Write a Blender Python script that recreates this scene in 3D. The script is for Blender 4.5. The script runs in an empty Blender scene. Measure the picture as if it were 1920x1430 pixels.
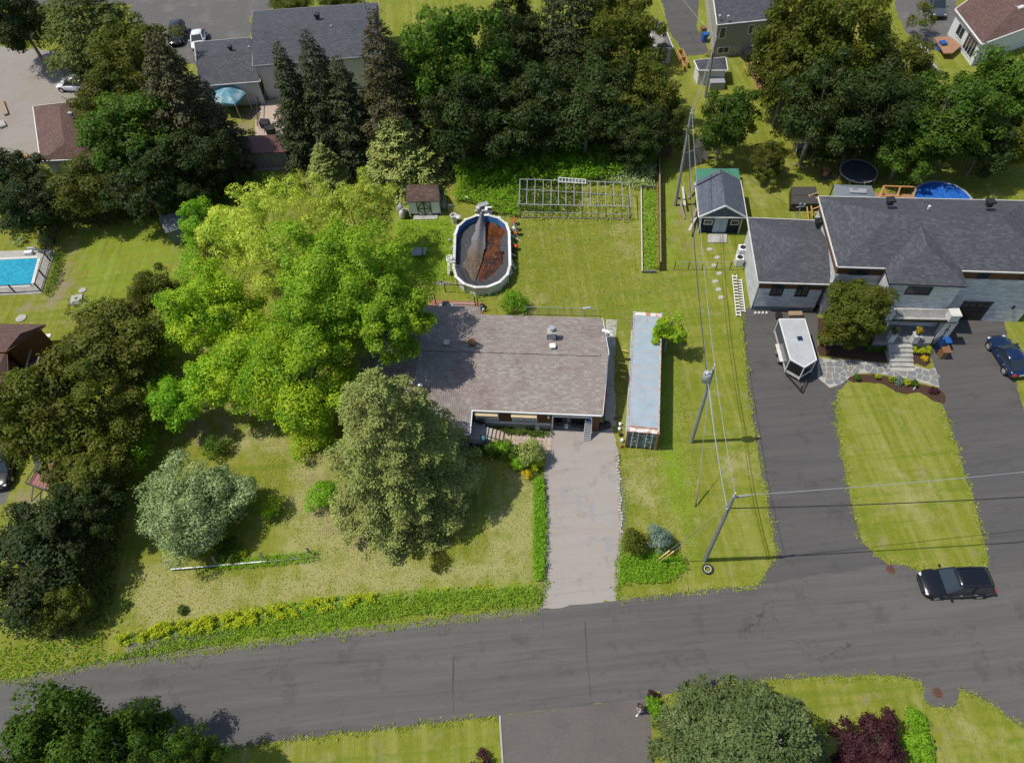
import bpy, bmesh, math, random
import numpy as np
from mathutils import Vector, Matrix
random.seed(7); RNG = np.random.default_rng(7)
sc = bpy.context.scene
# ------------------------------------------------------------------ camera
PW, PH, FPX, CAMH = 1920.0, 1430.0, 1331.0, 50.0
_d = np.array([1047.0-PW/2, 1647.0-PH/2, FPX]); _d /= np.linalg.norm(_d)
_up = -_d; _f = np.array([0, 0, 1.0]); _Y = _f-_up*np.dot(_f, _up); _Y /= np.linalg.norm(_Y)
_X = np.cross(_Y, _up); RC = np.array([_X, _Y, _up])
cam = bpy.data.cameras.new('camera'); camo = bpy.data.objects.new('camera', cam); sc.collection.objects.link(camo)
m3 = np.stack([RC[:, 0], -RC[:, 1], -RC[:, 2]], axis=1)
camo.matrix_world = Matrix.Translation((0, 0, CAMH)) @ Matrix([list(r) for r in m3]).to_4x4()
cam.sensor_width = 36; cam.lens = FPX/PW*36; cam.clip_start = .5; cam.clip_end = 3000
sc.camera = camo
# ------------------------------------------------------------------ world and sun
SUN_EL, SUN_AZ = math.radians(62), math.radians(177)      # direction towards the sun, azimuth counted from +X
w = bpy.data.worlds.new('World'); sc.world = w; w.use_nodes = True
nt = w.node_tree; nt.nodes.clear()
sky = nt.nodes.new('ShaderNodeTexSky'); sky.sky_type = 'NISHITA'; sky.sun_disc = False
sky.sun_elevation = SUN_EL; sky.sun_rotation = math.pi/2-SUN_AZ
bg = nt.nodes.new('ShaderNodeBackground'); bg.inputs[1].default_value = .15
wo = nt.nodes.new('ShaderNodeOutputWorld'); nt.links.new(sky.outputs[0], bg.inputs[0]); nt.links.new(bg.outputs[0], wo.inputs[0])
sl = bpy.data.lights.new('sun', 'SUN'); sl.energy = 4.6; sl.angle = math.radians(.5); sl.color = (1, .95, .86)
so = bpy.data.objects.new('sun', sl); sc.collection.objects.link(so)
_sd = Vector((math.cos(SUN_EL)*math.cos(SUN_AZ), math.cos(SUN_EL)*math.sin(SUN_AZ), math.sin(SUN_EL)))
so.rotation_euler = _sd.to_track_quat('Z', 'Y').to_euler(); so.location = (0, 0, 60)
sc.view_settings.view_transform = 'Standard'; sc.view_settings.look = 'None'
sc.view_settings.exposure = -0.15; sc.view_settings.gamma = 1; sc.view_settings.use_curve_mapping = False
COL = sc.collection

def P(px, py, z=0.0):
    v = RC @ np.array([px-PW/2, py-PH/2, FPX]); t = (CAMH-z)/-v[2]
    return Vector((v[0]*t, v[1]*t, z))
def mpp(px, py, z=0.0): return (P(px+1, py, z)-P(px, py, z)).length

# ------------------------------------------------------------------ materials
def _nodes(name):
    m = bpy.data.materials.new(name); m.use_nodes = True; t = m.node_tree
    return m, t, t.nodes['Principled BSDF'], (lambda k: t.nodes.new('ShaderNode'+k)), (lambda a, b: t.links.new(a, b))
def rgb(c): return (c[0], c[1], c[2], 1)
def noise_fac(N, L, vec, scale, detail=5, lo=.35, hi=.65, rough=.6):
    n = N('TexNoise'); n.inputs['Scale'].default_value = scale; n.inputs['Detail'].default_value = detail
    n.inputs['Roughness'].default_value = rough
    if vec is not None: L(vec, n.inputs['Vector'])
    r = N('MapRange'); r.inputs[1].default_value = lo; r.inputs[2].default_value = hi; L(n.outputs['Fac'], r.inputs[0])
    return r.outputs[0]
def mixc(N, L, fac, a, b, mode='MIX'):
    x = N('MixRGB'); x.blend_type = mode
    for s, v in ((0, fac), (1, a), (2, b)):
        if hasattr(v, 'links'): L(v, x.inputs[s])
        elif s == 0: x.inputs[0].default_value = v
        else: x.inputs[s].default_value = rgb(v)
    return x.outputs[0]
def mat(name, c1, c2=None, scale=3, rough=.8, metal=0, bump=.2, bs=20, c3=None, s3=.6, lo=.35, hi=.65, spec=.5, coat=0, uv=False):
    m, t, B, N, L = _nodes(name); tc = N('TexCoord'); vec = tc.outputs['UV' if uv else 'Object']
    c = None
    if c2 is None: c2 = tuple(x*.8 for x in c1)
    c = mixc(N, L, noise_fac(N, L, vec, scale, lo=lo, hi=hi), c1, c2)
    if c3 is not None: c = mixc(N, L, noise_fac(N, L, vec, s3, lo=.5, hi=.7), c, c3)
    L(c, B.inputs['Base Color']); B.inputs['Roughness'].default_value = rough; B.inputs['Metallic'].default_value = metal
    B.inputs['Specular IOR Level'].default_value = spec; B.inputs['Coat Weight'].default_value = coat
    if bump:
        n = N('TexNoise'); n.inputs['Scale'].default_value = bs; n.inputs['Detail'].default_value = 4; L(vec, n.inputs['Vector'])
        b = N('Bump'); b.inputs['Strength'].default_value = bump; b.inputs['Distance'].default_value = .03
        L(n.outputs['Fac'], b.inputs['Height']); L(b.outputs[0], B.inputs['Normal'])
    return m
def brickmat(name, c1, c2, mortar, bw, rh, ms=.01, rough=.9, bump=.5, stain=None, offset=.5, c3=None, msm=.1, stain_s=.35):
    m, t, B, N, L = _nodes(name); tc = N('TexCoord'); vec = tc.outputs['UV']
    b = N('TexBrick'); b.inputs['Scale'].default_value = 1; b.inputs['Brick Width'].default_value = bw; b.inputs['Row Height'].default_value = rh
    b.inputs['Mortar Size'].default_value = ms; b.inputs['Mortar Smooth'].default_value = msm; b.offset = offset
    b.inputs['Color1'].default_value = rgb(c1); b.inputs['Color2'].default_value = rgb(c2); b.inputs['Mortar'].default_value = rgb(mortar)
    L(vec, b.inputs['Vector']); c = b.outputs['Color']
    if c3 is not None:
        mp = N('Mapping'); mp.inputs['Scale'].default_value = (1/bw, 1/rh, 1); L(vec, mp.inputs['Vector'])
        wn = N('TexWhiteNoise'); 
        fl = N('VectorMath'); fl.operation = 'FLOOR'; L(mp.outputs[0], fl.inputs[0]); L(fl.outputs[0], wn.inputs['Vector'])
        r = N('MapRange'); r.inputs[1].default_value = .5; r.inputs[2].default_value = 1.25; L(wn.outputs['Value'], r.inputs[0])
        c = mixc(N, L, r.outputs[0], c, c3)
    c = mixc(N, L, noise_fac(N, L, tc.outputs['Object'], 9, lo=.3, hi=.7), c, mixc(N, L, 1.0, c, (.8, .8, .8), 'MULTIPLY'))
    if stain is not None: c = mixc(N, L, noise_fac(N, L, tc.outputs['Object'], stain_s, lo=.48, hi=.72), c, mixc(N, L, 1.0, c, stain, 'MULTIPLY'))
    L(c, B.inputs['Base Color']); B.inputs['Roughness'].default_value = rough; B.inputs['Specular IOR Level'].default_value = .3
    bm = N('Bump'); bm.inputs['Strength'].default_value = bump; bm.inputs['Distance'].default_value = .015; bm.invert = True
    L(b.outputs['Fac'], bm.inputs['Height']); L(bm.outputs[0], B.inputs['Normal'])
    return m
def leafmat(name, ca, cb, trans=.35, rough=.6, cc=None):
    m, t, B, N, L = _nodes(name)
    at = N('Attribute'); at.attribute_name = 'tint'; oi = N('ObjectInfo')
    c = mixc(N, L, at.outputs['Fac'], ca, cb)
    tc = N('TexCoord')
    if cc is not None: c = mixc(N, L, noise_fac(N, L, tc.outputs['Object'], .45, detail=2, lo=.42, hi=.62), c, cc)
    hs = N('HueSaturation'); r = N('MapRange'); r.inputs[3].default_value = .85; r.inputs[4].default_value = 1.15
    L(oi.outputs['Random'], r.inputs[0]); L(r.outputs[0], hs.inputs['Value']); L(c, hs.inputs['Color'])
    L(hs.outputs[0], B.inputs['Base Color']); B.inputs['Roughness'].default_value = rough; B.inputs['Specular IOR Level'].default_value = .25
    tr = N('BsdfTranslucent'); L(mixc(N, L, 1.0, hs.outputs[0], (1.25, 1.3, .55), 'MULTIPLY'), tr.inputs[0])
    mx = N('MixShader'); mx.inputs[0].default_value = trans; L(B.outputs[0], mx.inputs[1]); L(tr.outputs[0], mx.inputs[2])
    L(mx.outputs[0], t.nodes['Material Output'].inputs[0]); return m
def glassmat(name, c=(.02, .03, .035), rough=.08):
    return mat(name, c, c, rough=rough, bump=0, spec=.7, coat=.3)

M = {}
M['asphalt'] = mat('asphalt', (.082, .079, .076), (.112, .108, .103), 25, .92, c3=(.118, .115, .108), s3=.12, bump=.35, bs=60, spec=.25)
M['asphalt_old'] = mat('asphalt_old', (.10, .096, .09), (.13, .124, .116), 12, .92, c3=(.155, .145, .13), s3=.4, bump=.35, bs=50, spec=.25)
M['gravel_drive'] = mat('gravel_drive', (.42, .375, .335), (.32, .29, .27), 9, .95, c3=(.36, .34, .335), s3=.28, bump=.6, bs=45, spec=.2)
M['tar'] = mat('tar', (.03, .03, .03), (.05, .048, .045), 30, .8)
M['drive_patch'] = mat('drive_patch', (.30, .285, .28), (.25, .24, .238), 14, .9, bump=.4, bs=40)
M['verge_dirt'] = mat('verge_dirt', (.17, .14, .10), (.12, .105, .07), 6, .95, c3=(.12, .14, .04), s3=1.2, bump=.6)
M['gravel'] = mat('gravel', (.34, .30, .26), (.22, .2, .175), 18, .95, c3=(.26, .22, .17), s3=.4, bump=.7, bs=30, spec=.2)
M['dirt'] = mat('dirt', (.26, .19, .12), (.18, .14, .085), 8, .95, c3=(.16, .17, .05), s3=.9, bump=.6, bs=20, spec=.2)
M['mulch'] = mat('mulch', (.085, .045, .03), (.05, .03, .022), 25, .95, bump=.8, bs=40, spec=.2)
M['concrete'] = mat('concrete', (.42, .40, .365), (.33, .315, .285), 3, .85, c3=(.25, .24, .22), s3=.7, bump=.2)
M['concrete_dark'] = mat('concrete_dark', (.24, .235, .225), (.17, .165, .16), 3, .85, bump=.2)
M['paver'] = mat('paver', (.47, .36, .29), (.36, .28, .235), 4, .85, bump=.3)
M['paver_red'] = brickmat('paver_red', (.40, .17, .10), (.33, .15, .10), (.2, .13, .1), .22, .11, .008)
M['paver_grey'] = brickmat('paver_grey', (.155, .135, .12), (.14, .125, .112), (.10, .09, .08), .2, .1, .006, stain=(.8, .8, .82))
M['flagstone'] = mat('flagstone', (.20, .21, .21), (.14, .155, .165), 2, .8, c3=(.22, .2, .17), s3=.5, bump=.4)
M['mortar'] = mat('mortar', (.42, .39, .34), (.34, .31, .27), 8, .9)
M['white'] = mat('white_paint', (.78, .78, .76), (.68, .68, .66), 2, .45, bump=.05)
M['offwhite'] = mat('offwhite', (.62, .60, .55), (.5, .48, .44), 2, .6, bump=.05)
M['cream'] = mat('cream', (.62, .48, .28), (.54, .41, .23), 3, .7, bump=.1)
M['black'] = mat('black_plastic', (.012, .012, .013), (.02, .02, .02), 3, .5, bump=0)
M['blackmetal'] = mat('black_metal', (.015, .014, .014), (.03, .028, .026), 5, .45, bump=0)
M['rubber'] = mat('rubber', (.02, .02, .02), (.03, .03, .03), 10, .85, bump=.2)
M['alu'] = mat('aluminium', (.72, .73, .74), (.6, .61, .62), 6, .35, metal=.7, bump=.05)
M['steel'] = mat('galvanised_steel', (.50, .53, .54), (.38, .41, .42), 12, .45, metal=.4, bump=.05)
M['rust'] = mat('rust', (.42, .17, .07), (.24, .09, .045), 6, .9, c3=(.55, .33, .2), s3=3, bump=.4)
M['fence_brown'] = mat('fence_brown', (.17, .085, .055), (.12, .06, .04), 5, .8, bump=.3)
M['wood'] = mat('wood', (.34, .24, .15), (.26, .18, .11), 6, .8, bump=.3)
M['wood_new'] = mat('wood_new', (.52, .28, .10), (.42, .22, .08), 5, .75, bump=.2)
M['wood_old'] = mat('wood_old', (.27, .24, .20), (.19, .17, .14), 6, .9, bump=.4)
M['deckwood'] = mat('deck_wood', (.36, .20, .11), (.27, .14, .08), 4, .8, bump=.2)
M['polewood'] = mat('pole_wood', (.30, .31, .275), (.21, .215, .19), 3, .9, bump=.4)
M['siding_brown'] = brickmat('siding_brown', (.16, .075, .03), (.15, .07, .028), (.06, .03, .015), 4, .11, .006)
M['siding_white'] = brickmat('siding_white', (.74, .75, .75), (.72, .73, .73), (.4, .4, .4), 4, .12, .006)
M['siding_beige'] = brickmat('siding_beige', (.34, .325, .265), (.33, .315, .255), (.2, .19, .15), 4, .12, .006)
M['siding_navy'] = brickmat('siding_navy', (.018, .024, .045), (.022, .028, .05), (.01, .01, .02), 4, .14, .008)
M['found'] = mat('foundation', (.40, .37, .32), (.30, .28, .24), 2.5, .9, bump=.3)
M['found_dark'] = mat('foundation_grey', (.15, .17, .19), (.12, .14, .155), 2.5, .8, bump=.1)
M['stone_white'] = brickmat('stone_white', (.74, .75, .76), (.54, .56, .58), (.36, .37, .38), .55, .16, .010, bump=.9, c3=(.40, .42, .44))
M['roof_lot'] = brickmat('roof_lot', (.335, .28, .245), (.285, .238, .212), (.17, .14, .125), .33, .155, .014, c3=(.40, .365, .33), stain=(.78, .72, .72), stain_s=.5)
M['roof_grey'] = brickmat('roof_grey', (.085, .088, .098), (.065, .068, .077), (.045, .047, .053), .33, .15, .010, c3=(.12, .123, .135), stain=(.85, .85, .88))
M['roof_navy'] = brickmat('roof_navy', (.115, .13, .155), (.095, .11, .135), (.07, .08, .1), .33, .15, .008, c3=(.15, .165, .19))
M['roof_brown'] = brickmat('roof_brown', (.15, .085, .07), (.12, .07, .058), (.075, .05, .04), .33, .15, .008, c3=(.19, .12, .10), stain=(.85, .85, .85))
M['roof_shed'] = brickmat('roof_shed', (.12, .075, .06), (.09, .06, .05), (.05, .04, .035), .33, .15, .008, c3=(.2, .12, .09), stain=(.6, .6, .6), stain_s=1.5)
M['metal_roof'] = mat('metal_roof_brown', (.15, .06, .05), (.12, .05, .042), 4, .45, metal=.2, bump=.05)
M['metal_grey'] = mat('metal_roof_grey', (.30, .31, .32), (.24, .25, .26), 2, .5, metal=.3, bump=.05)
M['trim_grey'] = mat('trim_grey', (.30, .31, .33), (.26, .27, .29), 3, .6, bump=.05)
M['glass'] = glassmat('window_glass')
M['garage_dark'] = mat('interior_dark', (.03, .028, .026), (.05, .045, .04), 4, .9)
M['steel_blue'] = mat('container_roof', (.42, .51, .57), (.37, .45, .51), 1.5, .5, c3=(.50, .57, .61), s3=.8, bump=.1)
M['container_door'] = mat('container_door', (.055, .10, .14), (.09, .13, .16), 2.5, .5, c3=(.30, .36, .40), s3=1.8, bump=.15)
M['container_side'] = mat('container_side', (.36, .45, .53), (.30, .39, .47), 1.5, .55, bump=.1)
M['blueliner'] = mat('pool_liner', (.06, .22, .48), (.05, .18, .40), 3, .4, bump=.05)
M['netting'] = mat('pool_cover_fabric', (.035, .036, .042), (.06, .062, .068), 7, .75, bump=.3)
M['debris'] = mat('cover_debris', (.06, .04, .025), (.16, .12, .08), 28, .9, lo=.5, hi=.7, bump=.5)
M['brownwater'] = mat('stagnant_water', (.16, .045, .008), (.05, .018, .006), 1.2, .12, c3=(.02, .012, .008), s3=.6, bump=.02)
M['red'] = mat('red_plastic', (.62, .05, .02), (.5, .04, .02), 3, .4, bump=0)
M['blue_bin'] = mat('blue_bin', (.015, .10, .36), (.012, .08, .30), 3, .4, bump=0)
M['brown_bin'] = mat('brown_bin', (.22, .11, .05), (.18, .09, .04), 3, .5, bump=0)
M['teal'] = mat('teal_canvas', (.09, .26, .33), (.07, .21, .28), 2, .7, c3=(.42, .48, .48), s3=.7)
M['green_tarp'] = mat('green_tarp', (.06, .22, .15), (.05, .18, .12), 2, .6)
M['tramp'] = mat('trampoline_mat', (.035, .042, .052), (.03, .036, .045), 2, .6)
M['grey_fabric'] = mat('grey_canvas', (.16, .19, .21), (.14, .165, .19), 2, .7)
M['bronze'] = mat('hot_tub_cover', (.06, .058, .055), (.05, .048, .045), 2, .6)
M['skin'] = mat('skin', (.52, .32, .23), (.48, .29, .21), 5, .5, bump=0)
M['jacket'] = mat('jacket_cloth', (.03, .015, .018), (.05, .02, .02), 6, .85)
M['jeans'] = mat('jeans_cloth', (.30, .37, .45), (.22, .29, .38), 12, .85)
M['hair'] = mat('hair', (.11, .055, .03), (.07, .035, .02), 20, .6)
M['paint_black'] = mat('paint_black', (.006, .006, .008), (.006, .006, .008), rough=.18, bump=0, coat=.6)
M['paint_navy'] = mat('paint_navy', (.006, .018, .06), (.006, .018, .06), rough=.2, bump=0, coat=.6)
M['paint_white'] = mat('paint_white', (.72, .72, .72), (.70, .70, .70), rough=.3, bump=0, coat=.4)
M['paint_grey'] = mat('paint_grey', (.06, .07, .085), (.06, .07, .085), rough=.25, bump=0, coat=.5)
M['lamp'] = mat('lamp_lens', (.7, .7, .68), (.6, .6, .6), rough=.15, bump=0)
M['redlamp'] = mat('tail_lens', (.4, .02, .03), (.3, .02, .02), rough=.2, bump=0)
M['plate'] = mat('plate', (.6, .62, .68), (.55, .58, .64), rough=.4, bump=0)
M['bark'] = mat('bark', (.27, .24, .20), (.16, .14, .115), 6, .95, bump=.7, bs=15)
M['yellow'] = mat('yellow_plastic', (.68, .50, .16), (.6, .44, .14), 3, .5, bump=0)
M['manhole'] = mat('manhole_iron', (.16, .075, .045), (.10, .05, .035), 8, .8, bump=.4)
def roadmat(name, a, b, c_, ang, crack=(.05, .048, .046), cs=.22, cm=(.5, .62), streak=.5):
    m, t, B, N, L = _nodes(name); tc = N('TexCoord'); vec = tc.outputs['Object']
    c = mixc(N, L, noise_fac(N, L, vec, 26, 4, .3, .7, .8), a, b)
    mp = N('Mapping'); mp.inputs['Rotation'].default_value = (0, 0, ang); mp.inputs['Scale'].default_value = (.05, 1, 1); L(vec, mp.inputs[0])
    c = mixc(N, L, noise_fac(N, L, mp.outputs[0], 1.1, 6, .35, .7, .7), c, c_)
    c = mixc(N, L, noise_fac(N, L, mp.outputs[0], 3.5, 6, .52, .75, .7), c, mixc(N, L, 1.0, c, (streak+.25, streak+.24, streak+.22), 'MULTIPLY'))
    c = mixc(N, L, noise_fac(N, L, vec, .5, 7, .55, .62, .75), c, mixc(N, L, 1.0, c, (.84, .84, .84), 'MULTIPLY'))
    vo = N('TexVoronoi'); vo.feature = 'DISTANCE_TO_EDGE'; vo.inputs['Scale'].default_value = cs; nz = N('TexNoise'); nz.inputs['Scale'].default_value = 1.3; nz.inputs['Detail'].default_value = 6; L(vec, nz.inputs['Vector'])
    va = N('VectorMath'); va.operation = 'MULTIPLY_ADD'; L(nz.outputs['Color'], va.inputs[0]); va.inputs[1].default_value = (1.6, 1.6, 0); L(vec, va.inputs[2]); L(va.outputs[0], vo.inputs['Vector'])
    r = N('MapRange'); r.inputs[1].default_value = .0012; r.inputs[2].default_value = .0045; r.inputs[3].default_value = 1; r.inputs[4].default_value = 0; L(vo.outputs['Distance'], r.inputs[0])
    mk = noise_fac(N, L, vec, .12, 3, cm[0], cm[1]); q = N('Math'); q.operation = 'MULTIPLY'; L(r.outputs[0], q.inputs[0]); L(mk, q.inputs[1]); c = mixc(N, L, q.outputs[0], c, crack)
    L(c, B.inputs['Base Color']); B.inputs['Roughness'].default_value = .92; B.inputs['Specular IOR Level'].default_value = .2
    n = N('TexNoise'); n.inputs['Scale'].default_value = 40; n.inputs['Detail'].default_value = 5; L(vec, n.inputs['Vector']); bb = N('Bump'); bb.inputs['Strength'].default_value = .4; bb.inputs['Distance'].default_value = .03; L(n.outputs['Fac'], bb.inputs['Height']); L(bb.outputs[0], B.inputs['Normal']); return m
M['asphalt'] = roadmat('asphalt', (.078, .075, .071), (.11, .106, .10), (.13, .124, .113), -.06, cm=(.5, .62))
M['asphalt_drive'] = roadmat('asphalt_drive', (.07, .067, .064), (.098, .094, .09), (.105, .10, .094), 1.35, cm=(.6, .7))
M['gravel_drive'] = roadmat('gravel_drive', (.38, .325, .275), (.265, .235, .21), (.325, .30, .28), 1.57, crack=(.17, .155, .14), cs=.35, cm=(.5, .6), streak=.55)
# leaves (albedo of the leaf itself)
M['lf_maple'] = leafmat('leaf_maple', (.15, .32, .016), (.40, .54, .03), .36, cc=(.22, .38, .02))
M['lf_lime'] = leafmat('leaf_young_maple', (.42, .50, .05), (.66, .70, .12), .36, cc=(.38, .50, .05))
M['lf_yellow'] = leafmat('leaf_yellow_maple', (.27, .43, .014), (.56, .66, .035), .36, cc=(.22, .40, .018))
M['lf_gold'] = leafmat('leaf_gold', (.34, .42, .012), (.52, .56, .02), .35)
M['lf_orange'] = leafmat('leaf_spirea_gold', (.55, .38, .01), (.62, .46, .02), .3)
M['lf_green'] = leafmat('leaf_green', (.05, .12, .010), (.11, .20, .016), .35, cc=(.075, .13, .010))
M['lf_bright'] = leafmat('leaf_bright_green', (.15, .34, .016), (.32, .54, .03), .42)
M['lf_olive'] = leafmat('leaf_olive_green', (.07, .105, .010), (.15, .175, .016), .35, cc=(.12, .125, .012))
M['lf_dark'] = leafmat('leaf_dark_green', (.022, .05, .010), (.06, .098, .014), .3, cc=(.045, .062, .012))
M['lf_silver'] = leafmat('leaf_silver', (.22, .31, .105), (.47, .57, .26), .25)
M['lf_purple'] = leafmat('leaf_purple', (.045, .012, .016), (.09, .03, .035), .25)
M['nd_spruce'] = leafmat('needle_blue_spruce', (.15, .22, .045), (.42, .48, .13), .15, cc=(.28, .30, .08))
M['nd_mid'] = leafmat('needle_mid_spruce', (.06, .10, .03), (.17, .22, .07), .12, cc=(.09, .13, .035))
M['nd_dark'] = leafmat('needle_dark_spruce', (.028, .042, .014), (.065, .082, .026), .1)
M['nd_brown'] = leafmat('needle_brownish', (.05, .05, .018), (.10, .09, .035), .1)
M['nd_pine'] = leafmat('needle_pine', (.07, .10, .016), (.13, .16, .03), .2)
M['nd_blue'] = leafmat('needle_blue', (.12, .19, .14), (.2, .28, .2), .1)
M['grassblade'] = leafmat('grass_blade', (.25, .31, .04), (.42, .45, .09), .3)
M['grasslush'] = leafmat('grass_lush', (.15, .28, .02), (.30, .44, .035), .35)

# ------------------------------------------------------------------ object helpers
ORG = {}
def tag(o, label=None, cat=None, group=None, kind=None):
    if label: o['label'] = label
    if cat: o['category'] = cat
    if group: o['group'] = group
    if kind: o['kind'] = kind
    return o
def thing(name, label, cat, loc=(0, 0, 0), rz=0, group=None):
    o = bpy.data.objects.new(name, None); COL.objects.link(o); o.location = loc; o.rotation_euler = (0, 0, rz); o.empty_display_size = .3
    ORG[o.name] = Vector(loc); return tag(o, label, cat, group)
def faceuv(me):
    uvl = me.uv_layers.new(name='UVMap'); n = len(me.loops)
    if n == 0: return
    uv = np.empty((n, 2)); co = [v.co for v in me.vertices]
    for p in me.polygons:
        nr = p.normal; t = Vector((-nr.y, nr.x, 0))
        if t.length < .02: t = Vector((1, 0, 0))
        t.normalize(); b = nr.cross(t)
        for li in p.loop_indices:
            c = co[me.loops[li].vertex_index]; uv[li, 0] = c.dot(t); uv[li, 1] = c.dot(b)
    uvl.data.foreach_set('uv', uv.ravel())
class MB:
    def __init__(s): s.v = []; s.f = []; s.mi = []; s.cur = 0
    def add(s, vs, fs):
        b = len(s.v); s.v += [Vector(v) for v in vs]; s.f += [[b+i for i in f] for f in fs]; s.mi += [s.cur]*len(fs); return s
    def box(s, c, size, rz=0, rx=0, ry=0):
        c = Vector(c); h = Vector(size)/2; R = Matrix.Rotation(rz, 3, 'Z') @ Matrix.Rotation(ry, 3, 'Y') @ Matrix.Rotation(rx, 3, 'X')
        vs = [c+R @ Vector((x*h.x, y*h.y, z*h.z)) for z in (-1, 1) for y in (-1, 1) for x in (-1, 1)]
        return s.add(vs, [(0, 2, 3, 1), (4, 5, 7, 6), (0, 1, 5, 4), (1, 3, 7, 5), (3, 2, 6, 7), (2, 0, 4, 6)])
    def prism(s, pts, z0, z1):   # pts counter-clockwise seen from above
        n = len(pts); vs = [(p[0], p[1], z0) for p in pts]+[(p[0], p[1], z1) for p in pts]
        a = sum(pts[i][0]*pts[(i+1) % n][1]-pts[(i+1) % n][0]*pts[i][1] for i in range(n))
        fs = [list(range(n-1, -1, -1)), list(range(n, 2*n))]+[(i, (i+1) % n, n+(i+1) % n, n+i) for i in range(n)]
        if a < 0: fs = [f[::-1] for f in fs]
        return s.add(vs, fs)
    def beam(s, a, b, w, h=None, up=(0, 0, 1)):
        a = Vector(a); b = Vector(b); h = h or w; d = (b-a)
        if d.length < 1e-6: return s
        d.normalize(); u = Vector(up)
        if abs(d.dot(u)) > .95: u = Vector((1, 0, 0))
        x = d.cross(u).normalized(); y = x.cross(d)
        vs = [p+x*sx*w/2+y*sy*h/2 for p in (a, b) for sx, sy in ((-1, -1), (1, -1), (1, 1), (-1, 1))]
        return s.add(vs, [(0, 3, 2, 1), (4, 5, 6, 7), (0, 1, 5, 4), (1, 2, 6, 5), (2, 3, 7, 6), (3, 0, 4, 7)][::1])
    def cyl(s, a, b, r0, r1=None, n=10, cap=True):
        a = Vector(a); b = Vector(b); r1 = r0 if r1 is None else r1; d = (b-a).normalized()
        u = Vector((0, 0, 1)) if abs(d.z) < .9 else Vector((1, 0, 0)); x = d.cross(u).normalized(); y = d.cross(x)
        vs = [p+(x*math.cos(2*math.pi*i/n)+y*math.sin(2*math.pi*i/n))*r for p, r in ((a, r0), (b, r1)) for i in range(n)]
        fs = [(i, (i+1) % n, n+(i+1) % n, n+i) for i in range(n)]
        if cap: fs += [list(range(n-1, -1, -1)), list(range(n, 2*n))]
        return s.add(vs, [f[::-1] for f in fs])
    def tube(s, pts, r, n=6):
        for i in range(len(pts)-1): s.cyl(pts[i], pts[i+1], r, n=n, cap=(i in (0, len(pts)-2)))
        return s
    def lathe(s, c, prof, n=16):   # prof (r,z)
        c = Vector(c); vs = [c+Vector((r*math.cos(2*math.pi*i/n), r*math.sin(2*math.pi*i/n), z)) for r, z in prof for i in range(n)]
        fs = [(k*n+i, k*n+(i+1) % n, (k+1)*n+(i+1) % n, (k+1)*n+i) for k in range(len(prof)-1) for i in range(n)]
        fs += [list(range(n-1, -1, -1)), [(len(prof)-1)*n+i for i in range(n)]]
        return s.add(vs, fs)
    def quad(s, *p): return s.add(p, [tuple(range(len(p)))])
    def ring(s, c, R, r, n=20, k=6, axis='Z'):
        c = Vector(c); vs = []
        for i in range(n):
            a = 2*math.pi*i/n
            for j in range(k):
                b = 2*math.pi*j/k; q = Vector(((R+r*math.cos(b))*math.cos(a), (R+r*math.cos(b))*math.sin(a), r*math.sin(b)))
                if axis == 'Y': q = Vector((q.x, q.z, q.y))
                if axis == 'X': q = Vector((q.z, q.x, q.y))
                vs.append(c+q)
        return s.add(vs, [(i*k+j, ((i+1) % n)*k+j, ((i+1) % n)*k+(j+1) % k, i*k+(j+1) % k) for i in range(n) for j in range(k)])
    def build(s, name, m, parent=None, local=False, smooth=False, bevel=0, label=None):
        me = bpy.data.meshes.new(name)
        off = Vector((0, 0, 0)) if (local or parent is None) else ORG.get(parent.name, Vector((0, 0, 0)))
        me.from_pydata([tuple(v-off) for v in s.v], [], s.f)
        for mm in (m if isinstance(m, (list, tuple)) else [m]): me.materials.append(M[mm] if isinstance(mm, str) else mm)
        if any(s.mi): me.polygons.foreach_set('material_index', s.mi)
        me.validate(); me.update(); faceuv(me)
        if smooth: me.polygons.foreach_set('use_smooth', [True]*len(me.polygons))
        o = bpy.data.objects.new(name, me); COL.objects.link(o)
        if parent: o.parent = parent; ORG[o.name] = off
        else: ORG[o.name] = Vector((0, 0, 0))
        if bevel:
            b = o.modifiers.new('bevel', 'BEVEL'); b.width = bevel; b.segments = 2; b.limit_method = 'ANGLE'
        if label: o['label'] = label
        return o
def single(mb, name, m, label, cat, group=None, **k):
    c = sum(mb.v, Vector())/len(mb.v); c.z = min(v.z for v in mb.v)
    for i in range(len(mb.v)): mb.v[i] = mb.v[i]-c
    o = mb.build(name, m, None, **k); o.location = c; return tag(o, label, cat, group)
def copy_tree(o, loc=None, rz=None, label=None, parent=None):
    c = o.copy(); COL.objects.link(c)
    if parent is not None: c.parent = parent
    for ch in o.children: copy_tree(ch, parent=c)
    if loc is not None: c.location = loc
    if rz is not None: c.rotation_euler = (0, 0, rz)
    if label: c['label'] = label
    return c
def jag(pts, step=.5, amp=.08, seed=0):
    r = random.Random(seed); out = []; n = len(pts)
    for i in range(n):
        a = Vector(pts[i][:2]); b = Vector(pts[(i+1) % n][:2]); k = max(1, int((b-a).length/step))
        for j in range(k):
            p = a.lerp(b, j/k); out.append(p+Vector((r.gauss(0, amp), r.gauss(0, amp))))
    return out
def spline(pts, k=6, closed=True):
    n = len(pts); out = []
    for i in range(n if closed else n-1):
        p0, p1, p2, p3 = (Vector(pts[(i+j) % n][:2]) if closed else Vector(pts[max(0, min(n-1, i+j))][:2]) for j in (-1, 0, 1, 2))
        for j in range(k):
            t = j/k; out.append(.5*((2*p1)+(p2-p0)*t+(2*p0-5*p1+4*p2-p3)*t*t+(3*p1-p0-3*p2+p3)*t**3))
    return out
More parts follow.
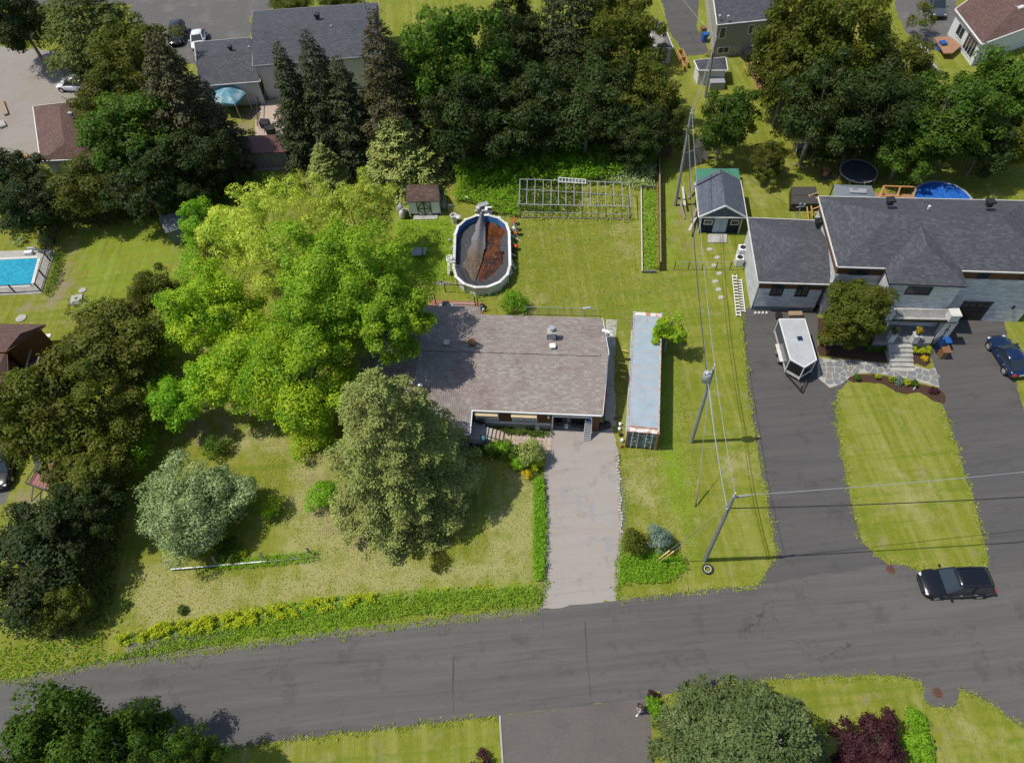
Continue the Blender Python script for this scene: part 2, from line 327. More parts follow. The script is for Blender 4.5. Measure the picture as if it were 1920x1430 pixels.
def sheet(name, px, z, m, amp=.06, step=.5, smooth=0, kind='structure', seed=1, parent=None, world=False):
    pts = [Vector(p[:2]) for p in px] if world else [P(*p).to_2d() for p in px]
    if smooth: pts = spline(pts, smooth)
    if amp: pts = jag(pts, step, amp, seed)
    a = sum(pts[i].x*pts[(i+1) % len(pts)].y-pts[(i+1) % len(pts)].x*pts[i].y for i in range(len(pts)))
    if a < 0: pts = pts[::-1]
    mb = MB(); mb.add([(p.x, p.y, z) for p in pts], [list(range(len(pts)))]); o = mb.build(name, m, parent)
    if kind: o['kind'] = kind
    return o
def inpoly(X, Y, poly):
    n = len(poly); r = np.zeros(X.shape, bool); j = n-1
    for i in range(n):
        xi, yi = poly[i][0], poly[i][1]; xj, yj = poly[j][0], poly[j][1]
        c = ((yi > Y) != (yj > Y)) & (X < (xj-xi)*(Y-yi)/(yj-yi+1e-12)+xi); r ^= c; j = i
    return r

# ------------------------------------------------------------------ foliage (leaf meshes)
def leafmesh(name, pos, nrm, size, tint, m, aspect=.62, axis=None):
    n = len(pos); nrm = nrm/np.linalg.norm(nrm, axis=1, keepdims=True)
    if axis is None: axis = RNG.normal(size=(n, 3))
    t = axis-nrm*np.sum(axis*nrm, 1, keepdims=True); t /= np.linalg.norm(t, axis=1, keepdims=True)+1e-9
    b = np.cross(nrm, t); s = np.asarray(size).reshape(-1, 1)*.5
    fold = nrm*s*.35
    V = np.stack([pos-t*s, pos-b*s*aspect+fold, pos+t*s, pos+b*s*aspect+fold], 1).reshape(-1, 3)
    me = bpy.data.meshes.new(name); me.vertices.add(4*n); me.vertices.foreach_set('co', V.ravel().astype(np.float32))
    me.loops.add(4*n); me.loops.foreach_set('vertex_index', np.arange(4*n, dtype=np.int32))
    me.polygons.add(n); me.polygons.foreach_set('loop_start', np.arange(0, 4*n, 4, dtype=np.int32))
    me.polygons.foreach_set('loop_total', np.full(n, 4, np.int32)); me.update(calc_edges=True)
    at = me.attributes.new('tint', 'FLOAT', 'FACE'); at.data.foreach_set('value', np.clip(tint, 0, 1).astype(np.float32))
    me.materials.append(M[m] if isinstance(m, str) else m); return me
def sph(n):
    v = RNG.normal(size=(n, 3)); return v/np.linalg.norm(v, axis=1, keepdims=True)
def crown_pts(R, RZ, nb, nl, leaf=.2, blob=.3, gap=.0, low=-.45, open_=0.0, lobe=1.0):
    """clumpy crown centred on the origin: leaf positions, normals, size, tint, clump centres"""
    P_, N_, T_ = [], [], []; C = []
    d = sph(nb*3); d = d[d[:, 2] > low][:nb]
    rad = np.where(RNG.random(len(d)) < .15*lobe, RNG.uniform(.98, 1.12, len(d)), RNG.uniform(.5, .97, len(d)))
    lob = 1+lobe*.2*np.sin(3*np.arctan2(d[:, 1], d[:, 0])+RNG.uniform(0, 6))+lobe*.1*np.sin(7*np.arctan2(d[:, 1], d[:, 0])+RNG.uniform(0, 6))
    for i in range(len(d)):
        c = d[i]*rad[i]*lob[i]*np.array([R, R, RZ])*(1-blob*.55); C.append(c)
        br = R*blob*RNG.uniform(.5, 1.15); k = int(nl/len(d)*RNG.uniform(.7, 1.3))
        e = sph(k); out = d[i]*.45+np.array([0, 0, .45]); e = e+out*RNG.uniform(.2, 1.1, (k, 1)); e /= np.linalg.norm(e, axis=1, keepdims=True)
        sub = sph(max(4, k//14)); idx = np.argmax((e @ sub.T)+RNG.normal(0, .08, (k, len(sub))), 1)
        rr = RNG.uniform(.72, 1.05, k)*(1+.16*np.sin(idx*2.4)); p = c+e*rr[:, None]*br*np.array([1, 1, .62])
        P_.append(p+RNG.normal(0, leaf*.5, (k, 3))); N_.append(e+RNG.normal(0, .42, (k, 3))+np.array([0, 0, .35]))
        T_.append(np.clip(RNG.normal(.5, .22, k)+RNG.normal(0, .16)+.12*np.sin(idx*3.1), 0, 1))
    P_ = np.concatenate(P_); N_ = np.concatenate(N_); T_ = np.concatenate(T_)
    if open_:
        g = np.sin(P_[:, 0]*1.7+1)*np.sin(P_[:, 1]*1.5+2)*np.sin(P_[:, 2]*1.9); keep = g < 1-open_; P_, N_, T_ = P_[keep], N_[keep], T_[keep]
    return P_, N_, RNG.lognormal(-.06, .32, len(P_))*leaf, T_, C
def limbs(mb, base, C, r0, top, n=14):
    """tapered trunk from base (z) to the crown and limbs to clump centres"""
    fork = Vector((0, 0, base+(top-base)*.35))
    mb.cyl((0, 0, base), fork, r0, r0*.75, 9); mb.cyl(fork, (.15, .1, top*.9+.1), r0*.72, r0*.2, 7)
    for c in random.sample(list(C), min(n, len(C))):
        c = Vector(c); mid = fork.lerp(c, .45)+Vector((0, 0, -.1*c.length*.3)); mb.cyl(fork.lerp(Vector((.1, .1, top*.7)), random.random()*.5), mid, r0*.36, r0*.2, 6); mb.cyl(mid, c, r0*.2, r0*.05, 5)
def conifer_pts(R, Hh, leafs, leaf=.16, spread=1.0, droop=.25, power=.85, z0=.06, levels=None, clump=.42):
    Pp, Nn, Ss, Tt, Ax = [], [], [], [], []
    levels = levels or int(Hh*2.0); br = []
    for i in range(levels):
        h = z0+(1-z0)*(i+.5)/levels; L = R*((1-h)**power)*1.02+.12; k = int(5+9*(1-h)+RNG.uniform(0, 2))
        a0 = RNG.uniform(0, 6.28)
        for j in range(k):
            a = a0+j*2*math.pi/k+RNG.normal(0, .12); Lj = L*RNG.uniform(.68, 1.16); br.append((h*Hh+RNG.normal(0, .12), a, Lj))
    tot = sum(b[2]**1.35 for b in br)
    for z, a, Lj in br:
        k = int(leafs*Lj**1.35/tot)+4; u = RNG.uniform(0.12, 1, k)**.6; d = np.array([math.cos(a), math.sin(a), 0]); s = np.array([-d[1], d[0], 0])
        nc = max(2, int(Lj*2.2)); cu = (np.floor(u*nc)+.5)/nc; side = RNG.normal(0, 1, k)*clump*(1.15-.65*u)*min(1.6, .55+Lj*.2)
        sub = np.sin(cu*23+a*7)*.16
        zz = z-droop*Lj*(u**1.6)+.12*Lj*np.clip(u-.8, 0, 1)*2+sub*.5+RNG.normal(0, .09, k)-np.abs(side)*.35
        p = d*(Lj*u)[:, None]+s*side[:, None]+np.array([0, 0, 1])*zz[:, None]
        Pp.append(p); Nn.append(RNG.normal(0, .45, (k, 3))+np.array([0, 0, .9])+d*.35); Ax.append(d*.9+s*(np.sign(side)*.5)[:, None]+RNG.normal(0, .3, (k, 3)))
        Tt.append(np.clip(.25+.5*u+RNG.normal(0, .2, k)+RNG.normal(0, .12), 0, 1)); Ss.append(RNG.uniform(.7, 1.35, k)*leaf)
    return np.concatenate(Pp), np.concatenate(Nn), np.concatenate(Ss), np.concatenate(Tt), np.concatenate(Ax)
def meshobj(me, name, parent=None):
    o = bpy.data.objects.new(name, me); COL.objects.link(o); ORG[o.name] = Vector((0, 0, 0))
    if parent: o.parent = parent
    return o
# shared crowns for the trees of the neighbourhood: (crown mesh, trunk mesh) at radius 4 m, height 10 m
CR = {}
def mk_broad(key, R=4, RZ=3.0, H=10, nb=60, nl=15000, leaf=.24, **k):
    p, n, s, t, C = crown_pts(R, RZ, nb, nl, leaf, low=-.85, **k); p[:, 2] += H-RZ
    me = leafmesh('crown', p, n, s, t, 'lf_green'); mb = MB(); limbs(mb, 0, [(c[0], c[1], c[2]+H-RZ) for c in C], .22, H-1)
    me2 = bpy.data.meshes.new('trunk'); me2.from_pydata([tuple(v) for v in mb.v], [], mb.f); me2.materials.append(M['bark']); faceuv(me2); CR[key] = (me, me2)
def mk_con(key, R=2.6, H=12, leafs=17000, leaf=.2, **k):
    p, n, s, t, ax = conifer_pts(R, H, leafs, leaf, **k)
    me = leafmesh('crown', p, n, s, t, 'nd_dark', .45, ax); mb = MB(); mb.cyl((0, 0, 0), (0, 0, H*.97), .2, .03, 8)
    me2 = bpy.data.meshes.new('trunk'); me2.from_pydata([tuple(v) for v in mb.v], [], mb.f); me2.materials.append(M['bark']); faceuv(me2); CR[key] = (me, me2)
for i, kw in enumerate((dict(RZ=4.3, nb=84, blob=.27, nl=21000), dict(RZ=4.6, nb=100, blob=.24, nl=24000), dict(RZ=4.0, nb=70, blob=.30, nl=19000), dict(RZ=4.2, nb=90, blob=.22, nl=17000, open_=.25))):
    mk_broad('b%d' % i, **kw)
mk_con('s0', leafs=24000, power=.8, levels=22); mk_con('s1', R=2.9, H=12, power=.7, droop=.32, leafs=26000, levels=22); mk_con('pine', R=4.6, H=13, leafs=17000, leaf=.3, power=.55, droop=.05, clump=.7, levels=13)
NT = [0]
def tree(name, label, px, py, rpx, H, kind, m, zc=.62, sz=None, group=None, cat='tree'):
    """crown whose middle shows at (px,py) with a radius of rpx photo pixels"""
    con = kind[0] in 'sp'
    z = H*(zc if not con else .45); c = P(px, py, z); r = rpx*mpp(px, py, z); NT[0] += 1
    base = 4.0 if not con else {'s0': 2.6, 's1': 2.9, 'pine': 4.6}[kind]; hh = 10 if not con else {'s0': 12, 's1': 12, 'pine': 13}[kind]
    t = thing(name, label, cat, (c.x, c.y, 0), 0, group)
    me, tr = CR[kind]
    for nm, d, mm in (('crown', me, M[m]), ('trunk', tr, M['bark'])):
        o = bpy.data.objects.new(nm, d); COL.objects.link(o); o.parent = t; o.scale = (r/base, r/base, H/hh); o.rotation_euler = (0, 0, NT[0]*2.399)
        if nm == 'crown': o.material_slots[0].link = 'OBJECT'; o.material_slots[0].material = mm
    return t
def bigtree(name, label, px, py, rpx, H, RZ, nb, nl, m, leaf=.2, zc=None, cat='tree', group=None, trunk=.2, **k):
    z = H-RZ if zc is None else zc; c = P(px, py, z); r = rpx*mpp(px, py, z)
    p, n, s, tt, C = crown_pts(r, RZ, nb, nl, leaf, **k); p[:, 2] += z; p[:, 2] = np.maximum(p[:, 2], .05)
    t = thing(name, label, cat, (c.x, c.y, 0), 0, group)
    meshobj(leafmesh('crown', p, n, s, tt, m), 'crown', t)
    mb = MB(); limbs(mb, 0, [(q[0], q[1], max(.1, q[2]+z)) for q in C], trunk, H*.85, 60); mb.build('trunk', 'bark', t, local=True); return t
def shrub(name, label, px, py, rpx, h, m, nl=1500, leaf=.13, group=None, cat='shrub', sq=1.0):
    c = P(px, py, h*.4); r = rpx*mpp(px, py, 0); nb = max(8, min(40, int(nl/90)))
    p, n, s, tt, C = crown_pts(r, h*.5, nb, nl, leaf, blob=.38, low=-.3); p[:, 2] += h*.52; p[:, 2] = np.maximum(p[:, 2], .03); p[:, 1] *= sq
    o = meshobj(leafmesh(name, p, n, s, tt, m), name); o.location = (c.x, c.y, 0); return tag(o, label, cat, group)
def carpet(name, poly_px, dens, h0, h1, leaf, m, label=None, cat=None, kind='stuff', upright=0.0, world=False, clumps=0.0, aspect=.62, z=0, lim=60000):
    poly = [Vector(p[:2]) for p in poly_px] if world else [P(p[0], p[1], (h0+h1)/2).to_2d() for p in poly_px]
    A = abs(sum(poly[i].x*poly[(i+1) % len(poly)].y-poly[(i+1) % len(poly)].x*poly[i].y for i in range(len(poly))))/2
    n = min(lim, int(A*dens)); xs = [p.x for p in poly]; ys = [p.y for p in poly]
    f = (max(xs)-min(xs))*(max(ys)-min(ys))/max(A, .01); X = RNG.uniform(min(xs), max(xs), int(n*f)); Y = RNG.uniform(min(ys), max(ys), int(n*f))
    k = inpoly(X+RNG.normal(0, .12, len(X)), Y+RNG.normal(0, .12, len(X)), poly); X, Y = X[k], Y[k]; n = len(X)
    hm = .5+.5*np.sin(X*2.1+1.3*np.sin(Y*1.3))*np.sin(Y*2.4+np.sin(X*1.7)); hm2 = .5+.5*np.sin(X*5.3+2*np.sin(Y*2.9))*np.sin(Y*5.9+X)
    hh = h0+(h1-h0)*np.clip(.55*hm+.45*hm2+RNG.normal(0, .13, n), 0, 1)
    if clumps: kk = (hm*.6+hm2*.4) > clumps; X, Y, hh, hm, hm2 = X[kk], Y[kk], hh[kk], hm[kk], hm2[kk]; n = len(X)
    pos = np.stack([X, Y, hh*RNG.uniform(.75, 1, n)+z], 1)
    nr = RNG.normal(0, .5, (n, 3))+np.array([0, 0, 1-upright]); ax = RNG.normal(0, .4, (n, 3))+np.array([0, 0, upright*1.5]) if upright else None
    o = meshobj(leafmesh(name, pos, nr, RNG.uniform(.7, 1.3, n)*leaf, np.clip(RNG.normal(.4, .22, n)+.25*hm2, 0, 1), m, aspect, ax), name)
    if kind: o['kind'] = kind
    if label: o['label'] = label
    if cat: o['category'] = cat
    return o

# ------------------------------------------------------------------ building helpers
def window(parent, a, b, z0, z1, nrm, frame='white', pane='glass', fw=.07, mull=1, name='window', d=.06):
    """window on a wall between plan points a and b (Vectors), outward normal nrm"""
    a = Vector((a.x, a.y, 0)); b = Vector((b.x, b.y, 0)); n = Vector((nrm.x, nrm.y, 0)); u = (b-a).normalized()
    mb = MB(); o = n*(d/2)
    def q(t, z): return a.lerp(b, t)+Vector((0, 0, z))+o
    L = (b-a).length
    for zz in (z0+fw/2, z1-fw/2): mb.beam(a+Vector((0, 0, zz))+o, b+Vector((0, 0, zz))+o, d, fw)
    for k in range(mull+2):
        t = min(max(k/(mull+1), fw/2/L), 1-fw/2/L); mb.beam(q(t, z0+fw), q(t, z1-fw), fw if k in (0, mull+1) else fw*.7, d*.94, up=tuple(n))
    f = mb.build(name, frame, parent)
    pm = MB(); pm.quad(*(a.lerp(b, t)+Vector((0, 0, z))+n*.02 for t, z in ((0.02, z0+.02), (.98, z0+.02), (.98, z1-.02), (.02, z1-.02)))); pm.build('pane', pane, f)
    return f
def roofsolid(mb, Q, ze, zr, ridge, h0, h1, th=.16):
    """Q plan corners BL,BR,FR,FL ; ridge 'x' joins left and right sides, 'y' joins back and front"""
    BL, BR, FR, FL = [Vector((q.x, q.y, 0)) for q in Q]
    if ridge == 'x': A = (BL+FL)/2; B = (BR+FR)/2
    else: A = (BL+BR)/2; B = (FL+FR)/2
    D = (B-A).normalized(); A2 = A+D*h0; B2 = B-D*h1
    T = [Vector((q.x, q.y, ze)) for q in (BL, BR, FR, FL)]; Bo = [Vector((q.x, q.y, ze-th)) for q in (BL, BR, FR, FL)]
    r = [Vector((A2.x, A2.y, zr)), Vector((B2.x, B2.y, zr))]; v = T+Bo+r
    if ridge == 'x': top = [(3, 2, 9, 8), (1, 0, 8, 9), (0, 3, 8), (2, 1, 9)]
    else: top = [(0, 3, 9, 8), (2, 1, 8, 9), (1, 0, 8), (3, 2, 9)]
    mb.add(v, top); mb.cur = 1; mb.add(v, [(4, 5, 6, 7), (7, 6, 2, 3), (6, 5, 1, 2), (5, 4, 0, 1), (4, 7, 3, 0)]); mb.cur = 0; return r
def inset(Q, d):
    c = sum(Q, Vector((0, 0)))/4 if len(Q[0]) == 2 else sum([q.to_2d() for q in Q], Vector((0, 0)))/4; q2 = [Vector(q[:2]) for q in Q]; n = 4; out = []
    for i in range(n):
        p0, p1, p2 = q2[i-1], q2[i], q2[(i+1) % n]; e0 = (p0-p1).normalized(); e1 = (p2-p1).normalized(); out.append(p1+(e0+e1)*d)
    return [Vector((o.x, o.y, 0)) for o in out]
def house(name, label, Q, ze, zr, ridge, h0, h1, wall, roof, ins=.45, zb=0, found=None, trim='white', wins=(), cat='house', gutter=True, th=.16, t=None, skip=''):
    """Q plan corners BL,BR,FR,FL. wins: (side, t0, t1, z0, z1, kwargs)"""
    c = sum([Vector((q.x, q.y, 0)) for q in Q], Vector())/4
    if t is None: t = thing(name, label, cat, tuple(c))
    mb = MB(); roofsolid(mb, Q, ze, zr, ridge, h0, h1, th); ro = mb.build('roof', [roof, trim], t)
    W = inset(Q, ins); sides = {'f': (3, 2), 'r': (2, 1), 'b': (1, 0), 'l': (0, 3)}
    for k, (i, j) in sides.items():
        a, b = W[i], W[j]; n = Vector(((b-a).y, -(b-a).x, 0)).normalized()
        wm = MB(); A, B = a-n*.1, b-n*.1
        z0 = zb+(found[1] if found else 0)
        wm.add([(a.x, a.y, z0), (b.x, b.y, z0), (b.x, b.y, ze-th-.005), (a.x, a.y, ze-th-.005)], [(0, 1, 2, 3)])
        if k not in skip: w_ = wm.build('wall', wall, t)
        if found and k not in skip:
            fm = MB(); a2, b2 = a+n*.02, b+n*.02; fm.quad((a2.x, a2.y, zb), (b2.x, b2.y, zb), (b2.x, b2.y, z0), (a2.x, a2.y, z0)); fm.quad((a2.x, a2.y, z0), (b2.x, b2.y, z0), (b.x, b.y, z0), (a.x, a.y, z0)); fm.build('foundation', found[0], t)
        for (s, t0, t1, zz0, zz1, kw) in wins:
            if s == k: window(t, a.lerp(b, t0), a.lerp(b, t1), zz0, zz1, n, **kw)
    if gutter:
        for i, j in ((3, 2), (0, 1), (3, 0), (2, 1)):
            a = Vector((Q[i].x, Q[i].y, ze-th/2)); b = Vector((Q[j].x, Q[j].y, ze-th/2)); g = MB(); d = (b-a).normalized(); n = Vector((d.y, -d.x, 0))
            if n.dot(a-Vector((c.x, c.y, a.z))) < 0: n = -n
            g.beam(a+n*.05, b+n*.05, .09, .11); g.build('gutter', trim, t)
    return t, W
def wallpt(W, s, t):
    i, j = {'f': (3, 2), 'r': (2, 1), 'b': (1, 0), 'l': (0, 3)}[s]; a, b = W[i], W[j]; n = Vector(((b-a).y, -(b-a).x, 0)).normalized(); return a.lerp(b, t), n
def roofvent(parent, x, y, z, m='steel', s=.35, h=.35, name='roof_vent'):
    mb = MB(); mb.box((x, y, z+h*.35), (s*.8, s*.8, h*.7)); mb.box((x, y, z+h*.85), (s*1.15, s*1.15, h*.3)); return mb.build(name, m, parent, bevel=.02)

# ================================================================== THE SETTING
def wp(lst, z=0): return [P(x, y, z).to_2d() for x, y in lst]
DRY = [([(235, 1180), (260, 1050), (470, 1090), (600, 1075), (640, 1000), (560, 960), (540, 900), (560, 830), (440, 800), (420, 870), (480, 850), (620, 860), (660, 1000), (800, 1060), (960, 1050), (990, 900), (1008, 880), (1008, 1085), (760, 1110), (500, 1140)], 1.0),
       ([(500, 980), (660, 960), (700, 1050), (560, 1090)], .8), ([(930, 880), (1010, 880), (1008, 1080), (900, 1085)], .8),
       ([(1165, 850), (1240, 860), (1245, 960), (1175, 985)], .6), ([(1150, 418), (1190, 415), (1195, 500), (1140, 470)], .6), ([(985, 345), (1180, 360), (1180, 410), (985, 405)], .45),
       ([(1350, 850), (1430, 850), (1435, 900), (1360, 900)], .7), ([(1650, 880), (1760, 880), (1760, 980), (1650, 960)], .5), ([(1780, 1350), (1900, 1380), (1920, 1430), (1780, 1430)], .7),
       ([(960, 545), (1010, 545), (1020, 600), (960, 600)], .5), ([(1165, 600), (1180, 600), (1178, 660), (1158, 700)], .7), ([(1400, 330), (1450, 350), (1440, 400), (1410, 380)], .6), ([(60, 890), (120, 900), (90, 980), (40, 980)], .6)]
LUSH = [([(745, 405), (850, 400), (850, 500), (830, 540), (740, 520), (730, 440)], 1.0), ([(1235, 560), (1300, 900), (1316, 1100), (1240, 900), (1215, 700)], .8), ([(130, 430), (340, 410), (340, 560), (150, 570)], .5),
        ([(1240, 300), (1262, 300), (1270, 520), (1245, 510)], .8), ([(200, 1250), (520, 1140), (1010, 1095), (1015, 1130), (600, 1180), (220, 1235)], 1.0), ([(1165, 560), (1240, 545), (1250, 600), (1165, 590)], .5)]
DIRT = [([(128, 456), (148, 460), (122, 560), (100, 585), (90, 575), (112, 520)], 1.0), ([(20, 575), (70, 560), (80, 575), (40, 590)], .8), ([(230, 1205), (420, 1165), (430, 1180), (250, 1228)], .7), ([(560, 985), (640, 985), (640, 1005), (560, 1005)], .3),
        ([(640, 1030), (670, 1032), (665, 1050), (635, 1048)], .5), ([(30, 900), (60, 900), (60, 1000), (10, 990)], .8), ([(340, 740), (440, 770), (440, 840), (340, 830)], .6), ([(430, 220), (550, 180), (550, 300), (430, 300)], .6),
        ([(560, 880), (610, 880), (760, 1040), (690, 1060), (600, 1000)], .55), ([(1200, 355), (1230, 355), (1228, 410), (1200, 410)], .6), ([(460, 640), (760, 640), (700, 800), (460, 780)], .6), ([(1460, 290), (1540, 300), (1520, 330), (1450, 320)], .3), ([(1270, 380), (1300, 385), (1300, 470), (1270, 460)], .5)]
def ground():
    xs = np.concatenate([[-900, -400, -180, -110], np.arange(-80, 80.1, .8), [110, 180, 400, 900]]); ys = np.concatenate([[-900, -300, -100, -30], np.arange(-6, 125.1, .8), [160, 250, 500, 1200]])
    X, Y = np.meshgrid(xs, ys); nx, ny = len(xs), len(ys); Z = np.zeros_like(X)
    A = []
    for L_ in (DRY, LUSH, DIRT):
        a = np.zeros_like(X)
        for poly, wgt in L_: a = np.maximum(a, inpoly(X, Y, wp(poly))*wgt)
        for _ in range(2):
            b = a.copy(); b[1:-1, 1:-1] = (a[1:-1, 1:-1]*2+a[:-2, 1:-1]+a[2:, 1:-1]+a[1:-1, :-2]+a[1:-1, 2:])/6; a = b
        A.append(a)
    me = bpy.data.meshes.new('ground'); V = np.stack([X, Y, Z], -1).reshape(-1, 3)
    idx = np.arange(nx*ny).reshape(ny, nx); F = np.stack([idx[:-1, :-1], idx[:-1, 1:], idx[1:, 1:], idx[1:, :-1]], -1).reshape(-1, 4)
    me.vertices.add(len(V)); me.vertices.foreach_set('co', V.ravel()); me.loops.add(F.size); me.loops.foreach_set('vertex_index', F.ravel().astype(np.int32))
    me.polygons.add(len(F)); me.polygons.foreach_set('loop_start', np.arange(0, F.size, 4, dtype=np.int32)); me.polygons.foreach_set('loop_total', np.full(len(F), 4, np.int32)); me.update(calc_edges=True)
    for nm, a in zip(('dry', 'lush', 'dirt'), A): at = me.attributes.new(nm, 'FLOAT', 'POINT'); at.data.foreach_set('value', a.ravel().astype(np.float32))
    m, t, B, N, L = _nodes('lawn'); tc = N('TexCoord'); vec = tc.outputs['Object']
    def att(nm, s, sc_, w_=.5):
        a = N('Attribute'); a.attribute_name = nm; n = noise_fac(N, L, vec, sc_, 5, .3, .7, .65); x = N('Math'); x.operation = 'MULTIPLY_ADD'
        y = N('Math'); y.operation = 'SUBTRACT'; L(n, y.inputs[0]); y.inputs[1].default_value = .5; L(y.outputs[0], x.inputs[0]); x.inputs[1].default_value = w_*1.6; L(a.outputs['Fac'], x.inputs[2])
        r = N('MapRange'); r.inputs[1].default_value = .25; r.inputs[2].default_value = .95; L(x.outputs[0], r.inputs[0])
        z = N('Math'); z.operation = 'MULTIPLY'; L(r.outputs[0], z.inputs[0]); z.inputs[1].default_value = s; return z.outputs[0]
    c = mixc(N, L, noise_fac(N, L, vec, .35, 6, .38, .62), (.215, .235, .026), (.285, .285, .040))
    c = mixc(N, L, noise_fac(N, L, vec, 2.3, 6, .45, .7), c, (.18, .225, .022))
    c = mixc(N, L, noise_fac(N, L, vec, .9, 6, .56, .72), c, (.33, .32, .10))
    mp1 = N('Mapping'); mp1.inputs['Rotation'].default_value = (0, 0, .16); mp1.inputs['Scale'].default_value = (1.8, .06, 1); L(vec, mp1.inputs[0])
    c = mixc(N, L, noise_fac(N, L, mp1.outputs[0], 1.0, 4, .45, .72, .6), c, (.34, .33, .085))
    mp2 = N('Mapping'); mp2.inputs['Rotation'].default_value = (0, 0, .16); mp2.inputs['Scale'].default_value = (.05, 1.6, 1); L(vec, mp2.inputs[0])
    c = mixc(N, L, noise_fac(N, L, mp2.outputs[0], 1.0, 4, .5, .75, .6), c, (.17, .225, .02))
    c = mixc(N, L, att('lush', .8, .8), c, (.23, .37, .022)); c = mixc(N, L, att('dry', .85, .6, .75), c, (.43, .39, .17)); c = mixc(N, L, att('dirt', .95, .8, .8), c, (.34, .26, .18))
    c = mixc(N, L, noise_fac(N, L, vec, 3.2, 8, .62, .70, .8), c, (.42, .39, .22)); c = mixc(N, L, noise_fac(N, L, vec, 5.5, 8, .60, .68, .85), c, (.10, .13, .02))
    c = mixc(N, L, noise_fac(N, L, vec, 11, 5, .3, .7, .75), c, mixc(N, L, 1.0, c, (.62, .66, .6), 'MULTIPLY'))
    c = mixc(N, L, noise_fac(N, L, vec, 30, 3, .35, .8, .75), mixc(N, L, 1.0, c, (.85, .85, .85), 'MULTIPLY'), mixc(N, L, 1.0, c, (1.2, 1.2, 1.15), 'MULTIPLY'))
    L(c, B.inputs['Base Color']); B.inputs['Roughness'].default_value = .95; B.inputs['Specular IOR Level'].default_value = .1
    n = N('TexNoise'); n.inputs['Scale'].default_value = 16; n.inputs['Detail'].default_value = 6; L(vec, n.inputs['Vector'])
    b = N('Bump'); b.inputs['Strength'].default_value = .8; b.inputs['Distance'].default_value = .08; L(n.outputs['Fac'], b.inputs['Height']); L(b.outputs[0], B.inputs['Normal'])
    me.materials.append(m); o = meshobj(me, 'ground'); o['kind'] = 'structure'
ground()
sheet('driveway', [(1013, 806), (1022, 860), (1024, 1000), (1019, 1100), (1009, 1146), (1158, 1126), (1155, 1104), (1166, 1010), (1165, 930), (1160, 850), (1148, 800)], .010, 'gravel_drive', .07, .4, seed=3)
for i, (x0, y0, x1, y1, x2, y2) in enumerate(((1053, 912, 1055, 928, 1059, 944), (1081, 925, 1084, 940, 1085, 958), (1110, 940, 1109, 960, 1113, 978), (1139, 1005, 1141, 1020, 1140, 1034))):
    c = [(x0-5, y0), (x0+5, y0-1), (x1+6, y1), (x2+3, y2), (x2-2, y2), (x1-4, y1)]; sheet('patch', c, .014, 'drive_patch', .05, .2, seed=i)
sheet('neighbour_driveway', [(1391, 588), (1408, 572), (1530, 572), (1534, 600), (1533, 690), (1560, 722), (1592, 712), (1573, 732), (1565, 760), (1580, 860), (1600, 960), (1615, 1015), (1645, 1045), (1700, 1080), (1410, 1110), (1434, 1075), (1455, 1035), (1430, 900), (1405, 750)], .010, 'asphalt_drive', .05, .5, seed=4)
sheet('garage_driveway', [(1768, 585), (1880, 590), (1905, 720), (1990, 1000), (2010, 1080), (1850, 1090), (1852, 1050), (1830, 950), (1790, 830), (1765, 750), (1755, 700), (1742, 655)], .010, 'asphalt_drive', .05, .5, seed=5)
sheet('street', [(-400, 1345), (0, 1281), (198, 1243), (600, 1192), (1020, 1142), (1316, 1105), (1420, 1098), (1640, 1060), (1690, 1058), (1725, 1070), (1850, 1067), (1990, 1045), (2300, 1000), (2300, 1700), (1960, 1400), (1920, 1362), (1895, 1347), (1850, 1312), (1797, 1290), (1796, 1318), (1785, 1328), (1745, 1325), (1732, 1310), (1727, 1277), (1690, 1268), (1560, 1268), (1430, 1275), (1210, 1308), (935, 1341), (490, 1394), (250, 1430), (-400, 1530)], .016, 'asphalt', .05, .6, seed=6)
x = MB(); ce = [P(*q) for q in ((-300, 1334), (0, 1281), (198, 1243), (420, 1216), (600, 1191), (820, 1165), (1010, 1143))]; ce = [ce[i].lerp(ce[i+1], k/14) for i in range(6) for k in range(14)]; rr = random.Random(5)
hi_, lo_ = [q+Vector((0, rr.uniform(.05, .4), .020)) for q in ce], [q-Vector((0, rr.uniform(.02, .38), -.020)) for q in ce]
for i in range(len(ce)-1): x.quad(lo_[i], lo_[i+1], hi_[i+1], hi_[i])
o = x.build('road_edge', 'verge_dirt'); o['kind'] = 'structure'
for k, pts in enumerate(([(850, 1230), (848, 1290), (850, 1340), (851, 1340), (850, 1290), (852, 1230)], [(1096, 1165), (1100, 1230), (1108, 1310), (1109, 1310), (1101, 1230), (1098, 1165)])):
    sheet('crack', pts, .020, 'tar', .012, .3, seed=k)
sheet('bottom_driveway', [(937, 1341), (1217, 1307), (1230, 1520), (946, 1520)], .010, 'paver_grey', 0)
mb = MB(); a, b = P(937, 1341), P(948, 1520); mb.beam(a+Vector((0, 0, .03)), b+Vector((0, 0, .03)), .12, .08); o = mb.build('kerb', 'concrete'); o['kind'] = 'structure'
sheet('walkway', [(1137, 600), (1156, 600), (1152, 700), (1155, 800), (1134, 800), (1136, 700)], .006, 'concrete', .04, .5, seed=8)
sheet('gravel_yard', [(-120, 85), (60, 92), (150, 100), (175, 170), (160, 260), (75, 310), (0, 330), (-120, 340)], .006, 'gravel', .15, .6, seed=9)
sheet('back_road', [(250, -10), (520, -10), (505, 20), (470, 30), (468, 120), (350, 120), (300, 70), (240, 40)], .006, 'asphalt_old', .12, .6, seed=10)
sheet('back_street', [(-300, -20), (300, -60), (900, -80), (1300, -90), (1300, -60), (900, -50), (500, 2), (250, 8), (-300, 30)], .012, 'asphalt_old', .1, .8, seed=20)
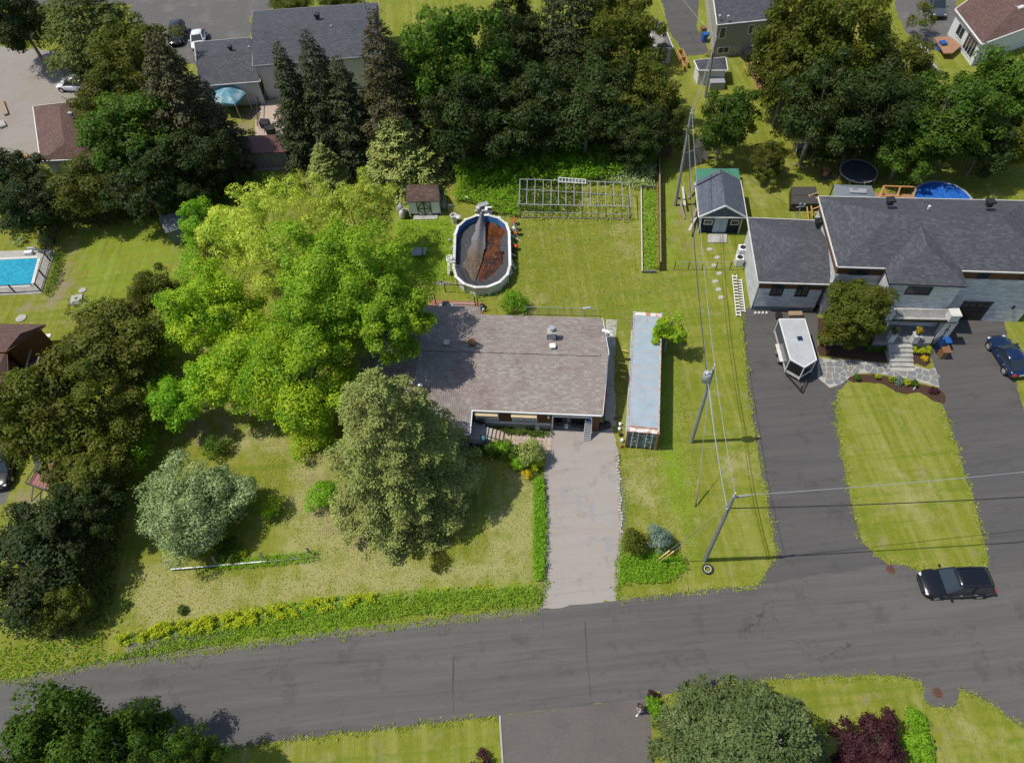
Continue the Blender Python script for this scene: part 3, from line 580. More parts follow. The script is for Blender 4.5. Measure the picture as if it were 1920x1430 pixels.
sheet('side_driveway', [(1232, -40), (1312, -40), (1306, 55), (1332, 101), (1286, 105), (1256, 62), (1245, 20)], .006, 'asphalt_drive', .08, .5, seed=11)
sheet('far_driveway', [(1672, -30), (1790, -30), (1795, 30), (1785, 55), (1800, 75), (1745, 96), (1700, 62), (1680, 20)], .006, 'asphalt_old', .08, .5, seed=12)
sheet('garden_path', [(1713, 84), (1730, 78), (1765, 138), (1748, 138)], .006, 'concrete', .05, .4, seed=13)
sheet('left_driveway', [(-80, 830), (20, 845), (40, 850), (25, 900), (8, 945), (-80, 990)], .006, 'asphalt_old', .08, .5, seed=14)
sheet('planting_bed', [(1533, 596), (1570, 596), (1640, 640), (1672, 640), (1742, 645), (1744, 680), (1735, 688), (1712, 680), (1668, 679), (1630, 678), (1600, 673), (1575, 670), (1535, 667)], .014, 'mulch', .04, .3, seed=15)
sheet('planting_bed', [(1588, 707), (1605, 703), (1640, 702), (1700, 714), (1764, 732), (1770, 756), (1748, 750), (1725, 736), (1700, 738), (1680, 734), (1655, 720), (1625, 717), (1600, 717)], .014, 'mulch', .03, .3, smooth=4, seed=16)
sheet('planting_bed', [(1035, 805), (905, 800), (905, 812), (945, 822), (1030, 815)], .007, 'dirt', .04, .3, seed=17)

# flagstone path: every stone is a piece of its own
def clip(poly, a, b, c):
    out = []
    for i in range(len(poly)):
        p, q = poly[i], poly[(i+1) % len(poly)]; dp = a*p[0]+b*p[1]-c; dq = a*q[0]+b*q[1]-c
        if dp <= 0: out.append(p)
        if dp*dq < 0: t = dp/(dp-dq); out.append((p[0]+(q[0]-p[0])*t, p[1]+(q[1]-p[1])*t))
    return out
def flagstones(poly, cell, parent, name='stone', m='flagstone', h=.05, gap=.06, seed=1):
    r = random.Random(seed); xs = [p.x for p in poly]; ys = [p.y for p in poly]; S = []
    y = min(ys)-cell
    k = 0
    while y < max(ys)+cell:
        x = min(xs)-cell+(cell*.5 if k % 2 else 0)
        while x < max(xs)+cell: S.append((x+r.uniform(-.3, .3)*cell, y+r.uniform(-.3, .3)*cell)); x += cell*r.uniform(.8, 1.25)
        y += cell*.85; k += 1
    n = 0
    for i, s in enumerate(S):
        if not inpoly(np.array([s[0]]), np.array([s[1]]), poly)[0]: continue
        c = [(s[0]-cell, s[1]-cell), (s[0]+cell, s[1]-cell), (s[0]+cell, s[1]+cell), (s[0]-cell, s[1]+cell)]
        for q in S:
            if q is s or abs(q[0]-s[0])+abs(q[1]-s[1]) > cell*3.2: continue
            mx, my = (s[0]+q[0])/2, (s[1]+q[1])/2; dx, dy = q[0]-s[0], q[1]-s[1]; L_ = math.hypot(dx, dy); c = clip(c, dx/L_, dy/L_, (dx*mx+dy*my)/L_-gap)
            if len(c) < 3: break
        if len(c) < 3: continue
        c = spline(c, 2); o_ = MB(); hh = h+r.uniform(-.008, .008); o_.prism(c, .012, hh); st = o_.build(name, m, parent); n += 1
    return n
pt = sheet('flagstone_path', [(1532, 671), (1600, 675), (1668, 683), (1712, 684), (1740, 692), (1754, 690), (1762, 726), (1700, 710), (1640, 699), (1600, 701), (1575, 722), (1555, 727), (1533, 708)], .024, 'mortar', .02, .4, seed=2)
flagstones(wp([(1534, 673), (1600, 677), (1668, 685), (1712, 686), (1740, 694), (1753, 692), (1760, 723), (1700, 707), (1640, 696), (1600, 698), (1575, 719), (1556, 724), (1535, 706)]), .62, pt)
# kerb stones along the right of the lot driveway
ks = thing('stone_edging', 'pale broken stone edging along the right side of the gravel driveway', 'edging', tuple(P(1163, 900)))
for i in range(26):
    t = i/26; x = 1157+9*t+2*math.sin(i); y = 850+150*t; p = P(x, y); q = P(x+.4, y+5.2); o_ = MB(); d = (q-p); o_.box((p+q)/2+Vector((random.uniform(-.05, .05), 0, .06)), (random.uniform(.14, .24), d.length*.9, .12+random.uniform(0, .05)), rz=math.atan2(-d.x, d.y)+random.uniform(-.12, .12)); o_.build('stone', 'concrete', ks, bevel=.02)

# ================================================================== MAIN BUNGALOW ON THE LOT
ZE = 2.75
mQ = [P(800, 585, ZE), P(1129, 596, ZE), P(1129, 778, ZE), P(884, 768, ZE)]
# main block continues to the left under the trees
dX = (mQ[2]-mQ[3]).normalized()
bl = mQ[1]-dX*21.0; bl = Vector((bl.x, bl.y, ZE)); fl = mQ[2]-dX*20.6
Q = [Vector((bl.x, bl.y, 0)), mQ[1], mQ[2], fl]
_mid = (mQ[1]+mQ[2])/2; H1L = -(P(1141, 661, 4.0)-Vector((_mid.x, _mid.y, 4.0))).dot(dX)
lot, LW = house('bungalow', 'brown bungalow with a wide mottled pinkish grey shingle roof beside the big maples', Q, ZE, 4.0, 'x', 3.0, H1L, 'siding_brown', 'roof_lot', ins=.17, skip='f', found=('found', .85), cat='house', gutter=False)
wfr = P(880, 813, ZE); wfl_ = wfr-dX*9.2; up_ = (mQ[3]-wfr).normalized(); wbl = wfl_+up_*13.0; wbr = wfr+up_*13.0
mb = MB(); roofsolid(mb, [wbl, wbr, wfr, wfl_], ZE-.012, 3.97, 'y', 4.4, 3.2, .15); mb.build('roof', ['roof_lot', 'white'], lot, label='forward wing of the roof with its shingle courses turned')
Wi = inset([wbl, wbr, wfr, wfl_], .3)
for i, j in ((3, 2), (2, 1), (0, 3)):
    a, b = Wi[i], Wi[j]; n = Vector(((b-a).y, -(b-a).x, 0)).normalized(); wm = MB(); wm.quad((a.x, a.y, .85), (b.x, b.y, .85), (b.x, b.y, ZE-.17), (a.x, a.y, ZE-.17)); wm.build('wall', 'siding_brown', lot)
    wm = MB(); wm.quad((a.x, a.y, 0), (b.x, b.y, 0), (b.x, b.y, .85), (a.x, a.y, .85)); wm.build('foundation', 'found', lot)
def gutter(a, b, parent, m='white', w_=.09, off=None):
    g = MB(); g.beam(a, b, w_, .1); return g.build('gutter', m, parent)
e = Vector((0, -.05, -.07))
gutter(mQ[3]+e, mQ[2]+e, lot); gutter(wfr+Vector((.05, 0, -.09)), mQ[3]+Vector((.05, 0, -.09)), lot); gutter(wfl_+e, wfr+e, lot)
gutter(mQ[2]+Vector((.05, 0, -.07)), P(1141, 661, 3.97)+Vector((.03, 0, -.05)), lot, w_=.05); gutter(P(1141, 661, 3.97)+Vector((.03, 0, -.05)), mQ[1]+Vector((.05, 0, -.07)), lot, w_=.05)
# ridge cap
rc = MB(); A_ = (Q[0]+Q[3])/2; A_.z = 4.03; B_ = (Q[1]+Q[2])/2; B_.z = 4.03; D_ = (B_-A_).normalized(); rc.beam(A_+D_*3, B_-D_*.2, .3, .03); rc.build('ridge_cap', 'roof_lot', lot)
def rz_at(px, py):   # height of the main roof under a pixel
    lo, hi = ZE, 4.0; yr = None
    for _ in range(12):
        p = P(px, py, (lo+hi)/2); a_ = (Q[3]+(Q[2]-Q[3])*.5); n = Vector((-dX.y, dX.x, 0)); s = (p-Vector((a_.x, a_.y, 0))).dot(n); Wd = ((Q[1]-Vector((a_.x, a_.y, 0))).dot(n)); zz = ZE+(4.0-ZE)*max(0, 1-abs(s-Wd/2)/(Wd/2))
        if zz > (lo+hi)/2: lo = (lo+hi)/2
        else: hi = (lo+hi)/2
    return P(px, py, (lo+hi)/2)
# chimney
c = rz_at(1035, 634); ch = MB(); ch.box(c+Vector((0, 0, .35)), (.62, .5, 1.1), rz=-.08); chim = ch.build('chimney', 'stone_white', lot); 
for k_, (dz, s_) in enumerate(((.93, .78), (.03, .8))): x = MB(); x.box(c+Vector((0, 0, dz)), (s_, s_*.85, .07), rz=-.08); x.build('chimney_cap' if k_ == 0 else 'flashing', 'concrete' if k_ == 0 else 'blackmetal', chim)
x = MB(); x.cyl(c+Vector((0, .05, .95)), c+Vector((0, .05, 1.3)), .17, n=12); x.box(c+Vector((0, .05, 1.35)), (.42, .42, .1)); x.build('flue', 'alu', chim, bevel=.02)
x = MB(); x.cyl(c+Vector((.55, .05, 0)), c+Vector((.55, .05, .05)), .02); 
roofvent(lot, *rz_at(838, 645), m='offwhite', s=.42, h=.32, name='square_roof_vent'); roofvent(lot, *rz_at(1036, 652), m='white', s=.42, h=.35, name='square_roof_vent')
x = MB(); c = rz_at(885, 645); x.lathe(c, [(.2, 0), (.2, .2), (.32, .25), (.32, .42), (.2, .52), (.05, .55)], 14); x.build('rusty_turbine_vent', 'rust', lot, smooth=True)
x = MB(); c = rz_at(793, 742)+Vector((0, 0, -.2)); x.lathe(c, [(.24, 0), (.12, .3), (.1, .35), (.1, 1.6), (.2, 1.65), (.24, 1.8), (.05, 1.88)], 12); x.build('stove_pipe', 'alu', lot, smooth=True)
x = MB(); c = rz_at(757, 724); x.box(c+Vector((0, 0, .1)), (.75, .9, .18), rz=-.08); x.build('skylight', 'metal_grey', lot)
x = MB(); c = P(1094, 592, 2.9); x.cyl(c, c+Vector((0, 0, .9)), .05, n=8); x.box(c+Vector((.25, .05, .95)), (.7, .2, .06), rz=.1); x.build('service_mast', 'steel', lot)
x = MB(); c = P(1138, 634, 3.3); x.tube([c, c+Vector((.05, 0, .8)), c+Vector((.3, -.1, 1.0))], .03); x.box(c+Vector((-.1, .1, .8)), (.7, .25, .12), rz=-.5); x.box(c+Vector((.25, -.2, .72)), (.12, .4, .1), rz=.4); x.build('antenna', 'white', lot)
# front windows with half drawn blinds
for k, (xa, xb) in enumerate(((890, 934), (959, 1007))):
    a0, n = wallpt(LW, 'f', 0); a1, _ = wallpt(LW, 'f', 1); L_ = (a1-a0).length
    ta = (P(xa, 780, 2.0)-a0).dot((a1-a0).normalized())/L_; tb = (P(xb, 780, 2.0)-a0).dot((a1-a0).normalized())/L_
    A, B = a0.lerp(a1, ta), a0.lerp(a1, tb); fw_ = window(lot, A, B, 1.15, 2.5, n, 'offwhite', 'glass', .09, 1, d=.1)
    bl_ = MB(); bl_.quad(A+n*.03+Vector((0, 0, 1.95)), B+n*.03+Vector((0, 0, 1.95)), B+n*.03+Vector((0, 0, 2.42)), A+n*.03+Vector((0, 0, 2.42))); bl_.build('blind', 'cream', fw_)
    for q in (.08, .3, .58, .8): s_ = MB(); s_.box(A.lerp(B, q+.06)+n*.05+Vector((0, 0, 1.45)), (.4, .03, .2), rz=math.atan2(dX.y, dX.x)); s_.build('sash', 'white', fw_)
    aw = MB(); o1 = n*.42; aw.quad(A+n*.1+Vector((0, 0, 2.5)), B+n*.1+Vector((0, 0, 2.5)), B+o1+Vector((0, 0, 2.28)), A+o1+Vector((0, 0, 2.28))); aw.build('awning', 'cream', fw_)
# ledge strip, panel, garage opening
a0, n = wallpt(LW, 'f', 0); a1, _ = wallpt(LW, 'f', 1); U = (a1-a0).normalized()
def fwp(px, z, off=0.0, py=785): 
    t = (P(px, py, z)-a0).dot(U); p = a0+U*t+n*off; return Vector((p.x, p.y, z))
x = MB(); x.beam(fwp(905, .9, .06), fwp(1032, .9, .06), .12, .1); x.build('ledge', 'white', lot)
gl_, gr_ = (fwp(1037, 0)-a0).dot(U), (fwp(1108, 0)-a0).dot(U); Lw = (a1-a0).length
def fq(t0, t1, z0, z1, off=0.0): x = MB(); x.quad(*(Vector(((a0+U*t+n*off).x, (a0+U*t+n*off).y, z)) for t, z in ((t0, z0), (t1, z0), (t1, z1), (t0, z1)))); return x
fq(0, gl_, .85, ZE-.165).build('wall', 'siding_brown', lot); fq(gl_, gr_, 2.12, ZE-.165).build('wall', 'siding_brown', lot); fq(gr_, Lw, 0, ZE-.165).build('wall', 'siding_brown', lot); fq(0, gl_, 0, .85, .02).build('foundation', 'found', lot)
gi = [a0+U*gl_, a0+U*gr_, a0+U*gr_-n*3, a0+U*gl_-n*3]; x = MB(); x.quad(*(Vector((q.x, q.y, .03)) for q in gi)); gd = x.build('garage_floor', 'concrete_dark', lot)
x = MB()
for i, j in ((1, 2), (2, 3), (3, 0)): x.quad(Vector((gi[i].x, gi[i].y, 0)), Vector((gi[j].x, gi[j].y, 0)), Vector((gi[j].x, gi[j].y, 2.3)), Vector((gi[i].x, gi[i].y, 2.3)))
x.build('garage_interior', 'wood_old', lot)
for k in range(3): x = MB(); x.box(fwp(1048+22*k, .55+.2*k, -2.4), (1.0, .5, 1.1+.3*k), rz=-.08); x.build('storage_shelf', ('wood', 'jacket', 'trim_grey')[k], lot)
for k in range(2): x = MB(); x.ring(fwp(1080+14*k, 1.0, -.8), .3, .1, 16, 6, 'Y'); x.build('stored_tyre', 'rubber', lot)
for A, B in ((fwp(1036, 0, .06), fwp(1036, 2.1, .06)), (fwp(1109, 0, .06), fwp(1109, 2.1, .06)), (fwp(1035.5, 2.15, .06), fwp(1110, 2.15, .06))): y = MB(); y.beam(A, B, .12, .1); y.build('frame', 'white', gd)
x = MB(); x.box(fwp(1028, 2.0, .08), (.14, .14, .3)); x.build('porch_light', 'white', lot)
x = MB(); x.box(fwp(1009, .35, .16), (.35, .3, .7), rz=-.08); x.build('meter_box', 'offwhite', lot)
# items standing in the garage mouth
for (nm, px, py, r, h, m, lab, cat) in (('bucket', 1062, 793, .17, .35, 'white', 'white pail standing in the mouth of the open garage', 'bucket'), ('barrel', 1077, 789, .24, .6, 'black', 'black drum left of the two dark bins in the open garage', 'drum'), ('barrel', 1090, 790, .3, .55, 'rubber', 'wide black round bin beside the ladder in the open garage', 'bin'), ('bag', 1048, 786, .3, .6, 'jacket', 'dark stuffed bag at the left end of the open garage', 'bag'), ('pail', 1066, 781, .14, .3, 'offwhite', 'small pale pot deep in the open garage', 'pot')):
    p = P(px, py+8); x = MB(); x.lathe(p, [(r*.8, 0), (r, h*.2), (r, h*.9), (r*.92, h), (r*.75, h*.97), (r*.7, h*.6)], 14); single(x, nm, m, lab, cat, smooth=True)
p = P(1100, 826); q = P(1104, 786, 1.75); lad = thing('folded_ladder', 'shiny aluminium step ladder leaning at the right side of the open garage', 'ladder', tuple(p))
for s in (-.3, .3):
    x = MB(); x.beam(p+Vector((s, 0, 0)), q+Vector((s*.8, 0, 0)), .06, .09); x.build('rail', 'alu', lad)
for i in range(9): t = (i+.7)/9.5; c = p.lerp(q, t); x = MB(); x.box(c, (.58, .2, .03)); x.build('rung', 'alu', lad)
x = MB(); p = P(1106, 789, 1.6); x.lathe(p, [(.12, 0), (.16, .1), (.14, .3), (.06, .34)], 12); single(x, 'water_bottle', 'blue_bin', 'blue and white jug on top of the step ladder by the garage', 'jug', smooth=True)
# tyre by the entrance, front porch, stairs, railing
po = thing('entrance_porch', 'grey concrete landing with stairs and a thin black railing at the front door', 'porch', tuple(P(900, 812)))
q4 = [P(884, 789, .95), P(909, 795, .95), P(906, 826, .95), P(878, 822, .95)]; x = MB(); x.prism([v.to_2d() for v in q4], 0, .95); x.build('landing', 'concrete', po)
sa, sb = P(908, 799, .9), P(903, 826, .9)
for i in range(6):
    o_ = dX*(.3*i+.02); z = .80-.15*i; a_ = Vector((sa.x, sa.y, 0))+o_; b_ = Vector((sb.x, sb.y, 0))+o_; x = MB(); x.prism([a_, a_+dX*.33, b_+dX*.33, b_], 0, max(.06, z)); x.build('step', 'paver' if i > 1 else 'concrete', po)
rA = [Vector((sb.x, sb.y, .95)), Vector((sb.x, sb.y, 0))+dX*1.75+Vector((0, 0, .1))]
x = MB()
for zz in (.3, .95): x.beam(rA[0]+Vector((0, 0, zz)), rA[1]+Vector((0, 0, zz)), .045, .045)
for k in range(8): c = rA[0].lerp(rA[1], k/7); x.beam(c, c+Vector((0, 0, .97)), .04 if k in (0, 7) else .02, .04 if k in (0, 7) else .02)
x.build('railing', 'blackmetal', po)
x = MB()
c2 = Vector((sa.x, sa.y, 0))+dX*1.75
for zz in (.9,): x.beam(c2+Vector((0, 0, zz)), rA[1]+Vector((0, 0, zz-.1))+dX*.05, .04)
x.beam(c2, c2+Vector((0, 0, .9)), .04); x.build('railing', 'blackmetal', po)
x = MB(); x.prism([P(877, 825).to_2d(), P(905, 829).to_2d(), P(903, 842).to_2d(), P(876, 838).to_2d()], 0, .3); single(x, 'cellar_hatch', 'black', 'flat black hatch against the porch front next to the big spruce', 'hatch')
x = MB(); x.ring(P(902, 791, 1.25), .24, .1, 18, 8, 'Y'); single(x, 'tyre', 'rubber', 'black tyre leaning on the wall at the porch landing', 'tyre', smooth=True)
x = MB(); x.lathe(P(907, 824, .95), [(.12, 0), (.2, .12), (.2, .34), (.1, .42)], 12); single(x, 'planter', 'teal', 'round blue and white pot on the porch corner by the railing', 'pot', smooth=True)
x = MB(); x.lathe(P(876, 822, .95), [(.12, 0), (.17, .22), (.14, .24)], 12); single(x, 'flower_pot', 'red', 'small red pot at the porch corner touching the spruce', 'pot', smooth=True)
# paver walk: slabs are pieces
pw = thing('paver_walk', 'pinkish square paver path between the porch stairs and the driveway', 'path', tuple(P(985, 825)))
for r_ in range(3):
    for k in range(9):
        c = P(944, 814, 0)+dX*(.42+.42*k)-Vector((-dX.y, dX.x, 0))*(.3+.42*r_); x = MB(); x.box(c+Vector((0, 0, .02+random.uniform(0, .008))), (.40, .40, .05), rz=math.atan2(dX.y, dX.x)+random.uniform(-.02, .02)); x.build('paver', 'paver', pw)
# things on the right of the garage corner
x = MB(); x.box(P(1123, 788, .5), (.6, .4, .25), rz=.1); single(x, 'wooden_crate', 'wood', 'brown wooden box at the right corner of the bungalow', 'box', bevel=.02)
x = MB(); x.ring(P(1122, 795, .2), .2, .06, 16, 6, 'Y'); single(x, 'hose_reel', 'yellow', 'small yellow ring hanging below the wooden box at the house corner', 'reel', smooth=True)
for i, (px, py, m) in enumerate(((1118, 800, 'black'), (1128, 803, 'rubber'), (1138, 799, 'black'))):
    x = MB(); x.lathe(P(px, py), [(.25, 0), (.33, .15), (.28, .45), (.1, .55)], 9); o = single(x, 'rubbish_bag', m, ('leftmost', 'middle', 'rightmost')[i]+' of three black rubbish bags at the right house corner', 'bag', 'rubbish bags at the house corner', smooth=True)
x = MB(); x.ring(P(1137, 737, .5), .33, .025, 18, 6, 'X'); x.ring(P(1137, 737, .5)+Vector((.05, .9, 0)), .33, .025, 18, 6, 'X'); x.beam(P(1137, 737, .8), P(1137, 737, .8)+Vector((.05, .8, 0)), .04); single(x, 'bicycle', 'red', 'red bicycle leaning on the right wall of the bungalow', 'bicycle')

# ================================================================== SHIPPING CONTAINER
ct = thing('shipping_container', 'long pale blue grey shipping container with rusty corner posts and dark doors', 'container', tuple(P(1200, 720)))
H_ = 2.55
fl_, fr_ = P(1176, 808, H_), P(1233, 817, H_); ax = P(1188, 583, H_)-fl_; ax.z = 0; Lc = 12.1; ax = ax.normalized(); sx = (fr_-fl_); sx.z = 0; sx = (sx-ax*sx.dot(ax)).normalized(); Wc = 2.44
ORGc = Vector((fl_.x, fl_.y, 0))
def cp(u, v, z): return ORGc+sx*u+ax*v+Vector((0, 0, z))
n_ = 78; x = MB()
for i in range(n_):
    v0 = .35+(Lc-.7)*i/n_; dv = (Lc-.7)/n_; z0, z1 = H_-.02, H_-.045
    for (a, b, za, zb) in ((0, .3, z0, z0), (.3, .5, z0, z1), (.5, .8, z1, z1), (.8, 1, z1, z0)): x.quad(cp(.09, v0+dv*a, za), cp(Wc-.09, v0+dv*a, za), cp(Wc-.09, v0+dv*b, zb), cp(.09, v0+dv*b, zb))
mm, t_, B_n, N_, L_n = _nodes('container_roof_rusty'); tcn = N_('TexCoord')
cc = mixc(N_, L_n, noise_fac(N_, L_n, tcn.outputs['Object'], 1.2), (.29, .365, .415), (.345, .415, .46)); cc = mixc(N_, L_n, noise_fac(N_, L_n, tcn.outputs['Object'], .9, 9, .585, .65, .75), cc, (.36, .25, .18)); mp_ = N_('Mapping'); mp_.inputs['Scale'].default_value = (.3, 3, 1); L_n(tcn.outputs['Object'], mp_.inputs[0])
cc = mixc(N_, L_n, noise_fac(N_, L_n, mp_.outputs[0], 1.4, 6, .50, .66, .7), cc, (.40, .35, .31)); L_n(cc, B_n.inputs['Base Color']); B_n.inputs['Roughness'].default_value = .5
x.build('roof', mm, ct)
for v0, v1 in ((0, .35), (Lc-.35, Lc)): x = MB(); x.box(cp(Wc/2, (v0+v1)/2, H_-.03), (Wc, .35, .06), rz=math.atan2(sx.y, sx.x)); x.build('end_plate', mat('rusty_header', (.62, .60, .56), (.45, .19, .08), 2.2, .8, lo=.45, hi=.58), ct)
x = MB(); x.box(cp(Wc/2, .45, H_-.005), (Wc-.15, .12, .02), rz=math.atan2(sx.y, sx.x)); x.build('rust_band', 'rust', ct)
for u in (.045, Wc-.045): x = MB(); x.beam(cp(u, .02, H_-.03), cp(u, Lc-.02, H_-.03), .09, .075); x.build('top_rail', mat('rusty_rail', (.50, .44, .40), (.44, .2, .1), 3.5, .8, lo=.4, hi=.62), ct)
for u in (.05, Wc-.05): x = MB(); x.beam(cp(u, .02, .1), cp(u, Lc-.02, .1), .1, .16); x.build('bottom_rail', 'container_side', ct)
for u, v in ((.06, .06), (Wc-.06, .06), (.06, Lc-.06), (Wc-.06, Lc-.06)):
    x = MB(); x.beam(cp(u, v, 0.02), cp(u, v, H_-.07), .15, .15); x.box(cp(u, v, H_-.02), (.19, .19, .13), rz=math.atan2(sx.y, sx.x)); x.build('corner_post', 'rust' if v < 1 else 'container_side', ct)
nc_ = 44
for u, o_ in ((.07, -1), (Wc-.07, 1)):
    x = MB()
    for i in range(nc_):
        v0 = .14+(Lc-.28)*i/nc_; dv = (Lc-.28)/nc_
        for a, b, ea, eb in ((0, .25, 0, 0), (.25, .5, 0, 1), (.5, .75, 1, 1), (.75, 1, 1, 0)): x.quad(cp(u-o_*.035*ea, v0+dv*a, .18), cp(u-o_*.035*eb, v0+dv*b, .18), cp(u-o_*.035*eb, v0+dv*b, H_-.07), cp(u-o_*.035*ea, v0+dv*a, H_-.07))
    x.build('side_wall', 'container_side', ct)
x = MB(); x.box(cp(Wc/2, Lc-.06, H_/2), (Wc-.2, .05, H_-.2), rz=math.atan2(sx.y, sx.x)); x.build('end_wall', 'container_side', ct)
for k in range(2):
    u0 = .14+k*(Wc-.28)/2; u1 = u0+(Wc-.28)/2-.015; x = MB(); 
    for j in range(4):
        z0 = .22+j*.545; x.box(cp((u0+u1)/2, .055, z0+.24), (u1-u0, .05, .50), rz=math.atan2(sx.y, sx.x)); x.box(cp((u0+u1)/2, .075, z0+.51), (u1-u0, .03, .045), rz=math.atan2(sx.y, sx.x))
    dr = x.build('door', 'container_door', ct)
    for f in (.3, .72):
        u = u0+(u1-u0)*f; y = MB(); y.cyl(cp(u, .005, .15), cp(u, .005, H_-.12), .022, n=6); 
        for z in (.35, 1.2, 2.1): y.box(cp(u, .01, z), (.09, .05, .06))
        y.build('lock_rod', 'offwhite', dr)
    for s_ in range(3): y = MB(); y.box(cp(u0+.35+.2*(s_ % 2), .024, .6+.5*s_), (.22, .01, .12), rz=math.atan2(sx.y, sx.x)); y.build('door_sticker', 'white', dr)
# faded lettering on the left side (too worn to read): slanted dark blue strokes, then a salmon band of strokes
x = MB()
for k in range(7):
    v = 7.9-.33*k; z = 1.15+(.75 if k % 3 else .5); x.quad(cp(.028, v, 1.1), cp(.028, v-.15, 1.1), cp(.028, v-.32-.1*(k % 2), 1.9), cp(.028, v-.12-.1*(k % 2), 1.9))
    if k % 2: x.quad(cp(.027, v, 1.45), cp(.027, v-.4, 1.45), cp(.027, v-.4, 1.57), cp(.027, v, 1.57))
x.build('faded_lettering', mat('lettering_blue', (.02, .04, .18), rough=.6, bump=0), ct)
x = MB()
for k in range(10):
    v = 5.55-.33*k; x.quad(cp(.028, v, 1.05), cp(.028, v-.11, 1.05), cp(.028, v-.16, 1.85), cp(.028, v-.05, 1.85))
    if k % 2 == 0: x.quad(cp(.027, v, 1.75), cp(.027, v-.26, 1.75), cp(.027, v-.26, 1.85), cp(.027, v, 1.85))
    if k % 3 == 0: x.quad(cp(.026, v, 1.4), cp(.026, v-.24, 1.4), cp(.026, v-.24, 1.5), cp(.026, v, 1.5))
x.build('faded_lettering', mat('lettering_salmon', (.62, .25, .18), (.5, .16, .1), rough=.6, bump=0), ct)
# clutter beside the container
for i, (px, py, m, r, lab) in enumerate(((1162, 797, 'white', .16, 'round white pail nearest the loose brown board beside the container'), (1161, 806, 'white', .14, 'white jug just below the round white pail beside the container'), (1163, 816, 'jacket', .15, 'dark maroon bundle in the row of clutter beside the container'), (1166, 827, 'lamp', .15, 'pale pink bundle in the row of clutter beside the container'), (1164, 838, 'rust', .13, 'small rusty can at the front left foot of the container'))):
    x = MB(); x.lathe(P(px, py), [(r*.8, 0), (r, .1), (r*.95, .3), (r*.5, .36)], 10); single(x, 'jug' if i < 2 else 'bundle', m, lab, 'container junk', 'clutter along the container', smooth=True)
x = MB(); x.box(P(1158, 783, .03), (.62, .25, .05), rz=.3); single(x, 'board', 'fence_brown', 'short reddish brown board on the grass between house and container', 'board')
for i, (xa, ya, xb, yb) in enumerate(((1166, 656, 1176, 659), (1159, 680, 1174, 682), (1163, 694, 1174, 697), (1164, 706, 1173, 708))):
    x = MB(); x.beam(P(xa, ya, .25), P(xb, yb, .25), .1, .08); single(x, 'timber', 'yellow', ('topmost', 'second', 'third', 'lowest')[i]+' of the four pale timber ends sticking out from under the container side', 'timber', 'timber ends beside the container')

# ================================================================== OVAL POOL WITH COLLAPSED COVER
PZ = 1.25
pc = (P(904, 403, PZ)+P(903, 538, PZ))/2; pt_, pb_ = P(904, 401, PZ), P(903, 539, PZ); yv = (pt_-pb_); LP = yv.length/2; yv.normalize(); xv = Vector((yv.y, -yv.x, 0)); RP = (P(957, 470, PZ)-P(851, 470, PZ)).length/2
pool = thing('oval_pool', 'oval above ground pool with white rim and torn black cover over rusty brown water', 'pool', (pc.x, pc.y, 0))
def pp(u, v, z): return Vector((pc.x, pc.y, 0))+xv*u+yv*v+Vector((0, 0, z))
def oval(r, k=7, d=0.0):
    out = []; s = LP-RP
    for i in range(k+1): a = math.pi*i/k; out.append((r*math.cos(a)*1.0, s+r*math.sin(a)))
    for i in range(k+1): a = math.pi+math.pi*i/k; out.append((r*math.cos(a), -s+r*math.sin(a)))
    return out
ov = oval(RP-.12); n = len(ov); ovo = oval(RP+.06); ovi = oval(RP-.2)
for i in range(n):
    j = (i+1) % n; a, b = ov[i], ov[j]
    x = MB(); x.quad(pp(*a, 0), pp(*b, 0), pp(*b, PZ-.03), pp(*a, PZ-.03)); x.build('wall_panel', 'white', pool)
    c_, d_ = ovi[i], ovi[j]; y = MB(); y.quad(pp(*c_, .05), pp(*d_, .05), pp(*d_, PZ-.03), pp(*c_, PZ-.03)); y.build('liner', 'blueliner', pool)
    e_, f_ = ovo[i], ovo[j]; z = MB(); z.add([pp(*e_, PZ), pp(*f_, PZ), pp(*d_, PZ), pp(*c_, PZ), pp(*e_, PZ-.05), pp(*f_, PZ-.05), pp(*d_, PZ-.05), pp(*c_, PZ-.05)], [(0, 1, 2, 3), (0, 4, 5, 1), (3, 2, 6, 7), (4, 7, 6, 5)]); z.build('top_rail', 'offwhite' if i % 3 else 'white', pool)
    u = MB(); d2 = Vector((a[0], a[1]-(math.copysign(LP-RP, a[1])))).normalized(); p0 = pp(a[0]+d2.x*.07, a[1]+d2.y*.07, 0); u.beam(p0, p0+Vector((0, 0, PZ)), .12, .1); u.box(p0+Vector((0, 0, PZ+.015)), (.24, .24, .05), rz=random.random()); u.build('upright', 'white', pool)
for s_ in (-1, 1):
    for k in range(3): v = (-.5+.5*k)*(LP-RP)*1.4; u = MB(); u.beam(pp(s_*(RP-.1), v, .75), pp(s_*(RP+.5), v, .05), .07); u.build('buttress', 'white', pool)
x = MB(); x.add([pp(u_, v_, .42) for u_, v_ in ovi], [list(range(n))]); x.build('stagnant_water', 'brownwater', pool)
def gridsurf(name, inside, zf, m, step=.12, parent=None):
    nu = int(2*RP/step)+1; nv = int(2*LP/step)+1; idx = {}; x = MB(); vs = []; fs = []
    for i in range(nu+1):
        for j in range(nv+1): u = -RP+i*step; v = -LP+j*step; idx[i, j] = len(vs); vs.append(pp(u, v, zf(u, v)))
    for i in range(nu):
        for j in range(nv):
            u = -RP+(i+.5)*step; v = -LP+(j+.5)*step
            if inside(u, v): fs.append((idx[i, j], idx[i+1, j], idx[i+1, j+1], idx[i, j+1]))
    x.add(vs, fs); return x.build(name, m, parent, smooth=True)
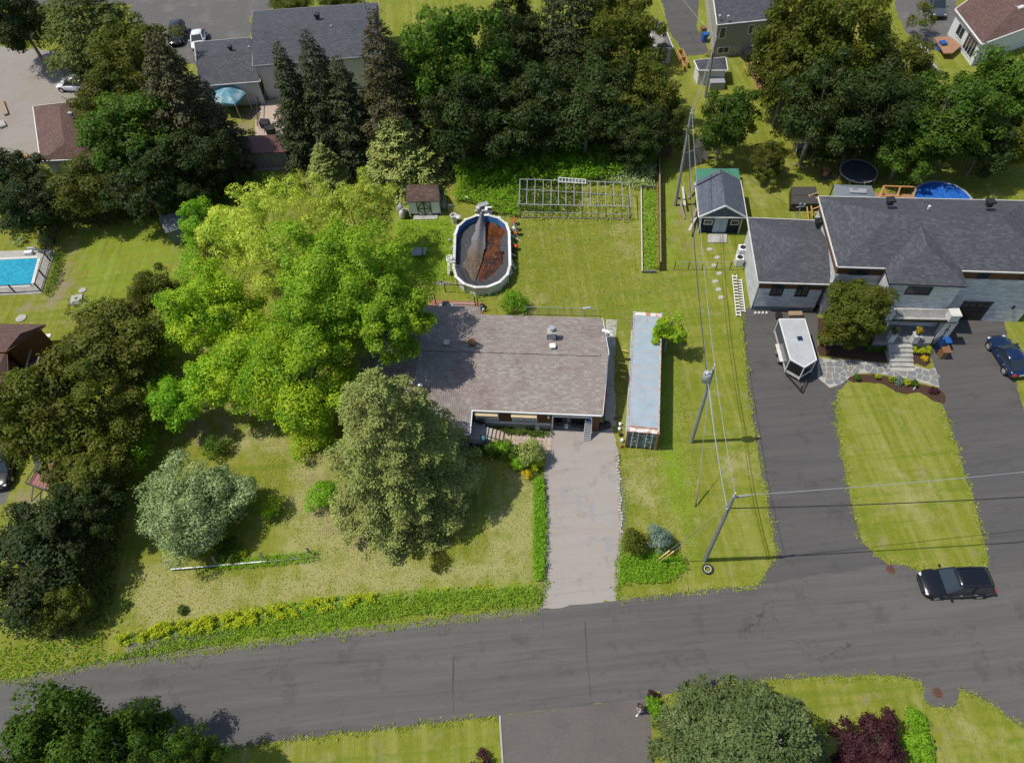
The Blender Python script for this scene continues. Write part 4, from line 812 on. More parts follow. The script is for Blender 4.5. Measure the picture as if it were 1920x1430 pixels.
def rin(u, v):   # distance to the rim
    s = LP-RP; return RP-.2-(abs(u) if abs(v) < s else math.hypot(u, abs(v)-s))
def toside(u, v, w0, w1):   # strip width hanging from the right and lower rim
    return w0
def ring_in(u, v):
    d = rin(u, v)
    if d < -.02: return False
    wv = .62+.2*math.sin(v*1.9)+.1*math.sin(v*5)
    if v < -LP*.45: wv = 1.15+.25*math.sin(u*2.2)
    if v > LP*.42 and u > 0: wv = .25
    if u < 0 and v > -LP*.35: return False
    if v > LP*.62: return False
    return d < wv
gridsurf('torn_cover', ring_in, lambda u, v: PZ-.05-.5*min(1, max(0, rin(u, v)/1.1))**1.2+.03*math.sin(u*9+v*4), 'netting', .1, pool)
# draped cover hanging from the top of the pool, covered in leaves lower down
ap = Vector((-.05, LP-.25))
def drape_in(u, v):
    if rin(u, v) < .02: return False
    t = (LP-.25-v)/(2*LP-.9)
    if t < 0 or t > 1: return False
    uc = -.05-.42*t*RP*1.15; hw = .22+t*1.0+.1*math.sin(v*4)
    if t > .45: hwr = .5-.25*(t-.45)
    else: hwr = .22+.9*t
    return uc-hw < u < uc+hwr+.35*math.sin(t*3)
def drape_z(u, v):
    t = min(1, max(0, (LP-.25-v)/(2*LP-.9))); uc = -.05-.42*t*RP*1.15; return .46+(PZ+.15)*(1-t)**1.6*max(0, 1-abs(u-uc)/(.75+1.3*t))+.05*math.sin((u-uc)*14/(1+2*t))*(1-t*.5)+.03
mm, t_, B_n, N_, L_n = _nodes('cover_with_leaves'); tcn = N_('TexCoord'); sp = N_('SeparateXYZ'); L_n(tcn.outputs['Object'], sp.inputs[0])
r_ = N_('MapRange'); r_.inputs[1].default_value = LP*.45; r_.inputs[2].default_value = -LP*.1; L_n(sp.outputs[1], r_.inputs[0]); nf = noise_fac(N_, L_n, tcn.outputs['Object'], 9, 8, .50, .60, .8); ml = N_('Math'); ml.operation = 'MULTIPLY'; L_n(r_.outputs[0], ml.inputs[0]); L_n(nf, ml.inputs[1])
c0 = mixc(N_, L_n, noise_fac(N_, L_n, tcn.outputs['Object'], 3), (.12, .124, .132), (.20, .202, .21)); c0 = mixc(N_, L_n, r_.outputs[0], c0, (.07, .045, .028)); L_n(mixc(N_, L_n, ml.outputs[0], c0, (.26, .20, .14)), B_n.inputs['Base Color']); B_n.inputs['Roughness'].default_value = .8
gridsurf('draped_cover', drape_in, drape_z, mm, .08, pool)
def sunk_in(u, v):
    return rin(u, v) > -.02 and u < -.25+.35*math.sin(v*1.1+.6) and not drape_in(u, v)
gridsurf('sunken_cover', sunk_in, lambda u, v: .445+.10*max(0, 1-rin(u, v)/.8)+.012*math.sin(u*11+v*7), 'netting', .12, pool)
x = MB()
for i in range(420):
    u = random.uniform(-RP, RP); v = random.uniform(-LP, LP)
    if rin(u, v) < .1: continue
    zz = (drape_z(u, v)+.02 if drape_in(u, v) and v < LP*.3 else .435) 
    if ring_in(u, v): continue
    c = pp(u, v, zz); a = random.random()*6.3; s_ = random.uniform(.03, .07); x.quad(*(c+Vector((math.cos(a+k*1.57)*s_*(1 if k % 2 else .6), math.sin(a+k*1.57)*s_*(1 if k % 2 else .6), random.uniform(0, .02))) for k in range(4)))
o = x.build('fallen_leaves', mat('dead_leaf', (.34, .25, .16), (.2, .13, .07), 8), pool); o['kind'] = 'stuff'
# things round the pool
def hoses(name, label, pts, m='white', r=.035, cat='hose', parent=None):
    x = MB(); x.tube(pts, r, 6); return single(x, name, m, label, cat)
st = thing('pool_ladder', 'white curly pool ladder hooked over the lower left rim of the oval pool', 'ladder', tuple(P(846, 520)))
for s_ in (0, .5):
    b = P(852, 510, 0)+Vector((0, -s_, 0)); x = MB(); x.tube([b+Vector((-.55, 0, 0)), b+Vector((-.4, 0, 1.5)), b+Vector((-.2, 0, 1.85)), b+Vector((.1, 0, 1.85)), b+Vector((.3, 0, 1.4))], .05); x.build('rail', 'white', st)
for k in range(4): x = MB(); b = P(852, 510, 0); x.box(b+Vector((-.52+.04*k, -.25, .3+.33*k)), (.2, .5, .05)); x.build('tread', 'white', st)
x = MB(); b = P(848, 505, 0)
for k in range(3): x.ring(b+Vector((-.1, .1*k, 1.3+.1*k)), .28, .04, 14, 5)
x.build('hose_coil', 'white', st)
pm = thing('filter_stand', 'grey pool pump and filter crates stacked at the far end of the oval pool', 'pump', tuple(P(912, 402)))
for (nm, px, py, z, s_, m, rz) in (('crate', 905, 398, .5, (.9, .7, .9), 'trim_grey', .1), ('lid', 906, 383, 1.3, (1.05, .55, .08), 'steel', .25), ('housing', 916, 394, 1.15, (.7, .55, .5), 'white', -.1), ('screen', 918, 392, 1.42, (.45, .35, .06), 'black', -.1), ('bracket', 896, 392, 1.1, (.25, .5, .5), 'offwhite', .2)):
    x = MB(); x.box(P(px, py, z), s_, rz=rz); x.build(nm, m, pm, bevel=.02)
x = MB(); x.lathe(P(852, 416, 0), [(.3, 0), (.3, .75), (.36, .8), (.36, .95), (.28, .96), (.26, .6), (.1, .6)], 18); single(x, 'open_drum', 'offwhite', 'round white drum with an open top at the upper left of the oval pool', 'drum', smooth=False)
x = MB(); x.lathe(P(860, 407, .9), [(.3, 0), (.32, .05), (.05, .1)], 18); single(x, 'garden_disc', 'offwhite', 'beige round lid just above the white drum by the pool', 'lid', smooth=True)
ex = thing('cultivator', 'small machine with red hood and black drum beside the right pool rim', 'garden machine', tuple(P(967, 468)))
x = MB(); x.lathe(P(968, 464, .3), [(.1, 0), (.24, .1), (.2, .3), (.05, .36)], 10); x.build('hood', 'red', ex, smooth=True)
x = MB(); x.cyl(P(962, 474, .35), P(965, 466, .3), .17, n=10); x.build('drum', 'black', ex, smooth=True)
x = MB(); x.tube([P(967, 468, .3), P(961, 455, .9), P(958, 448, 1.0)], .025); x.build('handle', 'blackmetal', ex)
for i, (px, py) in enumerate(((961, 421), (964, 432), (967, 441))):
    t_c = thing('folding_chair', ('farthest', 'middle', 'nearest')[i]+' of three collapsed red and white folding chairs on the right of the pool', 'chair', tuple(P(px, py)), 0, 'folding chairs by the pool')
    b = P(px, py); x = MB()
    for s_ in (-.22, .22): x.tube([b+Vector((-.3+s_*.3, s_, .02)), b+Vector((.15, s_, .75)), b+Vector((.3, s_, .9))], .02); x.tube([b+Vector((.3, s_, .02)), b+Vector((-.1, s_, .6))], .02)
    x.build('frame', 'alu', t_c); x = MB(); x.quad(b+Vector((-.15, -.2, .35)), b+Vector((.2, -.2, .45)), b+Vector((.2, .2, .45)), b+Vector((-.15, .2, .35))); x.build('seat', 'red' if i != 1 else 'white', t_c); x = MB(); x.quad(b+Vector((.12, -.2, .5)), b+Vector((.3, -.2, .9)), b+Vector((.3, .2, .9)), b+Vector((.12, .2, .5))); x.build('backrest', 'jacket' if i else 'red', t_c)
for i in range(3):
    b = P(953+i*2, 478+i*12, 0); hoses('pool_hose', ('upper', 'middle', 'lower')[i]+' white ribbed hose tangled against the right wall of the oval pool', [b+Vector((.1*math.sin(k*2+i), .35*k*(-1) ** (k//3), .15+.12*k)) for k in range(6)], 'white', .04)
for i, (px, py, m) in enumerate(((957, 497, 'trim_grey'), (955, 508, 'steel'), (951, 516, 'blackmetal'))):
    x = MB(); x.lathe(P(px, py), [(.22, 0), (.27, .1), (.2, .4), (.05, .46)], 10); single(x, 'filter_pot', m, ('grey filter pot against the lower right pool wall', 'silver filter pot below the grey one at the pool wall', 'black filter pot nearest the lawn at the lower right pool wall')[i], 'filter', smooth=True)
x = MB(); x.beam(P(962, 512, .1), P(950, 505, .5), .08); single(x, 'plank', 'white', 'short white plank leaning on the lower right of the oval pool', 'plank')
tb = thing('garden_table', 'weathered grey garden table with bench on the grass left of the oval pool', 'table', tuple(P(785, 472)))
for nm, u, z, s_ in (('top', 0, .7, (.9, 1.0, .06)), ('bench', .75, .42, (.3, 1.0, .05)), ('base', 0, .35, (.5, .6, .66))): x = MB(); x.box(P(782, 472, z)+Vector((u, 0, 0)), s_, rz=-.12); x.build(nm, 'trim_grey', tb)
hoses('arched_pole', 'thin white arched rod standing in the green undergrowth beyond the pool', [P(868, 369, .1), P(872, 368, .7), P(877, 371, .9), P(879, 378, .2)], 'white', .04, 'rod')
x = MB()
for k in range(5): b = P(843+k*3, 400); x.beam(b, b+Vector((0, 0, 1.2)), .05)
for z in (.2, 1.1): x.beam(P(843, 400)+Vector((0, 0, z)), P(855, 400)+Vector((0, 0, z)), .05)
single(x, 'wire_gate', 'steel', 'small grey wire gate panel between the white shed and the pool', 'gate')
x = MB()
for k in range(6): c = P(816+k*5, 530+.5*k); x.box(c+Vector((0, 0, .03)), (.3, .5, .05), rz=-.3); 
single(x, 'stepping_boards', 'wood_old', 'row of short pale stepping boards at the left foot of the pool ladder', 'boards')

# ------------------------------------------------------------------ white shed
sz = 2.0
Qs = [P(762, 349, 2.6), P(821, 350, 2.6), P(824, 377, sz), P(762, 379, sz)]
sh = thing('garden_shed', 'small white garden shed with cream double doors crossed by dark braces', 'shed', tuple(P(792, 395)))
R4 = [Vector((q.x, q.y, q.z)) for q in Qs]; bk = [R4[0]+Vector((-.0, 1.4, -.9)), R4[1]+Vector((0, 1.4, -.9))]
x = MB(); x.add([R4[3], R4[2], R4[1], R4[0], R4[3]-Vector((0, 0, .08)), R4[2]-Vector((0, 0, .08)), bk[1], bk[0]], [(0, 1, 2, 3), (4, 5, 1, 0), (3, 2, 6, 7)]); x.build('roof', 'roof_shed', sh)
fa, fb = P(764, 404, 0), P(824, 404, 0); fa.y = R4[3].y+.15; fb.y = R4[2].y+.15; fa.x = R4[3].x+.12; fb.x = R4[2].x-.1
mb = MB(); mb.prism([(fa.x, fa.y), (fb.x, fb.y), (bk[1].x-.1, bk[1].y-.1), (bk[0].x+.1, bk[0].y-.1)], .0, 1.6); mb.build('body', 'siding_white', sh)
U2 = (fb-fa).normalized(); n2 = Vector((U2.y, -U2.x, 0)); LL = (fb-fa).length
for t0, t1 in ((0.0, .26), (.73, 1.0)):
    x = MB(); x.quad(*(fa+U2*(LL*t)+n2*.04+Vector((0, 0, z)) for t, z in ((t0, .35), (t1, .35), (t1, 1.93), (t0, 1.93)))); x.build('panel', 'white', sh)
    x = MB(); x.quad(*(fa+U2*(LL*t)+n2*.045+Vector((0, 0, z)) for t, z in ((t0, .02), (t1, .02), (t1, .34), (t0, .34)))); x.build('base_panel', 'paint_navy', sh)
for k, (t0, t1) in enumerate(((.27, .495), (.505, .72))):
    x = MB(); x.quad(*(fa+U2*(LL*t)+n2*.06+Vector((0, 0, z)) for t, z in ((t0, .1), (t1, .1), (t1, 1.9), (t0, 1.9)))); dr = x.build('door', 'cream' if 0 else 'offwhite', sh)
    x = MB(); q = lambda t, z: fa+U2*(LL*t)+n2*.09+Vector((0, 0, z))
    for a, b in (((t0, .12), (t1, .12)), ((t0, 1.88), (t1, 1.88)), ((t0+.01, .1), (t0+.01, 1.9)), ((t1-.01, .1), (t1-.01, 1.9)), ((t0, 1.0), (t1, 1.0)), ((t0, 1.0), (t1, 1.88) if k == 0 else (t1, 1.0)), ((t0, 1.0), (t1, .12)) if k == 0 else ((t0, .12), (t1, 1.0)), ((t0, 1.88), (t1, 1.0)) if k else ((t0, 1.0), (t1, 1.88))): x.beam(q(*a), q(*b), .07, .03, up=tuple(n2))
    x.build('brace', 'wood_old' if 0 else 'paint_grey', dr)
x = MB(); x.box(fa.lerp(fb, .5)+n2*.35+Vector((0, 0, .05)), (LL*.8, .6, .1), rz=math.atan2(U2.y, U2.x)); x.build('sill_slab', 'concrete', sh)
for i, (px, py, r, m, lab, nm) in enumerate(((752, 398, .4, 'trim_grey', 'grey covered machine against the left side of the white shed', 'covered_machine'), (755, 409, .3, 'offwhite', 'pale grey plastic tub left of the shed doors', 'tub'), (765, 409, .25, 'black', 'black tub at the left foot of the shed doors', 'tub'), (828, 370, .35, 'blackmetal', 'dark barrow of scrap at the right side of the white shed', 'scrap_heap'), (833, 392, .3, 'wood_old', 'grey bundle of sticks right of the white shed', 'stick_bundle'))):
    x = MB(); x.lathe(P(px, py), [(r*.8, 0), (r, .3), (r*.9, .8), (r*.4, 1.0)], 9); single(x, nm, m, lab, 'garden clutter', smooth=True)
b = P(760, 408); hoses('white_hoop', 'white hoop arching over the tubs left of the shed doors', [b+Vector((-.6, 0, .1)), b+Vector((-.4, 0, .9)), b+Vector((0, .1, 1.15)), b+Vector((.5, .1, .9)), b+Vector((.7, .1, .4))], 'white', .035, 'hoop')
for i in range(6): x = MB(); b = P(824+i*2.5, 372+4*i); x.beam(b, b+Vector((-.4+.1*i, .5, 1.1+.1*(i % 3))), .05); single(x, 'scrap_pole', ('alu', 'red', 'steel', 'wood_old', 'offwhite', 'steel')[i], ('silver', 'red', 'dull steel', 'weathered wooden', 'off white', 'short grey')[i]+' pole leaning in the scrap at the right of the white shed', 'pole')

# ------------------------------------------------------------------ greenhouse frame
gh = thing('greenhouse_frame', 'bare galvanised greenhouse frame standing over grass beyond the mown lawn', 'frame', tuple(P(1080, 400)))
gz = 1.75; g0, g1, g2, g3 = P(975, 336, gz), P(1180, 343, gz), P(1182, 387, gz), P(973, 383, gz)
def gl(a, b, w_=.07, nm='tube', m='steel'): x = MB(); x.beam(a, b, w_, w_); return x.build(nm, m, gh)
gl(g0, g1); gl(g3, g2); gl(g0, g3); gl(g1, g2); 
for k in range(1, 14): t = k/14+(.004*math.sin(k*5)); gl(g0.lerp(g1, t)+Vector((0, random.uniform(-.05, .05), 0)), g3.lerp(g2, t), .06, 'rafter')
gl(g0.lerp(g3, .4), g1.lerp(g2, .55), .045, 'purlin')
for k in range(0, 15, 2): q = g3.lerp(g2, k/14); gl(q, Vector((q.x, q.y, 0)), .06, 'post')
for k in range(0, 15, 3): q = g0.lerp(g1, k/14); gl(q, Vector((q.x, q.y, 0)), .06, 'post')
b0, b1 = Vector((g3.x, g3.y, 0)), Vector((g2.x, g2.y, 0)); gl(b0+Vector((0, 0, .1)), b1+Vector((0, 0, .1)), .12, 'base_board', 'wood_old'); gl(b0+Vector((0, 0, .75)), b1+Vector((0, 0, .75)), .05, 'rail')
gl(Vector((g2.x, g2.y, .1)), Vector((g1.x, g1.y, .1)), .12, 'base_board', 'wood_old'); gl(Vector((g3.x, g3.y, .1)), Vector((g0.x, g0.y, .1)), .12, 'base_board', 'wood_old')
sf = thing('loose_rack', 'narrow white lattice rack resting on the far edge of the greenhouse frame', 'rack', tuple(P(1072, 340)))
for ya, yb in ((333, 337), (341, 344)): x = MB(); x.beam(P(1047, ya, 1.9), P(1099, yb, 1.9), .07); x.build('rail', 'white', sf)
for k in range(9): x = MB(); x.beam(P(1048+k*6.2, 333+.5*k, 1.9), P(1048+k*6.2, 341+.4*k, 1.9), .05); x.build('slat', 'white', sf)

# ------------------------------------------------------------------ raised bed and brown fence on the right boundary
rb = thing('raised_bed', 'long narrow weedy bed edged with pale boards in front of the brown fence', 'garden bed', tuple(P(1215, 430)))
for a, b in (((1202, 350), (1204, 509)), ((1204, 509), (1231, 509)), ((1202, 350), (1228, 350))): x = MB(); x.beam(P(*a, .2), P(*b, .2), .09, .3); x.build('board', 'offwhite' if a[0] == b[0]-2 else 'wood_old', rb)
bf = thing('boundary_fence', 'tall reddish brown board fence between the raised bed and the neighbour', 'fence', tuple(P(1235, 400)))
pa, pb = P(1234, 296, 0), P(1236, 508, 0); nb = 46
for k in range(nb): a, b = pa.lerp(pb, k/nb), pa.lerp(pb, (k+.94)/nb); x = MB(); x.beam(a+Vector((0, 0, .62)), b+Vector((0, 0, .62)), .06, 1.15+random.uniform(-.04, .04)); x.build('board', 'fence_brown', bf)
for k in range(9): a = pa.lerp(pb, k/8); x = MB(); x.beam(a+Vector((.08, 0, 0)), a+Vector((.08, 0, 1.35)), .1); x.build('post', 'fence_brown', bf)
x = MB(); x.beam(pa+Vector((0, 0, 1.22)), pb+Vector((0, 0, 1.22)), .12, .05); x.build('cap_rail', 'wood', bf)
for k in range(6): a = P(1234, 296).lerp(P(1258, 292), k/6); b = P(1234, 296).lerp(P(1258, 292), (k+.94)/6); x = MB(); x.beam(a+Vector((0, 0, .65)), b+Vector((0, 0, .65)), .06, 1.3); x.build('board', 'fence_brown', bf)

# ------------------------------------------------------------------ back deck with barbecue
dk = thing('brick_patio', 'red brick patio with thin dark posts behind the bungalow', 'patio', tuple(P(860, 575)))
x = MB(); x.prism([P(808, 563).to_2d(), P(903, 568).to_2d(), P(905, 592).to_2d(), P(806, 590).to_2d()][::-1], 0, .12); x.build('floor', 'paver_red', dk)
for px, py, h in ((818, 572, 1.6), (898, 583, 2.1), (893, 583, 2.0), (836, 548, 1.2), (890, 552, 1.2)): x = MB(); x.beam(P(px, py), P(px, py)+Vector((0, 0, h)), .09); x.build('post', 'fence_brown' if px > 891 else 'blackmetal', dk)
x = MB(); x.beam(P(836, 548)+Vector((0, 0, 1.15)), P(890, 552)+Vector((0, 0, 1.15)), .06); x.build('rail', 'blackmetal', dk)
bq = thing('barbecue', 'black gas barbecue standing at the left end of the brick patio', 'barbecue', tuple(P(836, 572)))
for nm, z, s_, m in (('cabinet', .5, (.6, .5, .75), 'black'), ('side_shelf', .9, (1.3, .45, .04), 'steel')): x = MB(); x.box(P(836, 573, z), s_, rz=-.08); x.build(nm, m, bq, bevel=.02)
x = MB(); x.cyl(P(836, 573, 1.0)-Vector((.32, 0, 0)), P(836, 573, 1.0)+Vector((.32, 0, 0)), .27, n=14); x.build('hood', 'black', bq, smooth=False)
rk = thing('metal_shelf_rack', 'tangle of grey metal shelving frames on the patio behind the bungalow', 'shelf', tuple(P(868, 578)))
for k in range(3):
    y0 = 568+5*k; x = MB(); x.beam(P(848, y0, .9), P(893, y0+2, .9), .05); x.beam(P(848, y0, .35), P(893, y0+2, .35), .05); x.build('shelf_rail', 'offwhite' if k == 0 else 'steel', rk)
for k in range(8): x = MB(); x.beam(P(850+k*6, 569, .9), P(852+k*6, 580, .35), .04); x.build('strut', 'steel', rk)
for i, (px, py, m, lab) in enumerate(((905, 577, 'blackmetal', 'dark tangle of wire and leaves right of the patio posts'), (907, 583, 'offwhite', 'small white pot beside the bungalow back wall'))): x = MB(); x.lathe(P(px, py), [(.12, 0), (.3-.15*i, .1), (.25-.12*i, .35), (.1, .4)], 9); single(x, 'heap' if i == 0 else 'pot', m, lab, 'pot' if i else 'heap', smooth=True)
# chain link fence behind the house
cf = thing('chain_link_fence', 'low galvanised chain link fence on the lawn behind the bungalow', 'fence', tuple(P(1050, 590)))
for a, b in (((985, 590), (1115, 593)),):
    for z in (1.1,): x = MB(); x.cyl(P(*a)+Vector((0, 0, z)), P(*b)+Vector((0, 0, z)), .022, n=6); x.build('top_rail', 'steel', cf)
    for k in range(7): q = P(*a).lerp(P(*b), k/6); x = MB(); x.cyl(q, q+Vector((0, 0, 1.15)), .03, n=6); x.build('post', 'steel', cf)
    x = MB(); A, B = P(*a), P(*b); L_ = (B-A).length; k = 0
    while k*.16 < L_:
        for s_ in (-1, 1): t0 = k*.16/L_; t1 = min(1, max(0, t0+s_*1.05/L_)); x.beam(A.lerp(B, t0)+Vector((0, 0, .05)), A.lerp(B, t1)+Vector((0, 0, .05+1.05*abs(t1-t0)*L_/1.05)), .006)
        k += 1
    o = x.build('mesh', 'steel', cf); o['kind'] = 'stuff'

# ------------------------------------------------------------------ old rail in the front lawn, posts, poles
rl = thing('old_rail_fence', 'leaning grey posts with a long pale rail lying beside the silver bush', 'fence', tuple(P(460, 1050)))
for a, b in (((574, 1026), (587, 1042)), ((487, 1034), (497, 1055)), ((398, 1043), (408, 1060))): x = MB(); x.beam(P(*b, 0), P(*a, 1.0), .14); x.build('post', 'wood_old', rl)
x = MB(); x.beam(P(320, 1067, .25), P(500, 1052, .35), .09); x.build('rail', 'steel', rl); x = MB(); x.beam(P(500, 1053, .2), P(592, 1043, .2), .1); x.build('rail', 'wood_old', rl)
carpet('weeds_along_rail', [(400, 1050), (500, 1040), (590, 1030), (595, 1050), (500, 1060), (400, 1068)], 260, .1, .5, .12, 'lf_bright', 'weeds growing up round the old rail in the front lawn', None)

# ================================================================== NEIGHBOUR HOUSE ON THE RIGHT
ze = 6.3
nA = [P(1535, 368, ze), P(1571, 499, ze)]
FRdir = (P(1920, 510, ze)-P(1571, 499, ze)).normalized()
NFL, NFR = nA[1], nA[1]+FRdir*17.3; NBL = nA[0]; NBR = NBL+(NFR-NFL)
nh, NW = house('split_level_house', 'large grey roofed house with white stone walls and an attached garage', [NBL, NBR, NFR, NFL], ze, 8.1, 'x', 4.5, 4.2, 'siding_brown', 'roof_grey', ins=.28, trim='offwhite',
   wins=[('f', .06, .15, 5.1, 6.0, dict(frame='black', mull=1)), ('f', .66, .71, 5.15, 6.0, dict(frame='black', mull=1)), ('f', .86, .91, 5.15, 6.0, dict(frame='black', mull=1))])
# stone veneer below the brown band
U3 = FRdir; n3 = Vector((U3.y, -U3.x, 0)); fA, fB = NW[3], NW[2]; LF = (fB-fA).length
def nw(t, z, off=0.0): p = fA.lerp(fB, t)+n3*off; return Vector((p.x, p.y, z))
x = MB(); x.add([nw(0, 0, .08), nw(1, 0, .08), nw(1, 5.1, .08), nw(0, 5.1, .08), nw(1, 5.1, 0), nw(0, 5.1, 0)], [(0, 1, 2, 3), (3, 2, 4, 5)]); x.build('stone_veneer', 'stone_white', nh)
x = MB(); x.quad(nw(0, 0, .05), Vector((NW[0].x, NW[0].y, 0)), Vector((NW[0].x, NW[0].y, 5.0)), nw(0, 5.0, .05)); x.build('stone_veneer', 'stone_white', nh)
# front projection with its own hip
pq = [P(1662, 430, ze), P(1780, 433, ze), P(1814, 537, ze), P(1667, 531, ze)]
v = (pq[2]-pq[3]).normalized(); nn = Vector((-v.y, v.x, 0)); pq[0] = pq[3]+nn*6.5; pq[1] = pq[2]+nn*6.5
mb = MB(); roofsolid(mb, pq, ze-.01, 7.75, 'y', 0, 3.0, .15); mb.build('roof', ['roof_grey', 'black'], nh, label='front hip over the entrance')
Wp = inset(pq, .22)
for i, j in ((3, 2), (0, 3), (2, 1)): a, b = Wp[i], Wp[j]; x = MB(); x.quad((a.x, a.y, 0), (b.x, b.y, 0), (b.x, b.y, ze-.16), (a.x, a.y, ze-.16)); x.build('stone_veneer', 'stone_white', nh)
a, b = Wp[3], Wp[2]; window(nh, a.lerp(b, .27), a.lerp(b, .62), 4.9, 5.85, n3, 'black', 'glass', .07, 0)
# garage door
gA, gB = fA+U3*((P(1785, 603, 0)-fA).dot(U3)), fA+U3*((P(1838, 603, 0)-fA).dot(U3))
gd2 = MB(); gd2.quad(*(q+n3*.1+Vector((0, 0, z)) for q, z in ((gA, .02), (gB, .02), (gB, 2.35), (gA, 2.35)))); gdo = gd2.build('garage_door', 'black', nh)
for r_ in range(4):
    for c_ in range(4):
        q0 = gA.lerp(gB, (c_+.08)/4)+n3*.13; q1 = gA.lerp(gB, (c_+.92)/4)+n3*.13; z0 = .1+.56*r_; x = MB(); x.quad(q0+Vector((0, 0, z0)), q1+Vector((0, 0, z0)), q1+Vector((0, 0, z0+.46)), q0+Vector((0, 0, z0+.46))); x.build('panel' if r_ != 3 else 'pane', 'blackmetal' if r_ != 3 else 'glass', gdo)
x = MB(); x.beam(gA+n3*.15+Vector((0, 0, 2.42)), gB+n3*.15+Vector((0, 0, 2.42)), .12, .12); x.build('lintel', 'black', nh)
x = MB(); q = fA+U3*((P(1872, 585, 0)-fA).dot(U3))+n3*.14; x.box(q+Vector((0, 0, 1.9)), (.14, .12, .35)); x.build('wall_lamp', 'black', nh)
for px, py in ((1667, 383), (1853, 386), (1740, 392)): c = P(px, py, 7.8); roofvent(nh, c.x, c.y, c.z, 'blackmetal' if px != 1740 else 'white', .55 if px != 1740 else .15, .6 if px != 1740 else .35)
# left lower wing
zl = 4.0
Ql = [P(1402, 408, zl), P(1545, 414, zl), P(1556, 532, zl), P(1422, 528, zl)]
_, LWW = house('wing', '', Ql, zl, 5.2, 'x', 3.6, .2, 'siding_brown', 'roof_grey', ins=.3, found=('found_dark', .55), trim='offwhite', t=nh, wins=[('f', .2, .40, 2.0, 3.4, dict(frame='black', mull=1)), ('f', .6, .80, 2.0, 3.4, dict(frame='black', mull=1))])
a, b = LWW[3], LWW[2]; nl_ = Vector(((b-a).y, -(b-a).x, 0)).normalized()
x = MB()
for t0, t1, z0, z1 in ((0, 1, .6, 1.98), (0, .195, 1.98, 2.95), (.405, .595, 1.98, 2.95), (.805, 1, 1.98, 2.95)): A, B = a.lerp(b, t0)+nl_*.06, a.lerp(b, t1)+nl_*.06; x.quad(A+Vector((0, 0, z0)), B+Vector((0, 0, z0)), B+Vector((0, 0, z1)), A+Vector((0, 0, z1)))
x.build('stone_veneer', 'stone_white', nh)
a, b = LWW[0], LWW[3]; x = MB(); o_ = Vector((-.05, 0, 0)); x.quad(a+o_, b+o_, b+o_+Vector((0, 0, 3.7)), a+o_+Vector((0, 0, 3.7))); x.build('stone_veneer', 'stone_white', nh)
c = P(1533, 422, 4.75); roofvent(nh, c.x, c.y, c.z, 'blackmetal', .55, .6)
x = MB(); c = P(1493, 410, 4.0); x.tube([c, c+Vector((0, 0, 1.6))], .05); x.box(c+Vector((0, 0, 1.4)), (.8, .06, .06)); x.box(c+Vector((.3, 0, 1.6)), (.15, .1, .2)); x.box(c+Vector((-.1, 0, 1.7)), (.15, .1, .2)); x.build('service_mast', 'steel', nh)
# porch
pr = thing('entrance_porch_roof', 'flat dark porch canopy on white stone piers in front of the grey roofed house', 'porch', tuple(P(1710, 640)))
zc_ = 3.2; cq = [P(1664, 573, zc_), P(1784, 576, zc_), P(1796, 602, zc_), P(1660, 598, zc_)]
x = MB(); x.prism([v.to_2d() for v in cq], zc_-.28, zc_); x.build('canopy', 'blackmetal', pr)
for ya, yb in ((579, 580), (596, 598)): x = MB(); x.beam(P(1676, ya, zc_+.05), P(1778, yb, zc_+.05), .22, .06); x.build('capping', 'concrete', pr)
x = MB(); x.quad(P(1676, 580, zc_+.012), P(1676, 596, zc_+.012), P(1779, 598, zc_+.012), P(1778, 581, zc_+.012)); x.build('membrane', 'concrete_dark', pr)
for px, py in ((1664, 589), (1787, 592)): c = P(px, py, zc_+.3); x = MB(); x.box(c, (.75, .75, .7), rz=-.1); q = x.build('pier', 'stone_white', pr); y = MB(); y.box(c+Vector((0, 0, .4)), (.85, .85, .1), rz=-.1); y.build('pier_cap', 'offwhite', q)
fz = 1.0; fq = [P(1652, 588, fz), P(1775, 592, fz), P(1745, 643, fz), P(1638, 641, fz)]
x = MB(); x.prism([v.to_2d() for v in fq], 0, fz); x.build('platform', 'concrete_dark', pr)
UU = (fq[2]-fq[3]).normalized(); VV = Vector((UU.y, -UU.x, 0)); s0 = P(1666, 642, fz); s1 = P(1711, 643, fz); Wd = (s1-s0).length
stp = thing('front_steps', 'flight of six pale grey steps up to the white stone porch', 'steps', (s0.x, s0.y, 0))
for k in range(6): a_ = Vector((s0.x, s0.y, 0))+VV*(.38*k); x = MB(); x.prism([a_, a_+UU*Wd, a_+UU*Wd+VV*.37, a_+VV*.37], 0, fz-.16*(k+1)+.03); x.build('step', 'concrete', stp)
for k, (px, py) in enumerate(((1668, 638), (1712, 640))):
    c = P(px, py, fz); x = MB(); x.box((c.x, c.y, fz+.45), (.5, .5, .9), rz=-.1); x.box((c.x, c.y, fz+.93), (.6, .6, .08), rz=-.1); x.build('pier', 'stone_white', pr)
    x = MB(); x.lathe((c.x, c.y, fz+.97), [(.14, 0), (.22, .3), (.18, .28)], 12); y = single(x, 'flower_pot', 'black', ('left', 'right')[k]+' black flower pot on a low pier at the top of the pale steps', 'flower pot', 'pots on the porch piers', smooth=True)
    p_, n_2, s_, t_2, C_ = crown_pts(.32, .25, 8, 160, .12, low=-.2); o = meshobj(leafmesh('flowers', p_, n_2, s_, t_2, 'lf_orange' if k else 'lf_olive'), 'flowers', y); o.location = (0, 0, .45)
